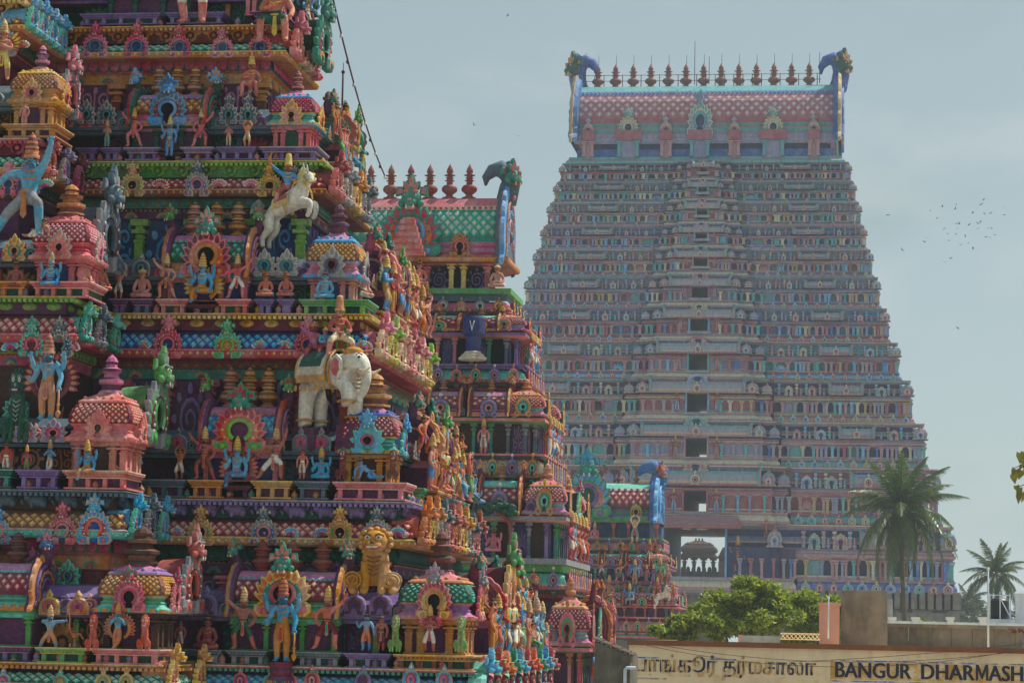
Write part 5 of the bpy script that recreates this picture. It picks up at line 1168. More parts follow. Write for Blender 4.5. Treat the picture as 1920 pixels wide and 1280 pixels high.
st('garuda', 5, 362, 46, 150, (P_, 'white', 'yellow', 'rose'), 'pink winged giant at the very top of nearest tower, legs apart over gold frieze', TALL, dy=-.1)
st('sitleg', 5, 516, 88, 110, (P_, 'dkgreen', 'yellow', 'yellow'), 'large pink seated giant with green drape at the upper corner', TALL, dy=-.12)
# lion brackets either side of niches
def lion(L, x, py, hp, c, label, bay=0, dy=.0, wx=.8, name='lion_statue'):
    Y = hA[L] - (BAYF if bay else 0) + dy; p = W(x, py, Y); s = MPP(x, py, Y) * hp / 1.06
    o = ob(name, cached('lion', sitting_lion_mesh), c, None, p, 0, (s * wx, s * wx, s)); tag(o, label, 'statue', 'painted plaster statues on the towers'); return o
lion(1, 704, 1113, 118, ('gold', 'brown', 'white', 'red'), 'large golden sitting lion with wide grin beside green dome', 0, .25, 1.12)
lion(1, 741, 1221, 64, ('lime', 'red', 'white', 'rose'), 'lime green lion bracket on the inner side of green-domed corner niche', wx=.5)
lion(1, 864, 1221, 64, ('lime', 'red', 'white', 'rose'), 'lime green lion bracket on the outer side of green-domed corner niche', wx=.5)
lion(2, 642, 899, 54, ('brown', 'rose', 'white', 'rose'), 'brown lion bracket on the inner side of crawling infant niche', wx=.55)
lion(2, 737, 899, 54, ('brown', 'rose', 'white', 'rose'), 'brown lion bracket on the outer side of crawling infant niche', wx=.55)
lion(1, 174, 1220, 64, ('orange', 'rose', 'white', 'rose'), 'orange lion bracket next to the archer', 1, wx=.5)
lion(1, 271, 1220, 64, ('orange', 'rose', 'white', 'rose'), 'orange lion bracket on the outer side of flute player niche', 1, wx=.5)
lion(2, 32, 828, 128, ('dkgreen', 'grey', 'white', 'plum'), 'dark green snarling beast beside large blue deity', 1, .35, .55)
# elephant with riders
Ye = hA[2] + .42; pe = W(618, 803, Ye); se = MPP(600, 700, Ye) * 98
el = ob('elephant_statue', cached('eleph', elephant_mesh), ['white', 'pink', 'black', 'cream'], None, pe, R(-24), (se * 1.08, se, se * 1.04)); tag(el, 'white elephant statue striding out from the tower with green saddle cloth', 'elephant')
ob('saddle_cloth', elephant_cloth(), ['dkgreen', 'gold', 'gold', 'ivory'], el)
mbh = MB(); mbh.ell((.5, -.04, 1.36), (.16, .2, .09), 0, 10, 5); ob('head_ornament', mbh.mesh('head_ornament'), 'gold', el)
mbh = MB(); ring(mbh, (.36, -.01, 1.04), .12, .33, .03, 0, 0)
for q in range(12): a = R(q * 30); mbh.ell((.4, .36 * math.cos(a), 1.02 + .36 * math.sin(a)), .04, 0, 6, 4)
for x, y, z in ((-.42, -.17, .14), (-.32, .17, .14), (.4, .16, .2), (.5, -.24, .45)): ring(mbh, (x, y, z), .15, .15, .025, 0)
for q in range(5): ring(mbh, (.72 - .015 * q + .02 * (q % 2), -.06, .98 - .07 * q), .13 - .012 * q, .12 - .012 * q, .012, 0)
ob('gold_harness', mbh.mesh('gold_harness'), 'gold', el)
mbh = MB(); mbh.box(-.6, -.12, -.3, .5, -.4, .0, 0); mbh.box(.2, .6, -.1, .5, -.4, .06, 0); ob('plinth', mbh.mesh('plinth'), 'plum', el)
def ride(pose, dx, dz, dyy, h, mats, crown, label, base, bs, rz, **k):
    v = Matrix.Rotation(rz, 3, 'Z') @ Vector((dx, dyy, 0)) * bs; return statue(pose, base + Vector((v.x, v.y, dz * bs)), h, mats, label, crown, rz=rz + R(55), **k)
ride('ride', .16, 1.2, -.02, .98, ('salmon', 'red', G, 'cream'), ('cone', 'gold', 'yellow'), 'driver in red coat and tall gold hat riding the white elephant', pe, se, R(-24))
ride('ride', -.14, 1.26, -.04, .56, (P_, 'sky', G), ('turban', 'green', 'gold'), 'small rider in blue with green turban behind the elephant driver', pe, se, R(-24))
ride('swing', -.4, 1.12, -.05, .78, ('rose', 'mauve', G), ('turban', 'orange', 'gold'), 'pink rider in orange turban at the elephant rump', pe, se, R(-24))
# horse with rider
Yh = hA[3] + .62; ph = W(536, 468, Yh); sh = MPP(540, 400, Yh) * 101
ho = ob('horse_statue', cached('horse', horse_mesh), ['white', 'yellow', 'grey', 'pink'], None, ph, R(-12), sh); tag(ho, 'white rearing horse statue with yellow harness at the tower corner', 'horse')
ob('saddle_cloth', horse_cloth(), ['red', 'yellow'], ho)
mbh = MB(); mbh.box(-.56, -.22, -.22, .5, -.4, .0, 0); ob('plinth', mbh.mesh('plinth'), 'navy', ho)
v = Vector((.0, -.02, .7)) * sh
statue('swing', ph + v, .86, (P_, 'sky', 'yellow', 'red'), 'rider in blue jacket swinging a curved sword on the white horse', ('cone', 'yellow', 'gold'), rz=R(10), prop=sword)
# drum under the tall deity, stools, small blocks
mbd = MB(); mbd.lathe([(.0, 0), (.2, 0), (.2, .06), (.17, .09), (.19, .15), (.17, .2), (.2, .24), (.2, .3), (0, .3)], 16, [0, 1, 0], sm=False)
p = W(527, 1240, hA[1] - .12); put('drum_base', mbd.mesh('drum_base'), ['maroon', 'plum'], TA, p - Vector((0, 0, .3)))
for L, x, py, c in ((2, 443, 934, 'maroon'), (3, 378, 590, 'maroon'), (4, 317, 303, 'plum')):
    Y = hA[L] + .0; p = W(x, py, Y); h = W(x, LV[L]['ped'][1] + 8, Y).z - p.z
    put('throne_stool', cached(('stool', L), lambda: pedestal_mesh(.5, h, .6, 2)), [c, 'plum', 'black'], TA, (p.x, Y, p.z))
# rows of statues on the receding side
ordn = ['first', 'second', 'third', 'fourth', 'fifth', 'sixth', 'seventh', 'eighth', 'ninth', 'tenth', 'eleventh', 'twelfth', 'thirteenth', 'fourteenth']
storey = {1: 'lowest visible storey', 2: 'second visible storey', 3: 'third visible storey', 4: 'fourth visible storey', 5: 'topmost visible storey'}
rng = random.Random(5)
cn = {B_: 'blue', P_: 'pink', BR: 'brown', 'orange': 'orange', 'gold': 'gold', 'red': 'red'}
for L in range(1, 6):
    n = {1: 13, 2: 11, 3: 10, 4: 7, 5: 5}[L]; z = LV[L]['pz'][1]; ya = hA[L] + 1.2; yb = yback(L) - .4
    for i in range(n):
        sk = rng.choice([B_, P_, BR, BR, 'orange', P_, 'gold', B_, 'red']); pose = rng.choice(['guard', 'guard', 'stand', 'march', 'lotus4', 'four', 'throne', 'garuda', 'lunge', 'atlas'])
        h = {'lotus4': .5, 'throne': .62}.get(pose, .8) * (1.05 if L < 4 else .85) * rng.uniform(.85, 1.12)
        statue(pose, (XK[L] - .1 + rng.uniform(0, .12), ya + (yb - ya) * (i + .5) / n, z + (.04 if pose == 'throne' else 0)), h, (sk, rng.choice(['orange', 'white', 'green', 'maroon', 'sky', 'ochre']), G, rng.choice(['red', 'teal', 'yellow'])),
            f'{cn[sk]} statue {ordn[i]} from the corner along receding side of nearest tower, {storey[L]}', rng.choice([TALL, ('tall', 'yellow', 'gold'), BUN]), flip=rng.random() < .5, rz=R(90), group='statues along the receding side')
for L in range(1, 5):
    n = {1: 9, 2: 8, 3: 7, 4: 5}[L]; z = LV[L]['ez'] + .1; ya = hA[L] + 1.5; yb = yback(L) - .6
    for i in range(n):
        sk = rng.choice([B_, P_, BR, 'orange', P_, 'gold', 'red']); pose = rng.choice(['guard', 'stand', 'four', 'garuda', 'lotus4', 'march'])
        statue(pose, (XK[L] - .22 + rng.uniform(-.05, .1), ya + (yb - ya) * (i + .5) / n, z), {'lotus4': .42}.get(pose, .62) * rng.uniform(.9, 1.15), (sk, rng.choice(['orange', 'white', 'green', 'rose', 'sky', 'ochre']), G, rng.choice(['red', 'teal', 'yellow'])),
            f'{cn[sk]} statue {ordn[i]} from the corner, standing at roof level on receding side, {storey[L]}', rng.choice([TALL, BUN]), flip=rng.random() < .5, rz=R(90 + rng.uniform(-25, 10)), group='statues along the receding side')
# winged dark hood jutting at the top corner
arch_orn(TA, Vector((XK[5] + .35, hA[5] + 1.2, zA(5, 100))) - TA.location, R(90), 1.1, 1.0, 'flame', ('dkgreen', 'teal', 'rose', 'white', 'teal', 'black', 'gold', 'dkgreen'), 'teal')
# ------------------------------------------------------------------ SECOND AND THIRD TOWERS
PCOL = [('pink', 'salmon'), ('teal', 'green'), ('slate', 'grey'), ('lilac', 'purple'), ('salmon', 'ochre'), ('green', 'aqua'), ('copper', 'pink')]
def kuta_small(root, w0, rz, w, hb, hr, c, arch_c, fin_c, body_c, pillars=True):
    e = empty('domed_pavilion', Vector(w0) - Vector(root.location), root, rz); hw = w / 2
    ob('dome', cached('dome', dome_mesh), c[:6], e, (0, 0, hb), 0, (hw, hw, hr / 1.12)); ob('tile_lattice', cached('domelat', dome_lattice), c[6:8], e, (0, 0, hb), 0, (hw, hw, hr / 1.12))
    if hb > .05:
        mbk = cached('kbody2', lambda: (lambda m: (m.box(-.62, .62, -.62, .62, 0, 1, 0), m.box(-.95, .95, -.95, .95, .86, .94, 1), m.box(-.86, .86, -.86, .86, .94, 1.02, 0), m.box(-.75, .75, -.75, .75, .78, .86, 1), m.mesh('body'))[-1])(MB()))
        ob('body', mbk, body_c[:2], e, (0, 0, 0), 0, (hw, hw, hb))
        if pillars:
            for x, y in ((-.68, -.68), (-.25, -.7), (.25, -.7), (.68, -.68), (.7, -.22), (.7, .25), (.68, .68)): pillar(e, (x * hw, y * hw, 0), hb * .78, w * .13, list(body_c[2:4]))
    finial(e, (0, 0, hb + hr * 1.03), hr * .5, w * .28, 'pot', fin_c)
    for r_, l in ((0, (0, -hw * .96, hb - .02)), (R(90), (hw * .96, 0, hb - .02))): arch_orn(e, l, r_, w * .42, hr * .85, 'loop', arch_c)
    return e
def mid_tower(root, storeys, Y0, stepY, depth, scale, seed, roof, cols):
    """storeys bottom to top: (kapota bottom, kapota top, base, eave, ridge, corner px) in photo pixels; returns levels"""
    rg = random.Random(seed); out = []
    for i, (k0, k1, bs, ev, rd, cx) in enumerate(storeys):
        Y = Y0 + i * stepY; xc = W(cx, k0, Y).x; xl = 2 * AX - xc; yb = Y0 + depth - i * stepY * .8; z = lambda p: W(cx - 60, p, Y).z
        c = cols[i % len(cols)]; path = [(xl, yb), (xl, Y), (xc, Y), (xc, yb)]; K0, K1, B, E, RD = z(k0), z(k1), z(bs), z(ev), z(rd); last = i == len(storeys) - 1
        kapota(root, path, K0, K1, c['k'], sp=.3 * scale, bead=.05 * scale, inner=1.6, lat=False)
        strip(root, path, [(-.3, K0 - .5 * scale), (-.25, K0 - .42 * scale), (-.12, K0 - .3 * scale), (-.12, K0 - .18 * scale), (-.05, K0 - .12 * scale), (-.05, K0 - .03)], c['u'], [0, 1, 2, 1, 0], 'beam')
        strip(root, path, [(-.16, K1 - .01), (-.16, B - .5 * (B - K1)), (-.02, B - .45 * (B - K1)), (-.02, B), (-1.8, B + .003)], c['l'], [1, 0, 0, 0], 'ledge')
        # bracket rows under the cornice
        me = cached('bracket', lambda: (lambda m: (m.box(-.07, .07, -.14, .05, -.14, 0, 0), m.ell((0, -.14, -.1), (.08, .07, .07), 1, 6, 4), m.mesh('bracket'))[-1])(MB()))
        for a, d, nn, ln, rz in runs(path, -.1)[1:]:
            n = int(ln / (.62 * scale))
            for j in range(n):
                p = a + d * ((j + .5) * ln / n); put('bracket', me, [c['u'][2], c['u'][0]], root, (p.x, p.y, K0 - .1 * scale), rz, (scale,) * 3)
                if j % 1 == 0:
                    q = a + d * ((j + .5) * ln / n) + nn * .12; ac = c['a'][j % len(c['a'])]
                    arch_orn(root, Vector((q.x, q.y, K0 + .02)) - Vector(root.location), rz, .44 * scale, (K1 - K0) * 1.05, 'loop', ac)
        # core
        nx = storeys[i + 1] if not last else None
        top = W(cx - 60, nx[0], Y0 + (i + 1) * stepY).z if nx else E
        box_part(root, 'storey_wall', xl + 1.1 * scale, xc - 1.1 * scale, Y + 1.0 * scale, yb - .8, K0 - .6, top + .1, c['w'])
        if i == 0: box_part(root, 'plinth', xl + .3, xc - .3, Y + .3, yb, GZ, K0 - .3, 'stone')
        if last: out.append((Y, xl, xc, yb, B, E, RD)); continue
        # body: pillars along front and receding side, pavilions above the eave
        ewd = E - B
        for a, d, nn, ln, rz in runs(path, -.45 * scale)[1:]:
            n = max(2, int(ln / (.55 * scale)))
            for j in range(n):
                p = a + d * ((j + .5) * ln / n); pc = PCOL[(j // 2 + i) % 7]
                put('pillar', cached('pillar', pillar_mesh), pc, root, (p.x, p.y, B), rz, (.5 * scale, .5 * scale, ewd * .86))
                if j % 2: panel(root, (p.x - d.x * .27 * scale - nn.x * .25, p.y - d.y * .27 * scale - nn.y * .25, B), rz, .42 * scale, ewd * .84, ['navy', 'purple'] if i % 2 else ['plum', 'lilac'], j % 3)
        strip(root, path, [(-.75 * scale, B), (-.75 * scale, E - .14 * ewd), (-.3, E - .14 * ewd), (-.05, E - .1 * ewd), (-.05, E - .02), (-.3, E + .05), (-.8, E + .1), (-1.6, E + .1)], [c['w'], c['e'], c['l'][0]], [0, 1, 1, 2, 1, 2, 2], 'eave')
        hr = RD - E; kw = 1.5 * scale
        dome_c = (c['l'][0], 'mauve', 'aqua', 'maroon', 'gold', 'pink', rg.choice(['rose', 'teal', 'pink']), 'cream')
        for x, y, rz in ((xc - kw * .52, Y + kw * .52, 0), (xl + kw * .52, Y + kw * .52, 0), (xc - kw * .52, yb - kw * .6, 0)):
            kuta_small(root, (x, y, E + .06), rz, kw, .03, hr, dome_c, c['a'][i % len(c['a'])], ['salmon', 'gold'], (c['w'], c['e'], 'pink', 'salmon'), False)
        for fx in (-.62, -.3, .0, .3, .62):
            x = AX + fx * (xc - AX); w = 1.25 * scale if fx else 2.2 * scale
            sala(root, (x, Y + .55 * scale, E + .06), 0, w, .5 * scale, .0, hr, ('gold', 'pink', 'maroon', 'maroon', 'aqua', 'aqua' if i % 2 else 'mauve', 'rose', 'cream', 'pink', 'plum'), (w * .55, hr * .8, 'loop', c['a'][(i + 1) % len(c['a'])], None), (1, hr * .55, .35 * scale, 'pot', ['gold', 'brown'], 1), ('maroon', 'ochre', 'maroon', 'red', 'gold', 'red'), sp=.25)
        m = int((yb - Y - 3 * kw) / (1.4 * scale))
        for j in range(max(0, m)):
            y = Y + kw * 1.3 + (yb - Y - 2.6 * kw) * (j + .5) / m
            if j % 2: sala(root, (xc - .5 * scale, y, E + .06), R(90), 1.3 * scale, .5 * scale, .0, hr, ('gold', 'pink', 'maroon', 'maroon', 'aqua', 'mauve', 'rose', 'cream', 'pink', 'plum'), (.8 * scale, hr * .9, 'flame', PK, 'pink'), (1, hr * .5, .35, 'pot', ['gold', 'brown'], 1), ('maroon', 'ochre', 'maroon', 'red', 'gold', 'red'), sp=.25)
            else: arch_orn(root, Vector((xc - .1, y, E + .06)) - Vector(root.location), R(90), .8 * scale, hr * 1.0, 'flame', SK if j % 4 else GN, 'rose')
        for j in range(int((xc - AX) / (.85 * scale))):     # loose plaques between the pavilions
            for s in (-1, 1): arch_orn(root, Vector((AX + s * (.42 + j * .85) * scale, Y + .1, E + .06)) - Vector(root.location), 0, .4 * scale, hr * .5, 'plaque', PUR if j % 2 else DSL)
        out.append((Y, xl, xc, yb, B, E, RD))
    return out
def big_roof(root, Y, xl, xc, yb, E, RD, c, gab, latsp, arches, kal, name='barrel_roof', gs=1.0):
    """wagon roof of a whole tower, ridge along x"""
    cx = (xl + xc) / 2; r = (yb - Y) / 2; w = xc - xl; H = RD - E; loc = Vector((cx, (Y + yb) / 2, E)) - Vector(root.location)
    o = ob(name, barrel_mesh(w, r, H), c[:6], root, loc)
    q = ob('tile_lattice', barrel_lat(w - .1, r, H, latsp), c[6:8], o); q['kind'] = 'stuff'
    gm = gable_mesh(r, H, .5 * gs)
    for s in (-1, 1):
        g = ob('gable_end', gm, gab[:4], root, loc + Vector((s * (w / 2 + .1), 0, 0)), 0, (-s, 1, 1))
        hm = MB(); t = .5 * gs
        pts = [(-.5 * t, H * .96), (-.6 * t, H * 1.25), (-.2 * t, H * 1.45), (1.1 * t, H * 1.52), (2.3 * t, H * 1.42), (2.7 * t, H * 1.27), (2.0 * t, H * 1.33), (1.4 * t, H * 1.22), (1.5 * t, H * .98)]
        hm.tube([(0, 0, H * .93), (-.35 * t, 0, H * 1.2), (-.1 * t, 0, H * 1.38), (.6 * t, 0, H * 1.45), (1.4 * t, 0, H * 1.42), (2.0 * t, 0, H * 1.31), (2.0 * t, 0, H * 1.2)], [1.0 * t, 1.0 * t, .95 * t, .85 * t, .65 * t, .42 * t, .12 * t], 12, 0)
        for q in range(5): hm.ell((-.75 * t, -.5 * t, H * (1.0 + .09 * q)), (.3 * t, .3 * t, .05 * H), 1, 6, 4)
        ob('horn', hm.mesh('horn'), [gab[2], gab[3]], g)
        k = H * .75; ob('lion_mask', cached('lionmask', lion_mask), [gab[4], gab[5], 'cream', 'black'], g, (-.5 * t, -.25 * r, H * 1.28), R(-50), (k, k, k))
    for fx, aw, ah, kind, ac, mk in arches:
        Yr = Y - .04 * r; arch_orn(root, Vector((fx, Yr, E + .05 * H)) - Vector(root.location), 0, aw, ah, kind, ac, mk)
    for x, h, wd, kc in kal: finial(root, Vector((x, (Y + yb) / 2, RD - .03)) - Vector(root.location), h, wd, 'spire', kc, 'kalasha')
    return o
LA = [('maroon', 'pink', 'green', 'gold', 'rose', 'black', 'pink', 'maroon'), ('dkgreen', 'gold', 'teal', 'yellow', 'aqua', 'black', 'gold', 'dkgreen'), ('navy', 'lilac', 'slate', 'white', 'pink', 'black', 'lilac', 'slate')]
LB = [('brown', 'gold', 'cream', 'gold', 'brown', 'black', 'gold', 'brown'), ('slate', 'grey', 'cream', 'grey', 'slate', 'black', 'grey', 'slate')]
colsB = [dict(k=('pink', 'ochre', 'sky', 'pink', 'cream'), u=['dkgreen', 'copper', 'salmon'], l=['pink', 'salmon'], a=LA, w='plum', e='green'),
         dict(k=('aqua', 'salmon', 'pink', 'pink', 'cream'), u=['dkgreen', 'brown', 'copper'], l=['grey', 'green'], a=LA, w='umber', e='salmon'),
         dict(k=('cream', 'ochre', 'pink', 'pink', 'cream'), u=['dkgreen', 'maroon', 'teal'], l=['pink', 'slate'], a=LA[1:], w='umber', e='green'),
         dict(k=('aqua', 'copper', 'salmon', 'pink', 'cream'), u=['dkgreen', 'maroon', 'copper'], l=['purple', 'lilac'], a=LA, w='black', e='salmon'),
         dict(k=('pink', 'rose', 'cream', 'pink', 'cream'), u=['dkgreen', 'dkgreen', 'gold'], l=['green', 'slate'], a=LB, w='plum', e='gold')]
YB = 76.6
towerB = empty('temple_tower', (AX, YB + 4, GZ)); tag(towerB, 'second temple tower with green tiled barrel roof and row of copper finials, behind the nearest', 'tower', 'tiered temple towers')
lvB = mid_tower(towerB, [(1340, 1300, 1290, 1212, 1128, 1106), (1102, 1070, 1046, 966, 903, 1062), (893, 858, 850, 782, 735, 1022), (716, 690, 682, 622, 592, 986), (584, 563, 540, 486, 374, 958)], YB, .75, 8.5, 1.0, 3, None, colsB)
Y, xl, xc, yb, B, E, RD = lvB[-1]
s = MPP(800, 400, Y)
xr = W(930, 430, Y).x; xl2 = 2 * AX - xr
big_roof(towerB, Y + .5, xl2, xr, yb - .6, E, W(800, 374, (Y + yb) / 2).z, ('gold', 'rose', 'mauve', 'teal', 'cream', 'pink', 'aqua', 'cream'), ('slate', 'sky', 'slate', 'salmon', 'teal', 'red'), .3,
    [(AX, 116 * s, 104 * s, 'flame', ('rose', 'teal', 'orange', 'teal', 'sky', 'black', 'teal', 'pink'), ('teal', 'salmon')), (W(858, 470, Y).x, 36 * s, 46 * s, 'flame', ('rose', 'gold', 'maroon', 'gold', 'pink', 'black', 'gold', 'rose'), None), (W(645, 470, Y).x, 36 * s, 46 * s, 'flame', ('rose', 'gold', 'maroon', 'gold', 'pink', 'black', 'gold', 'rose'), None)],
    [(W(x, 372, (Y + yb) / 2).x, 68 * MPP(800, 340, (Y + yb) / 2), .74, 'copper') for x in (880, 843, 806, 770, 733, 695, 658, 621)], gs=.72)
m = MB()
for q in range(6): m.box(-.6 + .07 * q, .6 - .07 * q, -.3, .2, .22 * q, .22 * q + .14, 0); m.box(-.54 + .07 * q, .54 - .07 * q, -.24, .2, .22 * q + .14, .22 * q + .22, 1)
put('stepped_shrine', m.mesh('stepped_shrine'), ['pink', 'salmon'], towerB, (AX, Y + .1, E + .1))
# neck below the roof
box_part(towerB, 'neck_wall', xl + .9, xc - .9, Y + .8, yb - .8, B - .1, E + .1, 'black')
for i, x in enumerate((845, 868, 912, 800, 760, 700)):
    p = W(x, 540, Y + .4); put('pillar', cached('pillar', pillar_mesh), ('yellow', 'yellow') if i < 2 else ('copper', 'pink'), towerB, (p.x, Y + .5, B), 0, (.75, .75, (E - B) * .96))
for x in (822, 893): p = W(x, 540, Y + .7); panel(towerB, (p.x, Y + .76, B), 0, .7, (E - B) * .85, ['black', 'purple'], 1)
strip(towerB, [(xl + .2, yb), (xl + .2, Y + .2), (xc - .2, Y + .2), (xc - .2, yb)], [(-.5, E - .15), (0, E - .05), (.05, E), (.05, E + .1), (-.6, E + .14)], ['ochre', 'copper'], [1, 0, 0, 1], 'eave')
def stB(tw, lv, pose, x, py, hp, mats, label, crown=None, dy=-.1, **k):
    Yq = lv[0] + dy; p = W(x, py, Yq); return statue(pose, p, hp * MPP(x, py, Yq), mats, label, crown, group='statues on the farther towers', **k)
stB(towerB, lvB[4], 'lotus', 786, 537, 44, (P_, 'white', G), 'pink seated figure under the round window of second tower roof', BUN)
stB(towerB, lvB[4], 'lotus', 932, 540, 40, (P_, 'white', G), 'pale figure with folded arms at the roof corner of second tower', ('turban', 'cream', 'gold'))
stB(towerB, lvB[4], 'stand', 800, 585, 44, ('pink', 'rose', G), 'rose standing figure beside green ledge of second tower', TALL, dy=-.3)
stB(towerB, lvB[2], 'stand', 906, 850, 54, (P_, 'white', G), 'pink bare-chested man in white loincloth between green pillars of second tower', TALL)
stB(towerB, lvB[1], 'lotus4', 925, 1034, 38, ('pink', 'pink', G), 'pink four-armed deity seated below small tree on second tower', BUN)
# domed tree over that deity
tr = empty('carved_tree', W(955, 1034, lvB[1][0] - .05)); tag(tr, 'sculpted green tree arching over the pink deity on second tower', 'tree sculpture')
m = MB(); m.tube([(0, 0, 0), (.05, 0, .5), (.0, 0, .9), (-.2, 0, 1.15), (-.45, 0, 1.3)], [.09, .08, .08, .07, .05], 7, 0); ob('trunk', m.mesh('trunk'), 'terracotta', tr)
m = MB(); rg = random.Random(2)
for i in range(60): a = R(rg.uniform(0, 180)); rr = rg.uniform(.3, .75); m.ell((-.45 + rr * math.cos(a) * 1.0, rg.uniform(-.25, .1), 1.2 + rr * .55 * math.sin(a)), (.14, .1, .09), 0, 5, 4)
ob('crown', m.mesh('crown'), 'dkgreen', tr)
# black urn-shaped hood with a white mark above a coiled serpent seat
Yq = lvB[3][0] - .2; pu = W(887, 676, Yq); su = MPP(887, 640, Yq)
ur = empty('serpent_hood', pu); tag(ur, 'dark blue hood with pale forked mark on second tower', 'statue', 'statues on the farther towers')
m = MB(); m.lathe([(.0, 0), (17, 0), (17, 3), (14, 6), (15, 36), (20, 40), (21, 44), (21, 70), (19, 74), (0, 74)], 14, 0, sm=False); me = m.mesh('hood'); o = ob('hood', me, 'navy', ur, (0, 0, 8 * su), 0, su)
m = MB(); m.tube([(-4, -22, 64), (-1, -22.5, 52), (0, -22.5, 46)], .9, 5, 0); m.tube([(4, -22, 64), (1, -22.5, 52), (0, -22.5, 46)], .9, 5, 0); ob('painted_mark', m.mesh('painted_mark'), 'white', ur, (0, 0, 8 * su), 0, su)
m = MB()
for k_ in range(3): ring(m, (0, -6, 3 + 5 * k_), 24 - 5 * k_, 16 - 3 * k_, 3.6, 0)
ob('coiled_serpent', m.mesh('coiled_serpent'), 'ivory', ur, (0, 0, 0), 0, su)
rg = random.Random(21)
for L_ in range(4):
    Y, xl, xc, yb, B, E, RD = lvB[L_]
    for i in range(5):
        sk = rg.choice([P_, B_, BR, 'rose', 'sky']); y = Y + 1.2 + (yb - Y - 2) * i / 5
        statue(rg.choice(['guard', 'stand', 'four', 'march']), (xc - .02, y, B), .95 * (E - B), (sk, rg.choice(['white', 'green', 'orange']), G), f'{dict(cn, rose="rose", sky="light blue")[sk]} statue {ordn[i]} from the corner on receding side of second tower, {["ground", "first", "second", "third"][L_]} level', TALL, rz=R(90), group='statues on the farther towers')
# ---- third tower
YC = 135.0
towerC = empty('temple_tower', (AX, YC + 4, GZ)); tag(towerC, 'small third temple tower with red tiled barrel roof and blue horned gable', 'tower', 'tiered temple towers')
colsC = [dict(k=('pink', 'rose', 'cream', 'pink', 'cream'), u=['dkgreen', 'pink', 'teal'], l=['pink', 'maroon'], a=LA, w='plum', e='pink'),
         dict(k=('sky', 'pink', 'cream', 'pink', 'cream'), u=['maroon', 'pink', 'aqua'], l=['purple', 'pink'], a=LA, w='navy', e='salmon'),
         dict(k=('pink', 'green', 'cream', 'pink', 'cream'), u=['plum', 'purple', 'teal'], l=['green', 'lilac'], a=LA, w='navy', e='lilac')]
lvC = mid_tower(towerC, [(1182, 1162, 1156, 1136, 1112, 1272), (1112, 1094, 1088, 1062, 1040, 1256), (1032, 1014, 1008, 975, 908, 1242)], YC, .7, 7, 1.0, 9, None, colsC)
Y, xl, xc, yb, B, E, RD = lvC[-1]; s = MPP(1150, 940, Y); xr = W(1222, 940, Y).x
big_roof(towerC, Y + .4, 2 * AX - xr, xr, yb - .4, E, W(1150, 906, (Y + yb) / 2).z, ('green', 'lilac', 'teal', 'maroon', 'cream', 'aqua', 'rose', 'cream'), ('blue', 'sky', 'blue', 'sky', 'red', 'ochre'), .4,
    [(W(1098, 960, Y).x, 96 * s, 88 * s, 'flame', ('sky', 'teal', 'salmon', 'green', 'purple', 'dkgreen', 'green', 'sky'), ('teal', 'sky')), (W(1192, 950, Y).x, 26 * s, 30 * s, 'flame', ('gold', 'green', 'maroon', 'gold', 'gold', 'black', 'green', 'brown'), None)],
    [(W(x, 905, (Y + yb) / 2).x, 31 * MPP(1150, 900, (Y + yb) / 2), .5, 'copper') for x in (1193, 1160, 1128, 1060, 1030)])
box_part(towerC, 'neck_wall', xl + .8, xc - .8, Y + .7, yb - .8, B - .1, E + .1, 'navy')
for x in (1105, 1150, 1178, 1230): p = W(x, 1000, Y + .4); put('pillar', cached('pillar', pillar_mesh), ('copper', 'pink'), towerC, (p.x, Y + .5, B), 0, (.8, .8, (E - B) * .96))
stB(towerC, lvC[2], 'atlas', 1190, 1016, 46, ('cream', 'grey', G), 'large cream giant squatting with one arm raised on third tower', BUN, flip=True)
stB(towerC, lvC[2], 'lotus', 1115, 1010, 24, (P_, 'pink', G), 'small pink figure seated beside blue doorway of third tower', TALL)
stB(towerC, lvC[1], 'four', 1190, 1096, 40, (B_, 'ochre', G), 'blue deity with large halo at the middle of third tower crowd', TALL, dy=-.3, halo=['sky', 'rose'])
stB(towerC, lvC[1], 'four', 1238, 1094, 40, ('aqua', 'gold', G), 'turquoise deity under golden canopy at third tower corner', TALL, dy=-.3, halo=['teal', 'gold'])
stB(towerC, lvC[2], 'guard', 1218, 1052, 34, (BR, 'white', G), 'reddish guardian above the blue barrel of third tower', TALL, dy=-.2)
stB(towerC, lvC[2], 'stand', 1168, 1052, 30, (BR, 'green', G), 'brown attendant near purple ledge of third tower', TALL, dy=-.2)
for i, (x, py, hp, pose, sk, cl, wh) in enumerate([(1163, 1090, 34, 'guard', P_, 'teal', 'pink guardian in teal'), (1212, 1092, 28, 'stand', 'rose', 'teal', 'rose attendant in teal'), (1225, 1092, 28, 'pray', 'purple', 'lilac', 'purple praying attendant'), (1252, 1095, 28, 'march', P_, 'red', 'pink marching attendant'),
        (1180, 1132, 30, 'throne', B_, 'grey', 'blue seated lady on white bird'), (1232, 1118, 30, 'ride', P_, 'rose', 'pink horseman'), (1128, 1078, 24, 'guard', P_, 'white', 'slim pink dancer'), (1142, 1118, 30, 'lotus', BR, 'gold', 'brown seated figure'), (1262, 1125, 30, 'stand', P_, 'red', 'pink standing attendant'), (1155, 1172, 24, 'pray', 'lilac', 'purple', 'lilac kneeling figure')]):
    stB(towerC, lvC[1] if py < 1100 else lvC[0], pose, x, py, hp, (sk, cl, G), f'{wh} in the crowd of statues on third tower', TALL, dy=-.35 - .05 * (i % 3))
Yq = lvC[0][0] - .4; s_ = MPP(1230, 1130, Yq)
o = ob('horse_statue', cached('horse', horse_mesh), ['white', 'cream', 'grey', 'pink'], None, W(1240, 1142, Yq), 0, 30 * s_); tag(o, 'small white horse statue at the corner of third tower', 'horse')
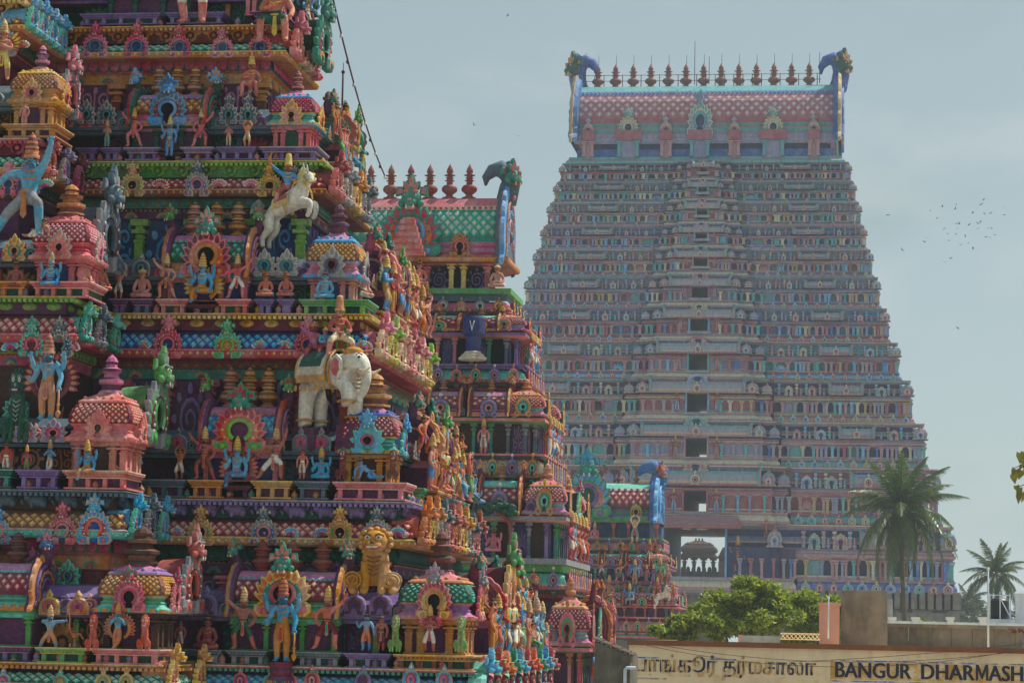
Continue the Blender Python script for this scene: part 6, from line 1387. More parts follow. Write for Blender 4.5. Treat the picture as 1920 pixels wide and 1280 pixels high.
# ------------------------------------------------------------------ GIANT FAR TOWER
YD = 231.0
towerD = empty('temple_tower', (AX, YD + 12, GZ)); tag(towerD, 'giant thirteen-storey temple tower fading in haze behind the palm tree', 'tower', 'tiered temple towers')
DK0 = None; TD = towerD; rg = random.Random(4)
DK = [1100, 975, 870, 786, 707, 637, 574, 516, 465, 421, 377, 339, 305]
DK = [DK[j] + .07 * (DK[j] - DK[j + 1]) for j in range(12)] + [DK[12]]
DX = [1797, 1768, 1742, 1716, 1692, 1671, 1654, 1640, 1628, 1618, 1608, 1599, 1592]
DOOR = [None, (941, 21, 21), (842, 20, 20), (755, 19, 19), (678, 17.5, 18), (607, 16.5, 16), (547, 15, 14), (490, 13, 12), (440, 11, 10.5), (397, 9.5, 9.5), (356, 8, 7.5), (320, 6.5, 6)]
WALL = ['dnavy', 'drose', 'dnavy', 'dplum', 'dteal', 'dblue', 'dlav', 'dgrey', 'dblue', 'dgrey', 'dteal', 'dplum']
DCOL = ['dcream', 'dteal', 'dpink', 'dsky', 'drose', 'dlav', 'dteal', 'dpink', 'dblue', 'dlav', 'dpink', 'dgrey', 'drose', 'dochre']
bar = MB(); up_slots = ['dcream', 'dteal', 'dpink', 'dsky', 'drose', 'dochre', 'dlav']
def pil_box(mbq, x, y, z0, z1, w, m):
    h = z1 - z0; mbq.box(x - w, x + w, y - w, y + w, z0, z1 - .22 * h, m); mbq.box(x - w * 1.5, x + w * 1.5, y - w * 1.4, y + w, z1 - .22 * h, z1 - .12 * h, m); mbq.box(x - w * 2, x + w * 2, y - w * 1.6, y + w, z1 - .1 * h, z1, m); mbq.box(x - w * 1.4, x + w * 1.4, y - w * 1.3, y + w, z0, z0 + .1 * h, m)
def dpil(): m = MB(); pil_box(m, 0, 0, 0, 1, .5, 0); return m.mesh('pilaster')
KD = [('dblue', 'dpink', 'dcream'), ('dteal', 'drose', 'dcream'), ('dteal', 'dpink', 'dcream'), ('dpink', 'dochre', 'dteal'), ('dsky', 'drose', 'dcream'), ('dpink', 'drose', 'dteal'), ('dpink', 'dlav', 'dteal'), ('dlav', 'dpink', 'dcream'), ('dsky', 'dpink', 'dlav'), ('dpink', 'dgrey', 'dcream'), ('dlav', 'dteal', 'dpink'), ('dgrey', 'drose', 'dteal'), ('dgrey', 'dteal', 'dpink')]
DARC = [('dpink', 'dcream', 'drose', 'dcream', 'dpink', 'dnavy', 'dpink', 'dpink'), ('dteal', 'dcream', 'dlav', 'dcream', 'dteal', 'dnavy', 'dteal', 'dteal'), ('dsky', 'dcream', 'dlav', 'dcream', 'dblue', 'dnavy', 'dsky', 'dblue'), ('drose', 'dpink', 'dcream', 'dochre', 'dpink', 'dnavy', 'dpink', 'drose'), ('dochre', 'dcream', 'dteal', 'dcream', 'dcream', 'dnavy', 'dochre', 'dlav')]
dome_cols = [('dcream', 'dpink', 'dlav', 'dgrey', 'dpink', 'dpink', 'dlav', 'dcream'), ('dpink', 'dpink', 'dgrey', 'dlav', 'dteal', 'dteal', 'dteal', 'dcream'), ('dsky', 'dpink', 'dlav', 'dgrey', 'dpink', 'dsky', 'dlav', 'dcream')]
def d_dome(x, y, z, w, h, c, fin=True, nm='domed_pavilion', arch=None):
    e = empty(nm, Vector((x, y, z)) - TD.location, TD)
    ob('dome', cached('dome', dome_mesh), c[:6], e, (0, 0, 0), 0, (w / 2, w / 2, h * .72)); finial(e, (0, 0, h * .8), h * .35, w * .3, 'pot', ['dpink', 'drose'])
    if arch: arch_orn(e, (0, -w * .5, 0), 0, w * .6, h * .62, 'loop', arch)
def d_block(x, y, z, w, d, h, c):
    e = empty('barrel_pavilion', Vector((x, y, z)) - TD.location, TD); w = round(w, 1); d = round(d, 1); h = round(h, 1)
    ob('barrel_roof', cached(('bar', w, d, h), lambda: barrel_mesh(w, d, h)), c[:6], e); arch_orn(e, (0, -d * 1.08, 0), 0, min(w * .3, h * .75), h * .85, 'loop', DARC[0])
    fm = cached('fin_pot', None) if 'fin_pot' in _mc else None
    for k in range(5): finial(e, ((k - 2) * w / 5.5, 0, h * .96), h * .3, h * .22, 'pot', ['dpink', 'dlav'])
    for s in (-1, 1):
        gm = cached(('dg', d, h), lambda: gable_mesh(d, h, .3)); ob('gable_end', gm, [c[4], c[1], c[4], c[1]], e, (s * w / 2, 0, 0), 0, (-s, 1, 1))
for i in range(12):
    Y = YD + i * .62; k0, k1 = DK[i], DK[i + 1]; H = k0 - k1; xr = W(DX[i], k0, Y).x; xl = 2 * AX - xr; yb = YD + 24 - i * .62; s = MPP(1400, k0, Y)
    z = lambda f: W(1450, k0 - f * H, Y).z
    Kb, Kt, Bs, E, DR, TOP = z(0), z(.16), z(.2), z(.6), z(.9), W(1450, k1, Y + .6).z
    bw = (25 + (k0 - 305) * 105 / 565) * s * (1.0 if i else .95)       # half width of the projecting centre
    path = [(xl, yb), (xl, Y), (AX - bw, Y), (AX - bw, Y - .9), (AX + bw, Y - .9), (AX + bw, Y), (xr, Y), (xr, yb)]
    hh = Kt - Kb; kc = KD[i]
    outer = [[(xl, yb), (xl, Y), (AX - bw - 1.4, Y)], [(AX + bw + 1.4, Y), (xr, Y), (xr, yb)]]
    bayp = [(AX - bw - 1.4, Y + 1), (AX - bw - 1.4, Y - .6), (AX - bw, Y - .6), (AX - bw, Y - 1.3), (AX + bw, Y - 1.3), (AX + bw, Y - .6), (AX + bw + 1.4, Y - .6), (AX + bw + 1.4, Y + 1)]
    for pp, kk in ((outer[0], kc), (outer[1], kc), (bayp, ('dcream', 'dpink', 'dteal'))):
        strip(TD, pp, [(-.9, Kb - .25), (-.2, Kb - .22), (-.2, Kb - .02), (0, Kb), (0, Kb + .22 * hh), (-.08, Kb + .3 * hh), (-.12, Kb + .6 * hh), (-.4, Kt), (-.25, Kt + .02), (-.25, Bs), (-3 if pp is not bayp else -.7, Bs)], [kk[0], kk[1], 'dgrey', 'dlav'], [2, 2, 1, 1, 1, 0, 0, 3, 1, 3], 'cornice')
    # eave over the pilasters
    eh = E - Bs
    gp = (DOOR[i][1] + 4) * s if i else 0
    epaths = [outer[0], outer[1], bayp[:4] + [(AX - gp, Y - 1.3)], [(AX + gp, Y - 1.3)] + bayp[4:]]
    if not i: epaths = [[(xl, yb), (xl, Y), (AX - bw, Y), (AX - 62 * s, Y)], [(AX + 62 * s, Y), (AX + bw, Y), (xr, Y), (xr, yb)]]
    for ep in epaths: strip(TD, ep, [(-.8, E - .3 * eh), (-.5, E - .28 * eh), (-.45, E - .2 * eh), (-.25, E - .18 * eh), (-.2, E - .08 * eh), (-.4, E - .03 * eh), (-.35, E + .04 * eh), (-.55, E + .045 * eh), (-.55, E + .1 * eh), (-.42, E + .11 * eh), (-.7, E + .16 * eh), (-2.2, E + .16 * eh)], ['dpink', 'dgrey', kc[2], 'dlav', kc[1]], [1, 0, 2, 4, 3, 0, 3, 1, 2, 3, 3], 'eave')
    # thin stacked mouldings on the recessed wall, under the next cornice and at the pilaster feet
    zz = lambda f: E + f * (TOP - E)
    for ep in epaths:
        strip(TD, ep, [(-.95, zz(.3)), (-.8, zz(.32)), (-.8, zz(.38)), (-.9, zz(.4)), (-.9, zz(.46)), (-.78, zz(.48)), (-.78, zz(.54)), (-.95, zz(.56))], [kc[2], 'dpink', 'dgrey', kc[0]], [2, 0, 2, 1, 2, 3, 2], 'moulding')
        strip(TD, ep, [(-.95, zz(.8)), (-.7, zz(.82)), (-.7, zz(.87)), (-.55, zz(.89)), (-.55, zz(.94)), (-.4, zz(.96)), (-.4, zz(1.0))], ['dlav', kc[1], 'dgrey', kc[2]], [2, 0, 2, 1, 2, 3], 'moulding')
        strip(TD, ep, [(-.5, Bs), (-.38, Bs + .01), (-.38, Bs + .07 * eh), (-.46, Bs + .08 * eh), (-.46, Bs + .14 * eh), (-.6, Bs + .15 * eh)], [kc[1], 'dgrey', kc[2]], [0, 0, 1, 2, 1], 'moulding')
    # core with a tunnel through the middle
    dr = DOOR[i]; cc = WALL[i]
    if dr:
        dz0, dz1 = W(1300, dr[0] + dr[2], Y).z, W(1300, dr[0] - dr[2], Y).z; dw = dr[1] * s
    else:
        dz0, dz1 = W(1300, 1082, Y).z, W(1300, 983, Y).z; dw = 58 * s
    yf = Y + .95; ybk = yb - .9
    box_part(TD, 'storey_wall', xl + 1.4, AX - dw, yf, ybk, Kb - .4, TOP + .3, cc); box_part(TD, 'storey_wall', AX + dw, xr - 1.4, yf, ybk, Kb - .4, TOP + .3, cc)
    box_part(TD, 'storey_wall', AX - dw, AX + dw, yf - .9, ybk + .5, Kb - .4, dz0, 'dgrey'); box_part(TD, 'storey_wall', AX - dw, AX + dw, yf - .9, ybk + .5, dz1, TOP + .3, 'dgrey')
    # centre bay front walls either side of the door
    for sg in (-1, 1):
        x0, x1 = sorted((AX + sg * dw, AX + sg * (bw - .35))); box_part(TD, 'bay_wall', x0, x1, Y - .75, yf + .2, Bs - .05, E + .3, ('drose' if i % 2 else 'dlav') if i else 'dnavy'); x0, x1 = sorted((AX + sg * (bw - .35), AX + sg * (bw + 1.2))); box_part(TD, 'bay_wall', x0, x1, Y - .05, yf + .2, Bs - .05, E + .3, 'dplum')
        pc = ['dsky', 'drose', 'dpink', 'dsky', 'dteal'][i % 5]
        x0, x1 = sorted((AX + sg * dw, AX + sg * (dw + .18))); box_part(TD, 'door_jamb', x0, x1, Y - 1.0, Y + .3, dz0, dz1 + .15, pc)
    box_part(TD, 'door_lintel', AX - dw - .2, AX + dw + .2, Y - 1.02, Y + .3, dz1 + .003, dz1 + .25, kc[1]); box_part(TD, 'door_sill', AX - dw - .3, AX + dw + .3, Y - 1.15, Y + .2, dz0 - .25, dz0 - .004, 'dgrey')
    # pilasters
    xs = []
    t0 = bw + 1.5; t1 = xr - AX - .3; sp = t1 - t0
    for a, b, n in ((0.0, .2, 2), (.2, .32, 4), (.34, .4, 2), (.42, .62, 5), (.66, .7, 2), (.71, .84, 4), (.88, 1.0, 5)):
        for j in range(n): xs.append((t0 + sp * (a + (b - a) * (j + .5) / n), Y + .3 + (.25 if a in (.34, .66, .0) else 0)))
    for j in range(4): xs.append((dw + .9 + (bw - dw - 1.2) * (j + .5) / 4 if bw - dw > 1.6 else bw - .3, Y - .95))
    for j in range(3): xs.append((bw + .2 + .5 * j, Y - .25))
    pw = max(.13, 2.6 * s * (.6 + .4 * (k0 - 300) / 800))
    for sg in (-1, 1):
        for j, (x, y) in enumerate(xs):
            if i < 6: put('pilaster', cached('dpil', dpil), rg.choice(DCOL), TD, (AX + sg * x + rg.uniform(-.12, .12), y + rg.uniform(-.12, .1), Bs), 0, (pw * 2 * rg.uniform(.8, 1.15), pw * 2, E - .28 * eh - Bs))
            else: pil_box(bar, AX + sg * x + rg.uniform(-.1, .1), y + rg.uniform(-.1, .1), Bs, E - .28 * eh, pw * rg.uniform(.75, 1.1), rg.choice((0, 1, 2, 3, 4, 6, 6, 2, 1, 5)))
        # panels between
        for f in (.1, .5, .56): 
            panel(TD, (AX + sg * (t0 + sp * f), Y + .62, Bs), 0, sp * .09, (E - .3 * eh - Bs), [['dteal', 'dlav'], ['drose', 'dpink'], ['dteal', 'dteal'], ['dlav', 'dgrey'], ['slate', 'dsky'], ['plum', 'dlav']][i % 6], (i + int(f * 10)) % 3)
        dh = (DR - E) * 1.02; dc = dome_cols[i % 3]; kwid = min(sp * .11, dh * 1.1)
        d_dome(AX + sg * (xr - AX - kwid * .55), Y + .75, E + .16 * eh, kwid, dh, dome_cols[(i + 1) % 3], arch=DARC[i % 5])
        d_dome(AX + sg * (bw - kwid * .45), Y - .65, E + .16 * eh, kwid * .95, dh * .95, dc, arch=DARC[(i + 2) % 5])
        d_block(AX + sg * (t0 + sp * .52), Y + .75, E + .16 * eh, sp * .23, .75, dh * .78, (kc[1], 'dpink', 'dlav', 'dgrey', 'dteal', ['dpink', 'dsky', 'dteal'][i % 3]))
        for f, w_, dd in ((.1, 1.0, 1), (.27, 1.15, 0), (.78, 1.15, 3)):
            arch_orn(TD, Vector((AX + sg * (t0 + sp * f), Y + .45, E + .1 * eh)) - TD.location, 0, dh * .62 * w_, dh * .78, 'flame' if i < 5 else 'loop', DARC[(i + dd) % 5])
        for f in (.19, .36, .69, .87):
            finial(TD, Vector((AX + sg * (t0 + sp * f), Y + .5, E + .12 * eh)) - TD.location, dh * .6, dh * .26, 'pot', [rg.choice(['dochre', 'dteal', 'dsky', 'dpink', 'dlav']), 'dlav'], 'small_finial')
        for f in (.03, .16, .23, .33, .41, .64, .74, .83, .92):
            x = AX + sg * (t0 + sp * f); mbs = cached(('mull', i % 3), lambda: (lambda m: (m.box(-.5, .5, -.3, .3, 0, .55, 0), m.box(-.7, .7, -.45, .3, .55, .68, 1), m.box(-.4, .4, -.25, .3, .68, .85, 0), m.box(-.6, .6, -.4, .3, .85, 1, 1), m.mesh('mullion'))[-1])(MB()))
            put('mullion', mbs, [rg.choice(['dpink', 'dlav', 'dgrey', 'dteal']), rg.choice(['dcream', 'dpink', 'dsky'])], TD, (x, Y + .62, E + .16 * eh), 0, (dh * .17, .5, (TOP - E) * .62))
        n = 11
        for j in range(n):
            if i > 8 and j % 2: continue
            arch_orn(TD, Vector((AX + sg * (t0 + sp * (j + .5) / n), Y - .08, Kb + .03)) - TD.location, 0, hh * .95, hh * 1.2, 'plaque', DARC[rg.randrange(5)])
    if i:
        cw = max(.8, 2 * (bw - .95 * min(sp * .11, dh * 1.1) - .1)); d_block(AX, Y - .75, E + .16 * eh, cw, .6, (TOP - E) * .62, (kc[1], 'dpink', 'dcream', 'dgrey', 'dteal', kc[0]))
        for sg in (-1, 1):
            for j in range(3): d_dome(AX + sg * (bw + .75), Y - .05, E + .16 * eh, min(1.3, dh * .85), dh * .8, dome_cols[(i + j) % 3]) if j == 0 else None
    # round-arched crest on the cornice over the doorway below
    if i: arch_orn(TD, Vector((AX, Y - 1.42, Kb - .13 * (TOP - Kb))) - TD.location, 0, dw * 2.3, (TOP - Kb) * .25, 'flame', DARC[(i + 3) % 5], None)
# upper pilasters joined in one part
o = put('upper_pilasters', bar.mesh('upper_pilasters'), up_slots, TD, (0, 0, 0)); o['kind'] = 'stuff'
# guardians either side of the doors
for i in range(1, 9):
    Y = YD + i * .62; dr = DOOR[i]; s = MPP(1300, dr[0], Y)
    for sg, wd in ((-1, 'nearer the small towers'), (1, 'nearer the palm tree')):
        x = AX + sg * (dr[1] * s + .95 * (1 if i < 6 else .7)); zf = W(1300, dr[0] + dr[2] * .98, Y).z
        statue('four', (x, Y - 1.0, zf), dr[2] * 2.0 * s * .92, ('drose', 'dsky' if i in (3, 1) else 'dpink', 'ochre'), f'door guardian {wd} on giant tower, {ordn[i]} storey from the ground', TALL, flip=sg < 0, group='door guardians of the giant tower')
for x, py, hp, wd in ((1383, 1072, 56, 'beside the great gateway'), (1437, 1010, 36, 'striding on the ledge above trees')):
    statue('march', W(x, py, YD - .6), hp * MPP(x, py, YD), ('drose', 'maroon', 'ochre'), f'large reddish statue {wd} of giant tower', TALL, group='door guardians of the giant tower')
# gateway canopy, beam and granite base
Y = YD; s = MPP(1300, 980, Y); zc0, zc1 = W(1300, 987, Y).z, W(1300, 966, Y).z
cm = MB(); x0, x1 = AX - 64 * s, AX + 84 * s
cm.add([(x0 - .3, Y - 2.6, zc0), (x1 + .3, Y - 2.6, zc0), (x1 - .2, Y - .9, zc1), (x0 + .2, Y - .9, zc1), (x0 - .3, Y - 2.6, zc0 - .2), (x1 + .3, Y - 2.6, zc0 - .2), (x1 - .2, Y - .9, zc0 - .2), (x0 + .2, Y - .9, zc0 - .2)], [(0, 1, 2, 3), (4, 5, 1, 0), (5, 6, 2, 1), (4, 0, 3, 7), (7, 6, 5, 4)])
put('gate_canopy', cm.mesh('gate_canopy'), 'drose', TD, (0, 0, 0))
def cf(u, v): f = v / 2.0; return Vector((x0 + u, Y - 2.6 + 1.7 * f, zc0 + (zc1 - zc0) * f + .01)), Vector((0, -.5, .85))
o = put('tile_lattice', lattice(cf, x1 - x0, 2.0, 30, 4, .05).mesh('tile_lattice'), ['dpink', 'dpink'], TD, (0, 0, 0)); o['kind'] = 'stuff'
xr = W(1800, 1105, Y).x; xl = 2 * AX - xr; zt = W(1450, 1103, Y).z; zb = W(1450, 1145, Y).z
gran = simple('granite', (.2, .185, .165), .9, 1.2, .4, lin=True)
box_part(TD, 'granite_base', xl, AX - 3.6, Y + .4, Y + 23, GZ, zt - .02, gran); box_part(TD, 'granite_base', AX + 4.6, xr, Y + .4, Y + 23, GZ, zt - .02, gran)
box_part(TD, 'gate_beam', AX - 3.6, AX + 4.6, Y + .1, Y + 23, zb, zt - .02, gran)
for j in range(26):
    x = AX + 5.2 + j * (xr - AX - 5.6) / 25; put('base_pilaster', cached('dpil', dpil), gran, TD, (x, Y + .25, GZ), 0, (.5, .5, zt - GZ - .1))
    if j % 2: put('base_course', cached('gcourse', lambda: (lambda m: (m.box(-.9, .9, -.2, .2, 0, .35, 0), m.mesh('course'))[-1])(MB())), gran, TD, (x, Y + .22, zt - 1.6 - (j % 4) * .5), 0)
# roof
Y = YD + 12 * .62; yb = YD + 24 - 12 * .62
ze, zr = W(1310, 263, Y).z, W(1310, 165, (Y + yb) / 2).z; xr = W(1568, 230, Y).x; xl = 2 * AX - xr; s = MPP(1310, 230, Y)
k0z = W(1310, 303, Y).z
strip(TD, [(xl - .9, yb), (xl - .9, Y - .3), (xr + .9, Y - .3), (xr + .9, yb)], [(-1, k0z - .3), (0, k0z - .2), (0, k0z), (-.3, k0z + .3), (-.3, k0z + .5), (-2, k0z + .5)], ['dgrey', 'dteal'], [0, 1, 0, 1, 0], 'cornice')
box_part(TD, 'neck_wall', xl + .9, xr - .9, Y + .6, yb - .6, k0z, ze + .3, 'dnavy')
strip(TD, [(xl - .1, yb), (xl - .1, Y + .1), (xr + .1, Y + .1), (xr + .1, yb)], [(-.7, ze - .3), (-.1, ze - .1), (.1, ze), (.1, ze + .25), (-.5, ze + .4)], ['dpink', 'dteal'], [0, 1, 1, 0], 'eave')
strip(TD, [(xl + .2, yb), (xl + .2, Y + .2), (xr - .2, Y + .2), (xr - .2, yb)], [(-.3, k0z + .4), (0, k0z + .4), (0, k0z + 1.3), (-.4, k0z + 1.35)], ['blue', 'dpink'], [1, 0, 1], 'ledge')
arcs = [(W(1312, 240, Y).x, 48 * s, 68 * s, 'flame', DARC[1], ('dlav', 'dteal')), (W(1178, 240, Y).x, 38 * s, 44 * s, 'flame', DARC[4], 'dteal'), (W(1450, 238, Y).x, 38 * s, 44 * s, 'flame', DARC[4], 'dteal')] + [(W(x, 240, Y).x, 22 * s, 32 * s, 'flame', DARC[0], 'dlav') for x in (1103, 1249, 1377, 1526)]
big_roof(TD, Y + .3, xl, xr, yb - .3, ze, zr, ('dlav', 'dpink', 'dteal', 'drose', 'dblue', 'dteal', 'droof', 'dcream'), ('blue', 'dochre', 'blue', 'dblue', 'dkgreen', 'gold'), .9, arcs,
    [(W(x, 160, (Y + yb) / 2).x, 47 * s * 1.03, 1.65, 'copper') for x in [1121 + 33 * j for j in range(13)]], gs=1.7)
for x, wv in ((1103, 18), (1178, 40), (1249, 18), (1312, 36), (1377, 18), (1450, 40), (1526, 18)):
    p = W(x, 280, Y); w_ = wv * s
    box_part(TD, 'turret_body', p.x - w_ / 2, p.x + w_ / 2, Y - .15, Y + .8, k0z + .4, ze - .05, 'dpink' if wv < 30 else 'dlav'); box_part(TD, 'turret_cap', p.x - w_ * .62, p.x + w_ * .62, Y - .35, Y + .8, ze - .02, ze + 1.0, 'drose')
    for sg in (-1, 1): put('pilaster', cached('dpil', dpil), 'dteal' if wv > 30 else 'dpink', TD, (p.x + sg * w_ * .42, Y - .25, k0z + .5), 0, (.3, .3, ze - k0z - .6))
# railing, rods on the ridge
ym = (Y + yb) / 2; rail = MB()
for j in range(26):
    x = W(1100 + j * 17.3, 160, ym).x; rail.tube([(x, ym - 1.2, zr - .3), (x, ym - 1.2, zr + 1.15)], .045, 5, 0)
for dz in (.5, 1.1): rail.tube([(W(1095, 160, ym).x, ym - 1.2, zr + dz), (W(1540, 160, ym).x, ym - 1.2, zr + dz)], .03, 5, 0)
put('ridge_railing', rail.mesh('ridge_railing'), 'umber', TD, (0, 0, 0))
rodm = cached('rod', lambda: (lambda m: (m.tube([(0, 0, 0), (0, 0, 1)], [.5, .3], 5, 0), m.mesh('rod'))[-1])(MB()))
for j in range(13): put('lightning_rod', rodm, 'umber', TD, (W(1122 + 33 * j, 160, ym).x, ym, zr + 2.2), 0, (.06, .06, 1.3))
for x, h in ((1304, 4.5), (1331, 2.9), (1101, 3.4), (1537, 3.2)): put('lightning_rod', rodm, 'umber', TD, (W(x, 160, ym).x, ym - 1.5, zr), 0, (.09, .09, h))
# small domed hall seen through the gateway
Yp = 330.0; pv = empty('distant_pavilion', W(1310, 1082, Yp)); tag(pv, 'dark domed pillared pavilion glimpsed through the great gateway', 'pavilion'); s = MPP(1310, 1050, Yp)
m = MB(); m.box(-45 * s, 45 * s, -3, 3, GZ - W(1310, 1082, Yp).z, 0, 0); ob('terrace', m.mesh('terrace'), 'umber', pv)
for dx in (-27, -9, 9, 27): pillar(pv, (dx * s, 0, 0), 36 * s, 10 * s, ['umber', 'umber'])
ob('dome', cached('dome', dome_mesh), ['umber'] * 6, pv, (0, 0, 38 * s), 0, (37 * s, 30 * s, 26 * s))
for dx in (-6, 0, 6): finial(pv, (dx * s, 0, 66 * s), 8 * s, 6 * s, 'pot', ['umber', 'umber'])

m = MB(); m.box(38 * s, 90 * s, -2, 2, -40 * s, 30 * s, 0); m.lathe([(22 * s, 30 * s), (24 * s, 40 * s), (16 * s, 56 * s), (0, 64 * s)], 12, 0, (60 * s, 0, 0)); m.box(-60 * s, 60 * s, 1, 3, -20 * s, 12 * s, 0)
for q in range(7): m.ell(((-30 + 10 * q) * s, 0, 14 * s), (4 * s, 2 * s, 7 * s), 0, 6, 4)
ob('side_hall', m.mesh('side_hall'), 'umber', pv)
# ------------------------------------------------------------------ LODGING HOUSE, ROOFTOPS
YW = 75.0
def boxT(root, nm, px0, px1, py0, py1, Y, d, mat, zbot=None):
    a = W(px0, py1, Y); b = W(px1, py0, Y); z0 = a.z if zbot is None else zbot; z1 = W((px0 + px1) / 2, py0, Y).z
    m = MB(); m.box(a.x, b.x, Y, Y + d, z0, z1); return put(nm, m.mesh(nm), mat, root, (0, 0, 0))
plaster = simple('cream_plaster', (246, 222, 182), .85, 1.1, .12, (.22, .15, .08), .55, .2)
coping = simple('brown_coping', (142, 82, 40), .8, 2.0, .3)
conc = simple('stained_concrete', (128, 118, 106), .95, 1.6, .4, (.03, .028, .026), .75)
pinkp = simple('pink_plaster', (190, 138, 126), .85, 1.5, .15, dirt_amt=.35)
whitep = simple('whitewash', (196, 208, 222), .8, 2.0, .12, dirt_amt=.3)
lodge = empty('lodging_house', (W(1500, 1197, YW).x, YW + 8, GZ)); tag(lodge, 'cream lodging house with large painted lettering and brown coping at the lower edge', 'building')
xw0, xw1 = W(1180, 1197, YW).x, W(2250, 1197, YW).x; zw = W(1180, 1197, YW).z - .02
m = MB(); m.box(xw0, xw1, YW, YW + 16, GZ, zw - .16); put('wall', m.mesh('wall'), plaster, lodge, (0, 0, 0))
m = MB(); m.box(xw0 - .06, xw1, YW - .1, YW + .35, zw - .16, zw); m.box(xw0 - .06, xw0 + .35, YW + .35, YW + 16, zw - .16, zw - .004); put('coping', m.mesh('coping'), coping, lodge, (0, 0, 0))
def flake(name, c, lo, hi, sx, sz, base=(246, 222, 182)):
    mt = bpy.data.materials.new(name); mt.use_nodes = True; N = mt.node_tree.nodes; Lk = mt.node_tree.links; b = N['Principled BSDF']
    g = N.new('ShaderNodeNewGeometry'); mp = N.new('ShaderNodeMapping'); mp.inputs['Scale'].default_value = (sx, sx, sz); Lk.new(g.outputs['Position'], mp.inputs['Vector'])
    n = N.new('ShaderNodeTexNoise'); n.inputs['Scale'].default_value = 1; n.inputs['Detail'].default_value = 8; n.inputs['Roughness'].default_value = .7; Lk.new(mp.outputs[0], n.inputs['Vector'])
    r = N.new('ShaderNodeMapRange'); r.inputs['From Min'].default_value = lo; r.inputs['From Max'].default_value = hi; Lk.new(n.outputs['Fac'], r.inputs['Value'])
    mx = N.new('ShaderNodeMix'); mx.data_type = 'RGBA'; Lk.new(r.outputs[0], mx.inputs[0]); mx.inputs[6].default_value = (*srgb(c), 1); mx.inputs[7].default_value = (*srgb(base), 1)
    Lk.new(mx.outputs[2], b.inputs['Base Color']); b.inputs['Roughness'].default_value = .85; return mt
def flat_rect(nm, px0, px1, py0, py1, mat, off):
    zt, zb = zw - (py0 - 1197) * MPP(1500, 1240, YW), zw - (py1 - 1197) * MPP(1500, 1240, YW); x0, x1 = W(px0, 1240, YW).x, W(px1, 1240, YW).x
    m = MB(); m.add([(x0, YW - off, zb), (x1, YW - off, zb), (x1, YW - off, zt), (x0, YW - off, zt)], [(0, 1, 2, 3)]); return put(nm, m.mesh(nm), mat, lodge, (0, 0, 0))
yel = flake('faded_yellow', (206, 150, 52), .42, .62, 2.2, 2.6); blu = flake('faded_blue', (86, 118, 176), .45, .6, 3.0, 3.0)
flat_rect('painted_panel', 1188, 1540, 1233, 1264, flake('very_faded_yellow', (206, 158, 70), .34, .5, 2.2, 2.2), .004); flat_rect('painted_panel', 1557, 2060, 1230, 1262, yel, .004)
for a, b, t in ((1190, 1236, 1229), (1312, 1380, 1229), (1556, 2060, 1226), (1180, 1250, 1268), (1556, 2060, 1264)): flat_rect('painted_line', a, b, t, t + 2.6, blu, .006)
def lettering(txt, px0, px1, py_base, hpx, mat, bold, sx=None):
    cu = bpy.data.curves.new('lettering', 'FONT'); cu.body = txt; cu.extrude = .003; cu.offset = .004; cu.size = 1.0; cu.resolution_u = 3
    t = bpy.data.objects.new('t', cu); col.objects.link(t); dg = bpy.context.evaluated_depsgraph_get(); ev = t.evaluated_get(dg); me = bpy.data.meshes.new_from_object(ev)
    bpy.data.objects.remove(t); xs = [v.co.x for v in me.vertices]; x0, x1 = min(xs), max(xs); caps = .72
    a, b = W(px0, 1250, YW).x, W(px1, 1250, YW).x; k = (b - a) / (x1 - x0); h = hpx * MPP(1500, 1250, YW) / caps
    zb = zw - (py_base - 1197) * MPP(1500, 1250, YW)
    me.materials.clear(); me.materials.append(None)
    v0 = [tuple(v.co) for v in me.vertices]; f0 = [tuple(p.vertices) for p in me.polygons]; mbl = MB()
    for q, (du, dz) in enumerate(((0, 0), (-bold, .002), (bold, .004), (bold * .5, .006), (-bold * .5, .008))): mbl.add([(x + du, y, z + dz) for x, y, z in v0], f0, 0)
    o = ob('lettering', mbl.mesh('lettering'), mat, lodge, Vector((a - x0 * k, YW - .011, zb)) - lodge.location, 0, (k, h, 1), (R(90), 0, 0)); return o
ink = flake('worn_navy_paint', (30, 40, 66), .62, .72, 5.0, 4.0, (190, 150, 84)); ink2 = flake('flaking_navy_paint', (30, 40, 66), .5, .54, 9.0, 1.1, (214, 172, 110))
lettering('\u0baa\u0bbe\u0b99\u0bcd\u0b95\u0bc2\u0bb0\u0bcd \u0ba4\u0bb0\u0bcd\u0bae\u0b9a\u0bbe\u0bb2\u0bbe', 1192, 1529, 1256, 29, ink2, .025)
lettering('BANGUR', 1567, 1708, 1258, 29, ink, .03); lettering('DHAR', 1728, 1827, 1258, 29, ink, .03); lettering('ASHALA', 1854, 1985, 1258, 29, ink, .03)
m = MB(); Mp = [(0, 0), (0, .72), (.2, .72), (.45, .3), (.7, .72), (.9, .72), (.9, 0), (.73, 0), (.73, .45), (.5, .06), (.4, .06), (.17, .45), (.17, 0)]; m.add([(x, 0, z) for x, z in Mp], [tuple(range(len(Mp)))], 0)
a_, b_ = W(1829.5, 1250, YW).x, W(1853, 1250, YW).x; kz = 29 * MPP(1500, 1250, YW) / .72
put('lettering', m.mesh('lettering'), ink, lodge, (a_, YW - .012, zw - (1258 - 1197) * MPP(1500, 1250, YW)), 0, ((b_ - a_) / .9, 1, kz))
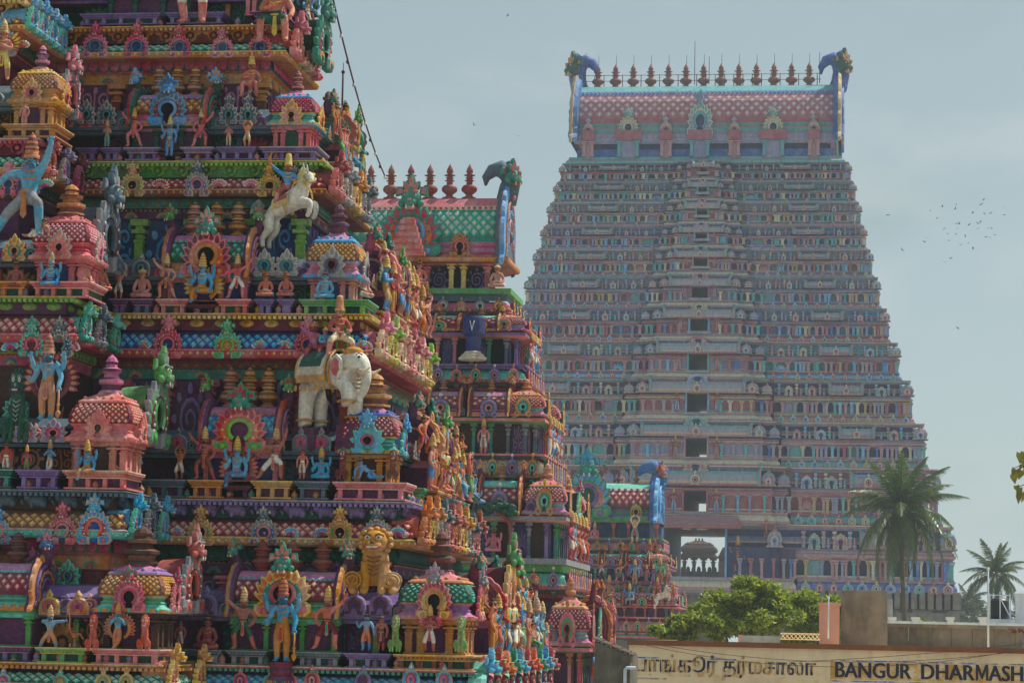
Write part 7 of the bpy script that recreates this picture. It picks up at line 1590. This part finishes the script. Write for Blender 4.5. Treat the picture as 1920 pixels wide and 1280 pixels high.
# rooftops behind the coping
roofs = empty('stair_house', W(1600, 1197, 79)); tag(roofs, 'weathered grey concrete stair block with a pink plaster pillar on the lodging roof', 'stair block')
boxT(roofs, 'pink_pillar', 1535, 1574, 1131, 1260, 79, 3, pinkp); boxT(roofs, 'pillar_cap', 1533, 1576, 1129, 1134, 78.9, 3.2, pinkp); boxT(roofs, 'concrete_block', 1576, 1663, 1107, 1260, 80, 4, conc)
para = empty('roof_parapet', W(1800, 1200, 82)); tag(para, 'long mould-stained concrete parapet beside the stair block', 'parapet')
for j in range(8): boxT(para, 'parapet_panel', 1664 + j * 40, 1703.4 + j * 40, 1171 + .9 * j, 1260, 82 + .02 * (j % 2), .3, conc)
boxT(para, 'parapet_coping', 1664, 1984, 1171, 1174, 81.85, .6, conc)
bal = empty('white_balustrade', W(1780, 1175, 90)); tag(bal, 'whitewashed balustrade with capped posts behind the stained parapet', 'balustrade')
boxT(bal, 'low_wall', 1664, 1960, 1166, 1200, 90, .3, whitep)
for x in (1673, 1717, 1782, 1843): boxT(bal, 'post', x - 6, x + 6, 1160, 1200, 89.9, .5, whitep); boxT(bal, 'post_cap', x - 8, x + 8, 1156, 1161, 89.8, .7, whitep)
boxT(bal, 'pale_shaft', 1664, 1674, 1122, 1172, 91, .6, simple('pale_cement', (150, 156, 160), .9))
tk = empty('water_tank', W(1874, 1160, 92)); tag(tk, 'black plastic water tank inside white frame on whitewashed rooftop', 'water tank'); s = MPP(1874, 1140, 92)
m = MB(); pr = [(0, 0), (18, 0)] + [(18 + (.7 if q % 2 else 0), 4 + q * 2.6) for q in range(12)] + [(17, 36), (9, 41), (4, 42), (4, 44), (0, 44)]; m.lathe(pr, 20, 0); ob('tank_body', m.mesh('tank_body'), simple('black_plastic', (24, 25, 28), .45, 3, .2, dirt_amt=.1), tk, (0, 0, 0), 0, s)
m = MB()
for x in (-19, 19): m.box(x - 1, x + 1, -20, -18, 0, 48)
m.box(-1.2, 1.2, -21.6, -20.2, -2, 52); m.box(-20, 20, -20.4, -18.2, 44, 46); m.tube([(0, -21, 40), (20, -21, 2)], 1.1, 4, 0); ob('frame', m.mesh('frame'), whitep, tk, (0, 0, 0), 0, s)
m = MB(); m.box(-26, 34, -26, 26, -40, 0); ob('tank_base', m.mesh('tank_base'), whitep, tk, (0, 0, 0), 0, s)
ch = empty('roof_shaft', W(1912, 1170, 91)); tag(ch, 'white roof shaft with small pyramid cap beside the water tank', 'shaft'); m = MB(); m.box(-8, 8, -8, 8, -30, 58); ob('shaft', m.mesh('shaft'), whitep, ch, (0, 0, 0), 0, s)
m = MB(); m.add([(-11, -11, 58), (11, -11, 58), (11, 11, 58), (-11, 11, 58), (0, 0, 68)], [(0, 1, 4), (1, 2, 4), (2, 3, 4), (3, 0, 4), (3, 2, 1, 0)]); ob('cap', m.mesh('cap'), whitep, ch, (0, 0, 0), 0, s)
def pole(px, py0, py1, Y, r, mat, label):
    a, b = W(px, py1, Y), W(px, py0, Y); m = MB(); m.tube([(0, 0, 0), (0, 0, (b - a).z)], [r, r * .8], 6, 0); m.ell((0, 0, (b - a).z), r * 1.6, 0, 6, 4); o = ob('roof_pole', m.mesh('roof_pole'), mat, None, a); tag(o, label, 'pole'); return o
pole(1853, 1066, 1215, 78, .035, whitep, 'thin white pole rising beside the water tank'); pole(1553, 1120, 1196, 78.5, .03, whitep, 'short white pole on the pink pillar')
rl = empty('roof_railing', W(1500, 1197, 78)); tag(rl, 'low cream lattice railing beside the pink pillar', 'railing'); s = MPP(1500, 1190, 78); m = MB()
m.box(-37, 37, -1, 1, 9, 11); m.box(-37, 37, -1, 1, -2, 0); ob('rail', m.mesh('rail'), plaster, rl, (0, 0, 0), 0, s)
sm_ = MB(); sm_.tube([(-4, 0, 0), (4, 0, 10)], .8, 4, 0); sm_.tube([(-4, 0, 10), (4, 0, 0)], .8, 4, 0); sm2 = sm_.mesh('brace')
for j in range(9): ob('brace', sm2, plaster, rl, ((-32 + j * 8) * s, 0, 0), 0, s)
lg = empty('roof_ledge', W(1424, 1197, 78)); tag(lg, 'pale low roof ledge in front of the leafy tree', 'ledge'); m = MB(); m.box(-39, 39, -3, 3, -8, 6); ob('slab', m.mesh('slab'), simple('pale_cement', (150, 156, 160), .9), lg, (0, 0, 0), 0, s)
m = MB(); m.box(-40, -34, -3.4, 3.4, -8, 7); ob('end_block', m.mesh('end_block'), pinkp, lg, (0, 0, 0), 0, s)
th = empty('thatch_edge', W(1915, 1184, 76)); tag(th, 'brown thatched hut roof corner at the photo edge over lilac post', 'hut'); m = MB(); rg = random.Random(8)
for j in range(160): x = rg.uniform(-.4, 2.2); m.tube([(x, rg.uniform(-.2, .2), rg.uniform(.05, .16)), (x + rg.uniform(-.2, .05), rg.uniform(-.3, .1), rg.uniform(-.05, .05))], .012, 4, 0)
m.box(-.3, 2.2, -.1, .3, -.02, .08, 0); ob('thatch', m.mesh('thatch'), 'brown', th); m = MB(); m.box(.05, .5, -.05, .2, -1, -.02); ob('post', m.mesh('post'), 'lilac', th)
# shed with a mossy wall
sd = empty('old_shed', W(1145, 1280, 70) * 1.0); tag(sd, 'mould-blackened shed wall with sloping tiled roof beside the cream house', 'shed'); s = MPP(1145, 1240, 70)
moss = simple('mossy_plaster', (104, 100, 88), .95, 2.2, .5, (.02, .024, .016), .9); m = MB(); z0 = (GZ - sd.location.z) / s
m.add([(-31, 0, z0), (36, 0, z0), (36, 0, 52), (-31, 0, 78), (-31, 160, z0), (36, 160, z0), (36, 160, 52), (-31, 160, 78)], [(0, 1, 2, 3), (1, 5, 6, 2), (3, 2, 6, 7), (4, 0, 3, 7), (5, 4, 7, 6)]); ob('wall', m.mesh('wall'), moss, sd, (0, 0, 0), 0, s)
tl = MB(); tl.add([(-4, -9, 0), (4, -9, 0), (4, 12, 2), (-4, 12, 2), (-4, -9, 2), (4, -9, 2), (4, 12, 4), (-4, 12, 4)], [(0, 1, 5, 4), (1, 2, 6, 5), (3, 0, 4, 7), (4, 5, 6, 7)]); tlm = tl.mesh('roof_tile'); clay = simple('dark_clay', (84, 68, 58), .95, 3, .5)
for j in range(9):
    for q in range(3): f = j / 8; ob('roof_tile', tlm, clay, sd, ((-31 + 70 * f) * s, 18 * q * s, (80 - 27.5 * f + (j % 2) * .8 + q * .6) * s), 0, s, (0, R(21 + 3 * math.sin(j * 2.1 + q)), 0))
m = MB(); m.tube([(0, 0, -.6), (0, 0, .12), (.06, 0, .17), (.3, 0, .17)], .05, 7, 0); o = ob('drain_pipe', m.mesh('drain_pipe'), whitep, None, W(1172, 1262, 69.6)); tag(o, 'white bent drain pipe at the foot of the cream house', 'pipe')
# ------------------------------------------------------------------ trees
def leafmat(name, c, c2, trans=.35):
    mt = bpy.data.materials.new(name); mt.use_nodes = True; N = mt.node_tree.nodes; Lk = mt.node_tree.links; b = N['Principled BSDF']
    g = N.new('ShaderNodeNewGeometry'); mx = N.new('ShaderNodeMix'); mx.data_type = 'RGBA'; mx.inputs[6].default_value = (*c, 1); mx.inputs[7].default_value = (*c2, 1); Lk.new(g.outputs['Random Per Island'], mx.inputs[0])
    Lk.new(mx.outputs[2], b.inputs['Base Color']); b.inputs['Roughness'].default_value = .38; b.inputs['Specular IOR Level'].default_value = .5
    tr = N.new('ShaderNodeBsdfTranslucent'); Lk.new(mx.outputs[2], tr.inputs['Color']); ms = N.new('ShaderNodeMixShader'); ms.inputs[0].default_value = trans
    Lk.new(b.outputs[0], ms.inputs[1]); Lk.new(tr.outputs[0], ms.inputs[2]); Lk.new(ms.outputs[0], N['Material Output'].inputs['Surface']); _mats[name] = mt; return mt
mango = leafmat('tree_leaf', (.08, .16, .012), (.4, .46, .05), .62); palm_m = leafmat('palm_leaf', (.04, .085, .018), (.12, .17, .04), .4); far_m = leafmat('far_leaf', (.06, .09, .03), (.1, .14, .05), .3); bodhi = leafmat('branch_leaf', (.16, .17, .02), (.3, .28, .04), .45)
bark = simple('bark', (.11, .085, .06), .95, 5, .4, lin=True)
def leafy(mb, c, r, n, size, rg, m=0):
    for _ in range(n):
        d = Vector((rg.gauss(0, 1), rg.gauss(0, 1), rg.gauss(0, 1))).normalized(); k = rg.uniform(.55, 1.0) ** .6
        p = Vector(c) + Vector((d.x * r[0], d.y * r[1], d.z * r[2])) * k
        a = Vector((rg.gauss(0, 1), rg.gauss(0, 1), rg.gauss(-.2, .6))).normalized(); u = a.cross(Vector((rg.gauss(0, 1), rg.gauss(0, 1), rg.gauss(0, 1)))).normalized(); nn = a.cross(u); L_ = size * rg.uniform(.7, 1.35); w = L_ * .23
        mb.add([p, p + a * L_ * .45 + u * w + nn * .02, p + a * L_, p + a * L_ * .45 - u * w + nn * .02], [(0, 1, 2, 3)], m)
def tree(px, pyc, Y, blobs, n, size, mat, label, trunk_h=None, name='leafy_tree', seed=1):
    """blobs: (dx, dy, dz, rx, ry, rz) in metres from the crown point"""
    rg = random.Random(seed); c = W(px, pyc, Y); e = empty(name, (c.x, Y, GZ)); tag(e, label, 'tree'); H = c.z - GZ
    m = MB(); m.tube([(0, 0, 0), (.15, 0, H * .35), (-.1, .1, H * .7), (0, 0, H * .9)], [.32, .26, .2, .12], 8, 0)
    for b in blobs: m.tube([(-.05, .05, H * .62), (b[0] * .5, b[1] * .5, H * .8 + b[2] * .4), (b[0] * .9, b[1] * .9, H + b[2])], [.13, .09, .03], 6, 0)
    ob('trunk', m.mesh('trunk'), bark, e); m = MB(); tv = sum((b[3] * b[4] * b[5]) ** .667 for b in blobs)
    for b in blobs:
        sub = max(5, int(14 * (b[3] * b[4] * b[5]) ** .667 / 1.2)); nb = int(n * (b[3] * b[4] * b[5]) ** .667 / tv)
        for _ in range(sub):
            d = Vector((rg.gauss(0, 1), rg.gauss(0, 1), rg.gauss(.15, 1))).normalized(); k = rg.uniform(.45, 1.05); q = (b[0] + d.x * b[3] * k, b[1] + d.y * b[4] * k, H + b[2] + d.z * b[5] * k); rr = rg.uniform(.28, .52) * min(1, b[5])
            leafy(m, q, (rr * 1.2, rr * 1.2, rr * .85), nb // sub, size, rg)
    o = ob('crown', m.mesh('crown'), mat, e); return e
tree(1400, 1140, 100, [(-.1, 0, .3, 1.3, 1.4, .95), (-1.1, .3, -.35, 1.2, 1.3, .8), (.9, .2, .05, 1.2, 1.3, .9), (0, -.6, -.7, 1.6, 1.2, .9), (.3, .2, .75, .6, .7, .45)], 13000, .22, mango, 'bright green leafy tree behind the coping, tallest of the three', seed=3)
tree(1505, 1150, 103, [(0, 0, .2, 1.2, 1.3, .75), (.9, .2, .0, .9, 1.1, .7), (-.6, -.4, -.5, 1.3, 1.2, .9), (.9, .1, -.7, 1.1, 1, .8)], 10000, .22, mango, 'bright green leafy tree next to the pink pillar', seed=5)
tree(1285, 1170, 98, [(0, 0, 0, .85, .9, .5), (-.55, 0, -.3, .7, .8, .5), (.5, 0, -.2, .8, .9, .6)], 6000, .22, mango, 'low green tree in front of the third tower', seed=9)
tree(1735, 1160, 112, [(0, 0, -.15, .55, .6, .35)], 1100, .17, mango, 'small green bush behind the white balustrade', name='bush', seed=4)
tree(1692, 1166, 110, [(0, 0, -.2, .6, .5, .25)], 700, .17, mango, 'sliver of green bush at the palm foot', name='bush', seed=6)
tree(1815, 1150, 330, [(0, 0, 0, 3, 3, 2.6), (-1.5, 0, -2, 3, 3, 2.5), (2, 0, -1.6, 3, 3, 2.5)], 5000, .6, far_m, 'hazy distant tree between the giant tower and second palm', seed=7)
tree(1900, 1172, 300, [(0, 0, 0, 5, 3, 2.0), (-4, 0, -.6, 3, 3, 2.0), (5, 0, -.6, 3, 3, 2.0)], 4000, .6, far_m, 'hazy distant greenery behind the water tank', seed=12)
def frond_mesh(Lf, droop, seed, nl=62, lw=.035):
    """frond growing along +x, rising then drooping: 0 leaf 1 rib"""
    rg = random.Random(seed); m = MB(); P = []
    for i in range(13):
        t = i / 12; P.append(Vector((Lf * (t - .12 * droop * t * t), 0, Lf * (.28 * t - (.28 + .42 * droop) * t * t))))
    m.tube(P, [.045 * (1 - .8 * i / 12) for i in range(13)], 5, 1)
    for sd in (-1, 1):
        for k in range(nl):
            t = .1 + .9 * (k + rg.uniform(-.3, .3)) / nl; t = min(.995, t); i = int(t * 12); f = t * 12 - i; p = P[i].lerp(P[min(12, i + 1)], f); d = (P[min(12, i + 1)] - P[i]).normalized()
            ll = Lf * .26 * math.sin(math.pi * min(1, .2 + t * .75)) * rg.uniform(.8, 1.1); a = (d * .75 + Vector((0, sd * .75, -.25 - .6 * rg.random()))).normalized(); b = (a + Vector((0, 0, -.9))).normalized(); w = d.cross(Vector((0, 0, 1))).cross(a).normalized() * lw if False else d * lw
            q = p + a * ll * .5; e = q + b * ll * .55; m.add([p - w, p + w, q + w, q - w, e], [(0, 1, 2, 3), (3, 2, 4)], 0)
    return m.mesh('frond')
def palm(px, py, pyb, pxb, Y, Lf, n, mat, label, seed):
    rg = random.Random(seed); c = W(px, py, Y); b = W(pxb, pyb, Y); e = empty('coconut_palm', (b.x, Y, GZ)); tag(e, label, 'palm tree', 'coconut palms')
    H = c.z - GZ; dx = c.x - b.x; m = MB(); pts = []; rad = []
    for i in range(25): t = i / 24; pts.append((dx * t ** 1.6 + .1 * math.sin(5 * t), 0, H * t)); rad.append((.2 - .07 * t) * (1.06 if i % 2 else 1) + (.05 if i > 22 else 0))
    m.tube(pts, rad, 9, 0); ob('trunk', m.mesh('trunk'), bark, e)
    protos = [frond_mesh(Lf, d, seed * 10 + k, lw=.02 + .004 * Lf) for k, d in enumerate((.5, 1.0, 1.45, 1.8))]
    for i in range(n):
        a = i * 2.39996 + rg.uniform(-.2, .2); t = i / n; el = R(78 - 128 * t + rg.uniform(-7, 7)); pr = protos[0 if t < .2 else (1 if t < .5 else (2 if t < .8 else 3))]
        ob('frond', pr, [mat, bark], e, (dx, 0, H), 0, rg.uniform(.82, 1.08), (rg.uniform(-.25, .25), -el, a))
    cm_ = cached('coco', lambda: (lambda q: (q.ell((0, 0, 0), (.13, .13, .16), 0, 8, 6), q.mesh('coconut'))[-1])(MB()))
    for i in range(7): a = i * .9; ob('coconut', cm_, 'green', e, (dx + .25 * math.cos(a), .25 * math.sin(a), H - .35 - .1 * (i % 3)))
palm(1690, 962, 1168, 1702, 170, 4.9, 36, palm_m, 'tall coconut palm standing in front of the giant tower', 3)
palm(1868, 1078, 1190, 1874, 240, 4.2, 24, palm_m, 'smaller hazy coconut palm behind the water tank', 8)
palm(1815, 1130, 1190, 1812, 330, 4.0, 18, far_m, 'faint distant coconut palm between the two other palms', 13)
# branch reaching in at the edge
br = empty('roadside_tree', (W(2120, 900, 58).x, 58, GZ)); tag(br, 'sparse branch tip with heart-shaped yellow-green leaves at the photo edge', 'tree'); bo = br.location
m = MB(); top = W(2080, 800, 58); m.tube([(0, 0, 0), (0, 0, (top - bo).z * .6), tuple(top - bo)], [.3, .22, .1], 8, 0); tw = []
for tip, mid in (((1900, 878), (1960, 850)), ((1903, 915), (1965, 890)), ((1912, 850), (1970, 830))):
    pts = [top - bo, W(mid[0] + 40, mid[1] - 10, 58) - bo, W(*mid, 58) - bo, W(*tip, 58) - bo]; m.tube(pts, [.05, .03, .02, .008], 5, 0); tw.append(pts)
ob('trunk', m.mesh('trunk'), bark, br); rg = random.Random(3); hl = MB(); hl.add([(0, 0, 0), (.09, 0, .03), (.1, .015, -.06), (0, .03, -.24), (-.1, .015, -.06), (-.09, 0, .03)], [(0, 1, 2, 3), (0, 3, 4, 5)]); hlm = hl.mesh('leaf')
m = MB(); rgc = random.Random(44)
for dx, dz, rr in ((.6, .3, 1.5), (2.0, .9, 1.7), (1.4, 2.2, 1.5), (3.2, .2, 1.4)):
    for _ in range(16):
        d_ = Vector((rgc.gauss(0, 1), rgc.gauss(0, 1), rgc.gauss(0, 1))).normalized() * rr * rgc.uniform(.4, 1); leafy(m, tuple(top - bo + Vector((dx, 0, dz)) + d_), (.5, .5, .4), 90, .2, rgc)
    mt_ = MB()
ob('crown', m.mesh('crown'), bodhi, br)
for pts in tw:
    for k in range(16):
        t = rg.uniform(.0, 1); p = Vector(pts[2]).lerp(Vector(pts[3]), t) + Vector((rg.uniform(-.1, .1), rg.uniform(-.2, .2), rg.uniform(-.25, .05))); ob('leaf', hlm, bodhi, br, p, 0, rg.uniform(.7, 1.15), (rg.uniform(-.5, .5), rg.uniform(-.5, .5), rg.uniform(-1.2, 1.2)))
# ------------------------------------------------------------------ wires, rods, birds
def wire(pts, r, name, label, n=14, sag=0.0, mat='umber'):
    P = [Vector(p) for p in pts]; Q = []
    for i in range(len(P) - 1):
        for j in range(n): t = j / n; q = P[i].lerp(P[i + 1], t); q.z -= sag * 4 * t * (1 - t); Q.append(q)
    Q.append(P[-1]); m = MB(); o0 = Q[0].copy(); m.tube([q - o0 for q in Q], r, 5, 0); o = ob(name, m.mesh(name), mat, None, o0); tag(o, label, 'wire'); return o, [q - o0 for q in Q]
o, Q = wire([W(618, -30, 46), W(724, 335, 62)], .02, 'light_string', 'string of small bulbs sloping down from the nearest tower to second tower', 30, .35)
bm_ = cached('bulb', lambda: (lambda q: (q.ell((0, 0, -.05), (.035, .035, .05), 0, 7, 5), q.tube([(0, 0, 0), (0, 0, .03)], .018, 6, 0), q.mesh('bulb'))[-1])(MB()))
for k in range(2, 30, 3): ob('bulb', bm_, 'white' if k % 2 else 'umber', o, Q[k])
for k, (a, b, sg, lb) in enumerate((((1170, 1196), (2000, 1206), .62, 'uppermost sagging cable across the painted wall'), ((1170, 1199), (2000, 1198), .8, 'lower sagging cable across the painted wall'), ((1480, 1240), (2000, 1195), .1, 'cable rising across the painted wall above the house name'))): wire([W(*a, 73.5 - .2 * k), W(*b, 73.5 - .2 * k)], .009, 'power_cable', lb, 24, sg * 1.0, 'umber')
m = MB(); a = W(641, 215, 47); h = W(641, 118, 47).z - a.z; m.tube([(0, 0, -.5), (0, 0, h * .85)], .022, 6, 0); m.tube([(0, 0, h * .85), (0, 0, h)], .008, 5, 0); m.ell((0, 0, h * .82), .04, 0); o = ob('lightning_rod', m.mesh('lightning_rod'), 'umber', None, a); tag(o, 'thin lightning rod rising behind the upper corner of nearest tower', 'rod')
def bird_mesh(k):
    m = MB(); f = (.25, .6, -.15)[k]
    m.ell((0, 0, 0), (.06, .17, .06), 0, 6, 5); m.ell((0, -.19, .02), (.035, .06, .035), 0, 5, 4); m.add([(-.03, .14, 0), (.03, .14, 0), (.06, .3, 0), (-.06, .3, 0)], [(0, 1, 2, 3)], 0)
    for s in (-1, 1): m.add([(s * .04, -.08, .02), (s * .04, .09, .02), (s * .25, .06, .02 + .22 * f), (s * .25, -.12, .02 + .22 * f), (s * .5, .1, .02 + .5 * f), (s * .42, -.04, .02 + .45 * f)], [(0, 1, 2, 3), (3, 2, 4, 5)], 0)
    return m.mesh('bird')
FL = [(512, 338), (594, 312), (560, 386), (687, 297), (679, 328), (869, 263), (852, 297), (797, 354), (874, 356), (917, 354), (1011, 318), (1008, 365), (688, 425), (705, 427), (772, 430), (829, 422), (844, 416), (830, 457), (604, 461), (626, 494), (694, 455), (685, 495), (748, 510), (905, 452), (922, 457), (879, 513), (911, 516), (639, 538), (714, 566), (768, 553), (484, 520), (478, 546), (797, 587), (605, 680), (646, 657)]
dark = simple('bird_feather', (38, 38, 42), .8); rg = random.Random(6)
def bird(px, py, sc, label, grp=None):
    o = ob('bird', cached('bird%d' % (len(_birds) % 3), lambda: bird_mesh(len(_birds) % 3)), dark, None, W(px, py, 160 + rg.uniform(-15, 25)), 0, sc, (rg.uniform(-.6, .6), rg.uniform(-.7, .7), rg.uniform(0, 6.28))); tag(o, label, 'bird', grp); _birds.append(o)
_birds = []
for x, y in FL: bird(1600 + x * .2812, 300 + y * .2812, .3, 'tiny dark bird in the scattered flock beside the giant tower', 'flock of distant birds')
for x, y, lb in ((1665, 403, 'lone bird flying closest to the giant tower edge'), (1692, 469, 'lone bird with spread wings below the flock'), (1797, 616, 'lone dark bird low in the open sky'), (1866, 440, 'larger dark bird at the far end of the flock'), (952, 30, 'speck of a bird high above the second tower'), (889, 235, 'speck of a bird above the copper finials'), (972, 255, 'speck of a bird close to the giant tower shoulder')): bird(x, y, .38, lb)
# ------------------------------------------------------------------ air
m = MB(); m.box(-1650, 1650, -350, 3300, GZ - 1, 68); hz = m.mesh('haze'); hm = bpy.data.materials.new('haze_air'); hm.use_nodes = True; N = hm.node_tree.nodes; N.clear()
pv_ = N.new('ShaderNodeVolumePrincipled'); pv_.inputs['Color'].default_value = (.68, .8, .9, 1); pv_.inputs['Density'].default_value = HAZE; pv_.inputs['Anisotropy'].default_value = .35
ot = N.new('ShaderNodeOutputMaterial'); hm.node_tree.links.new(pv_.outputs[0], ot.inputs['Volume']); o = ob('haze', hz, hm); o['kind'] = 'stuff'
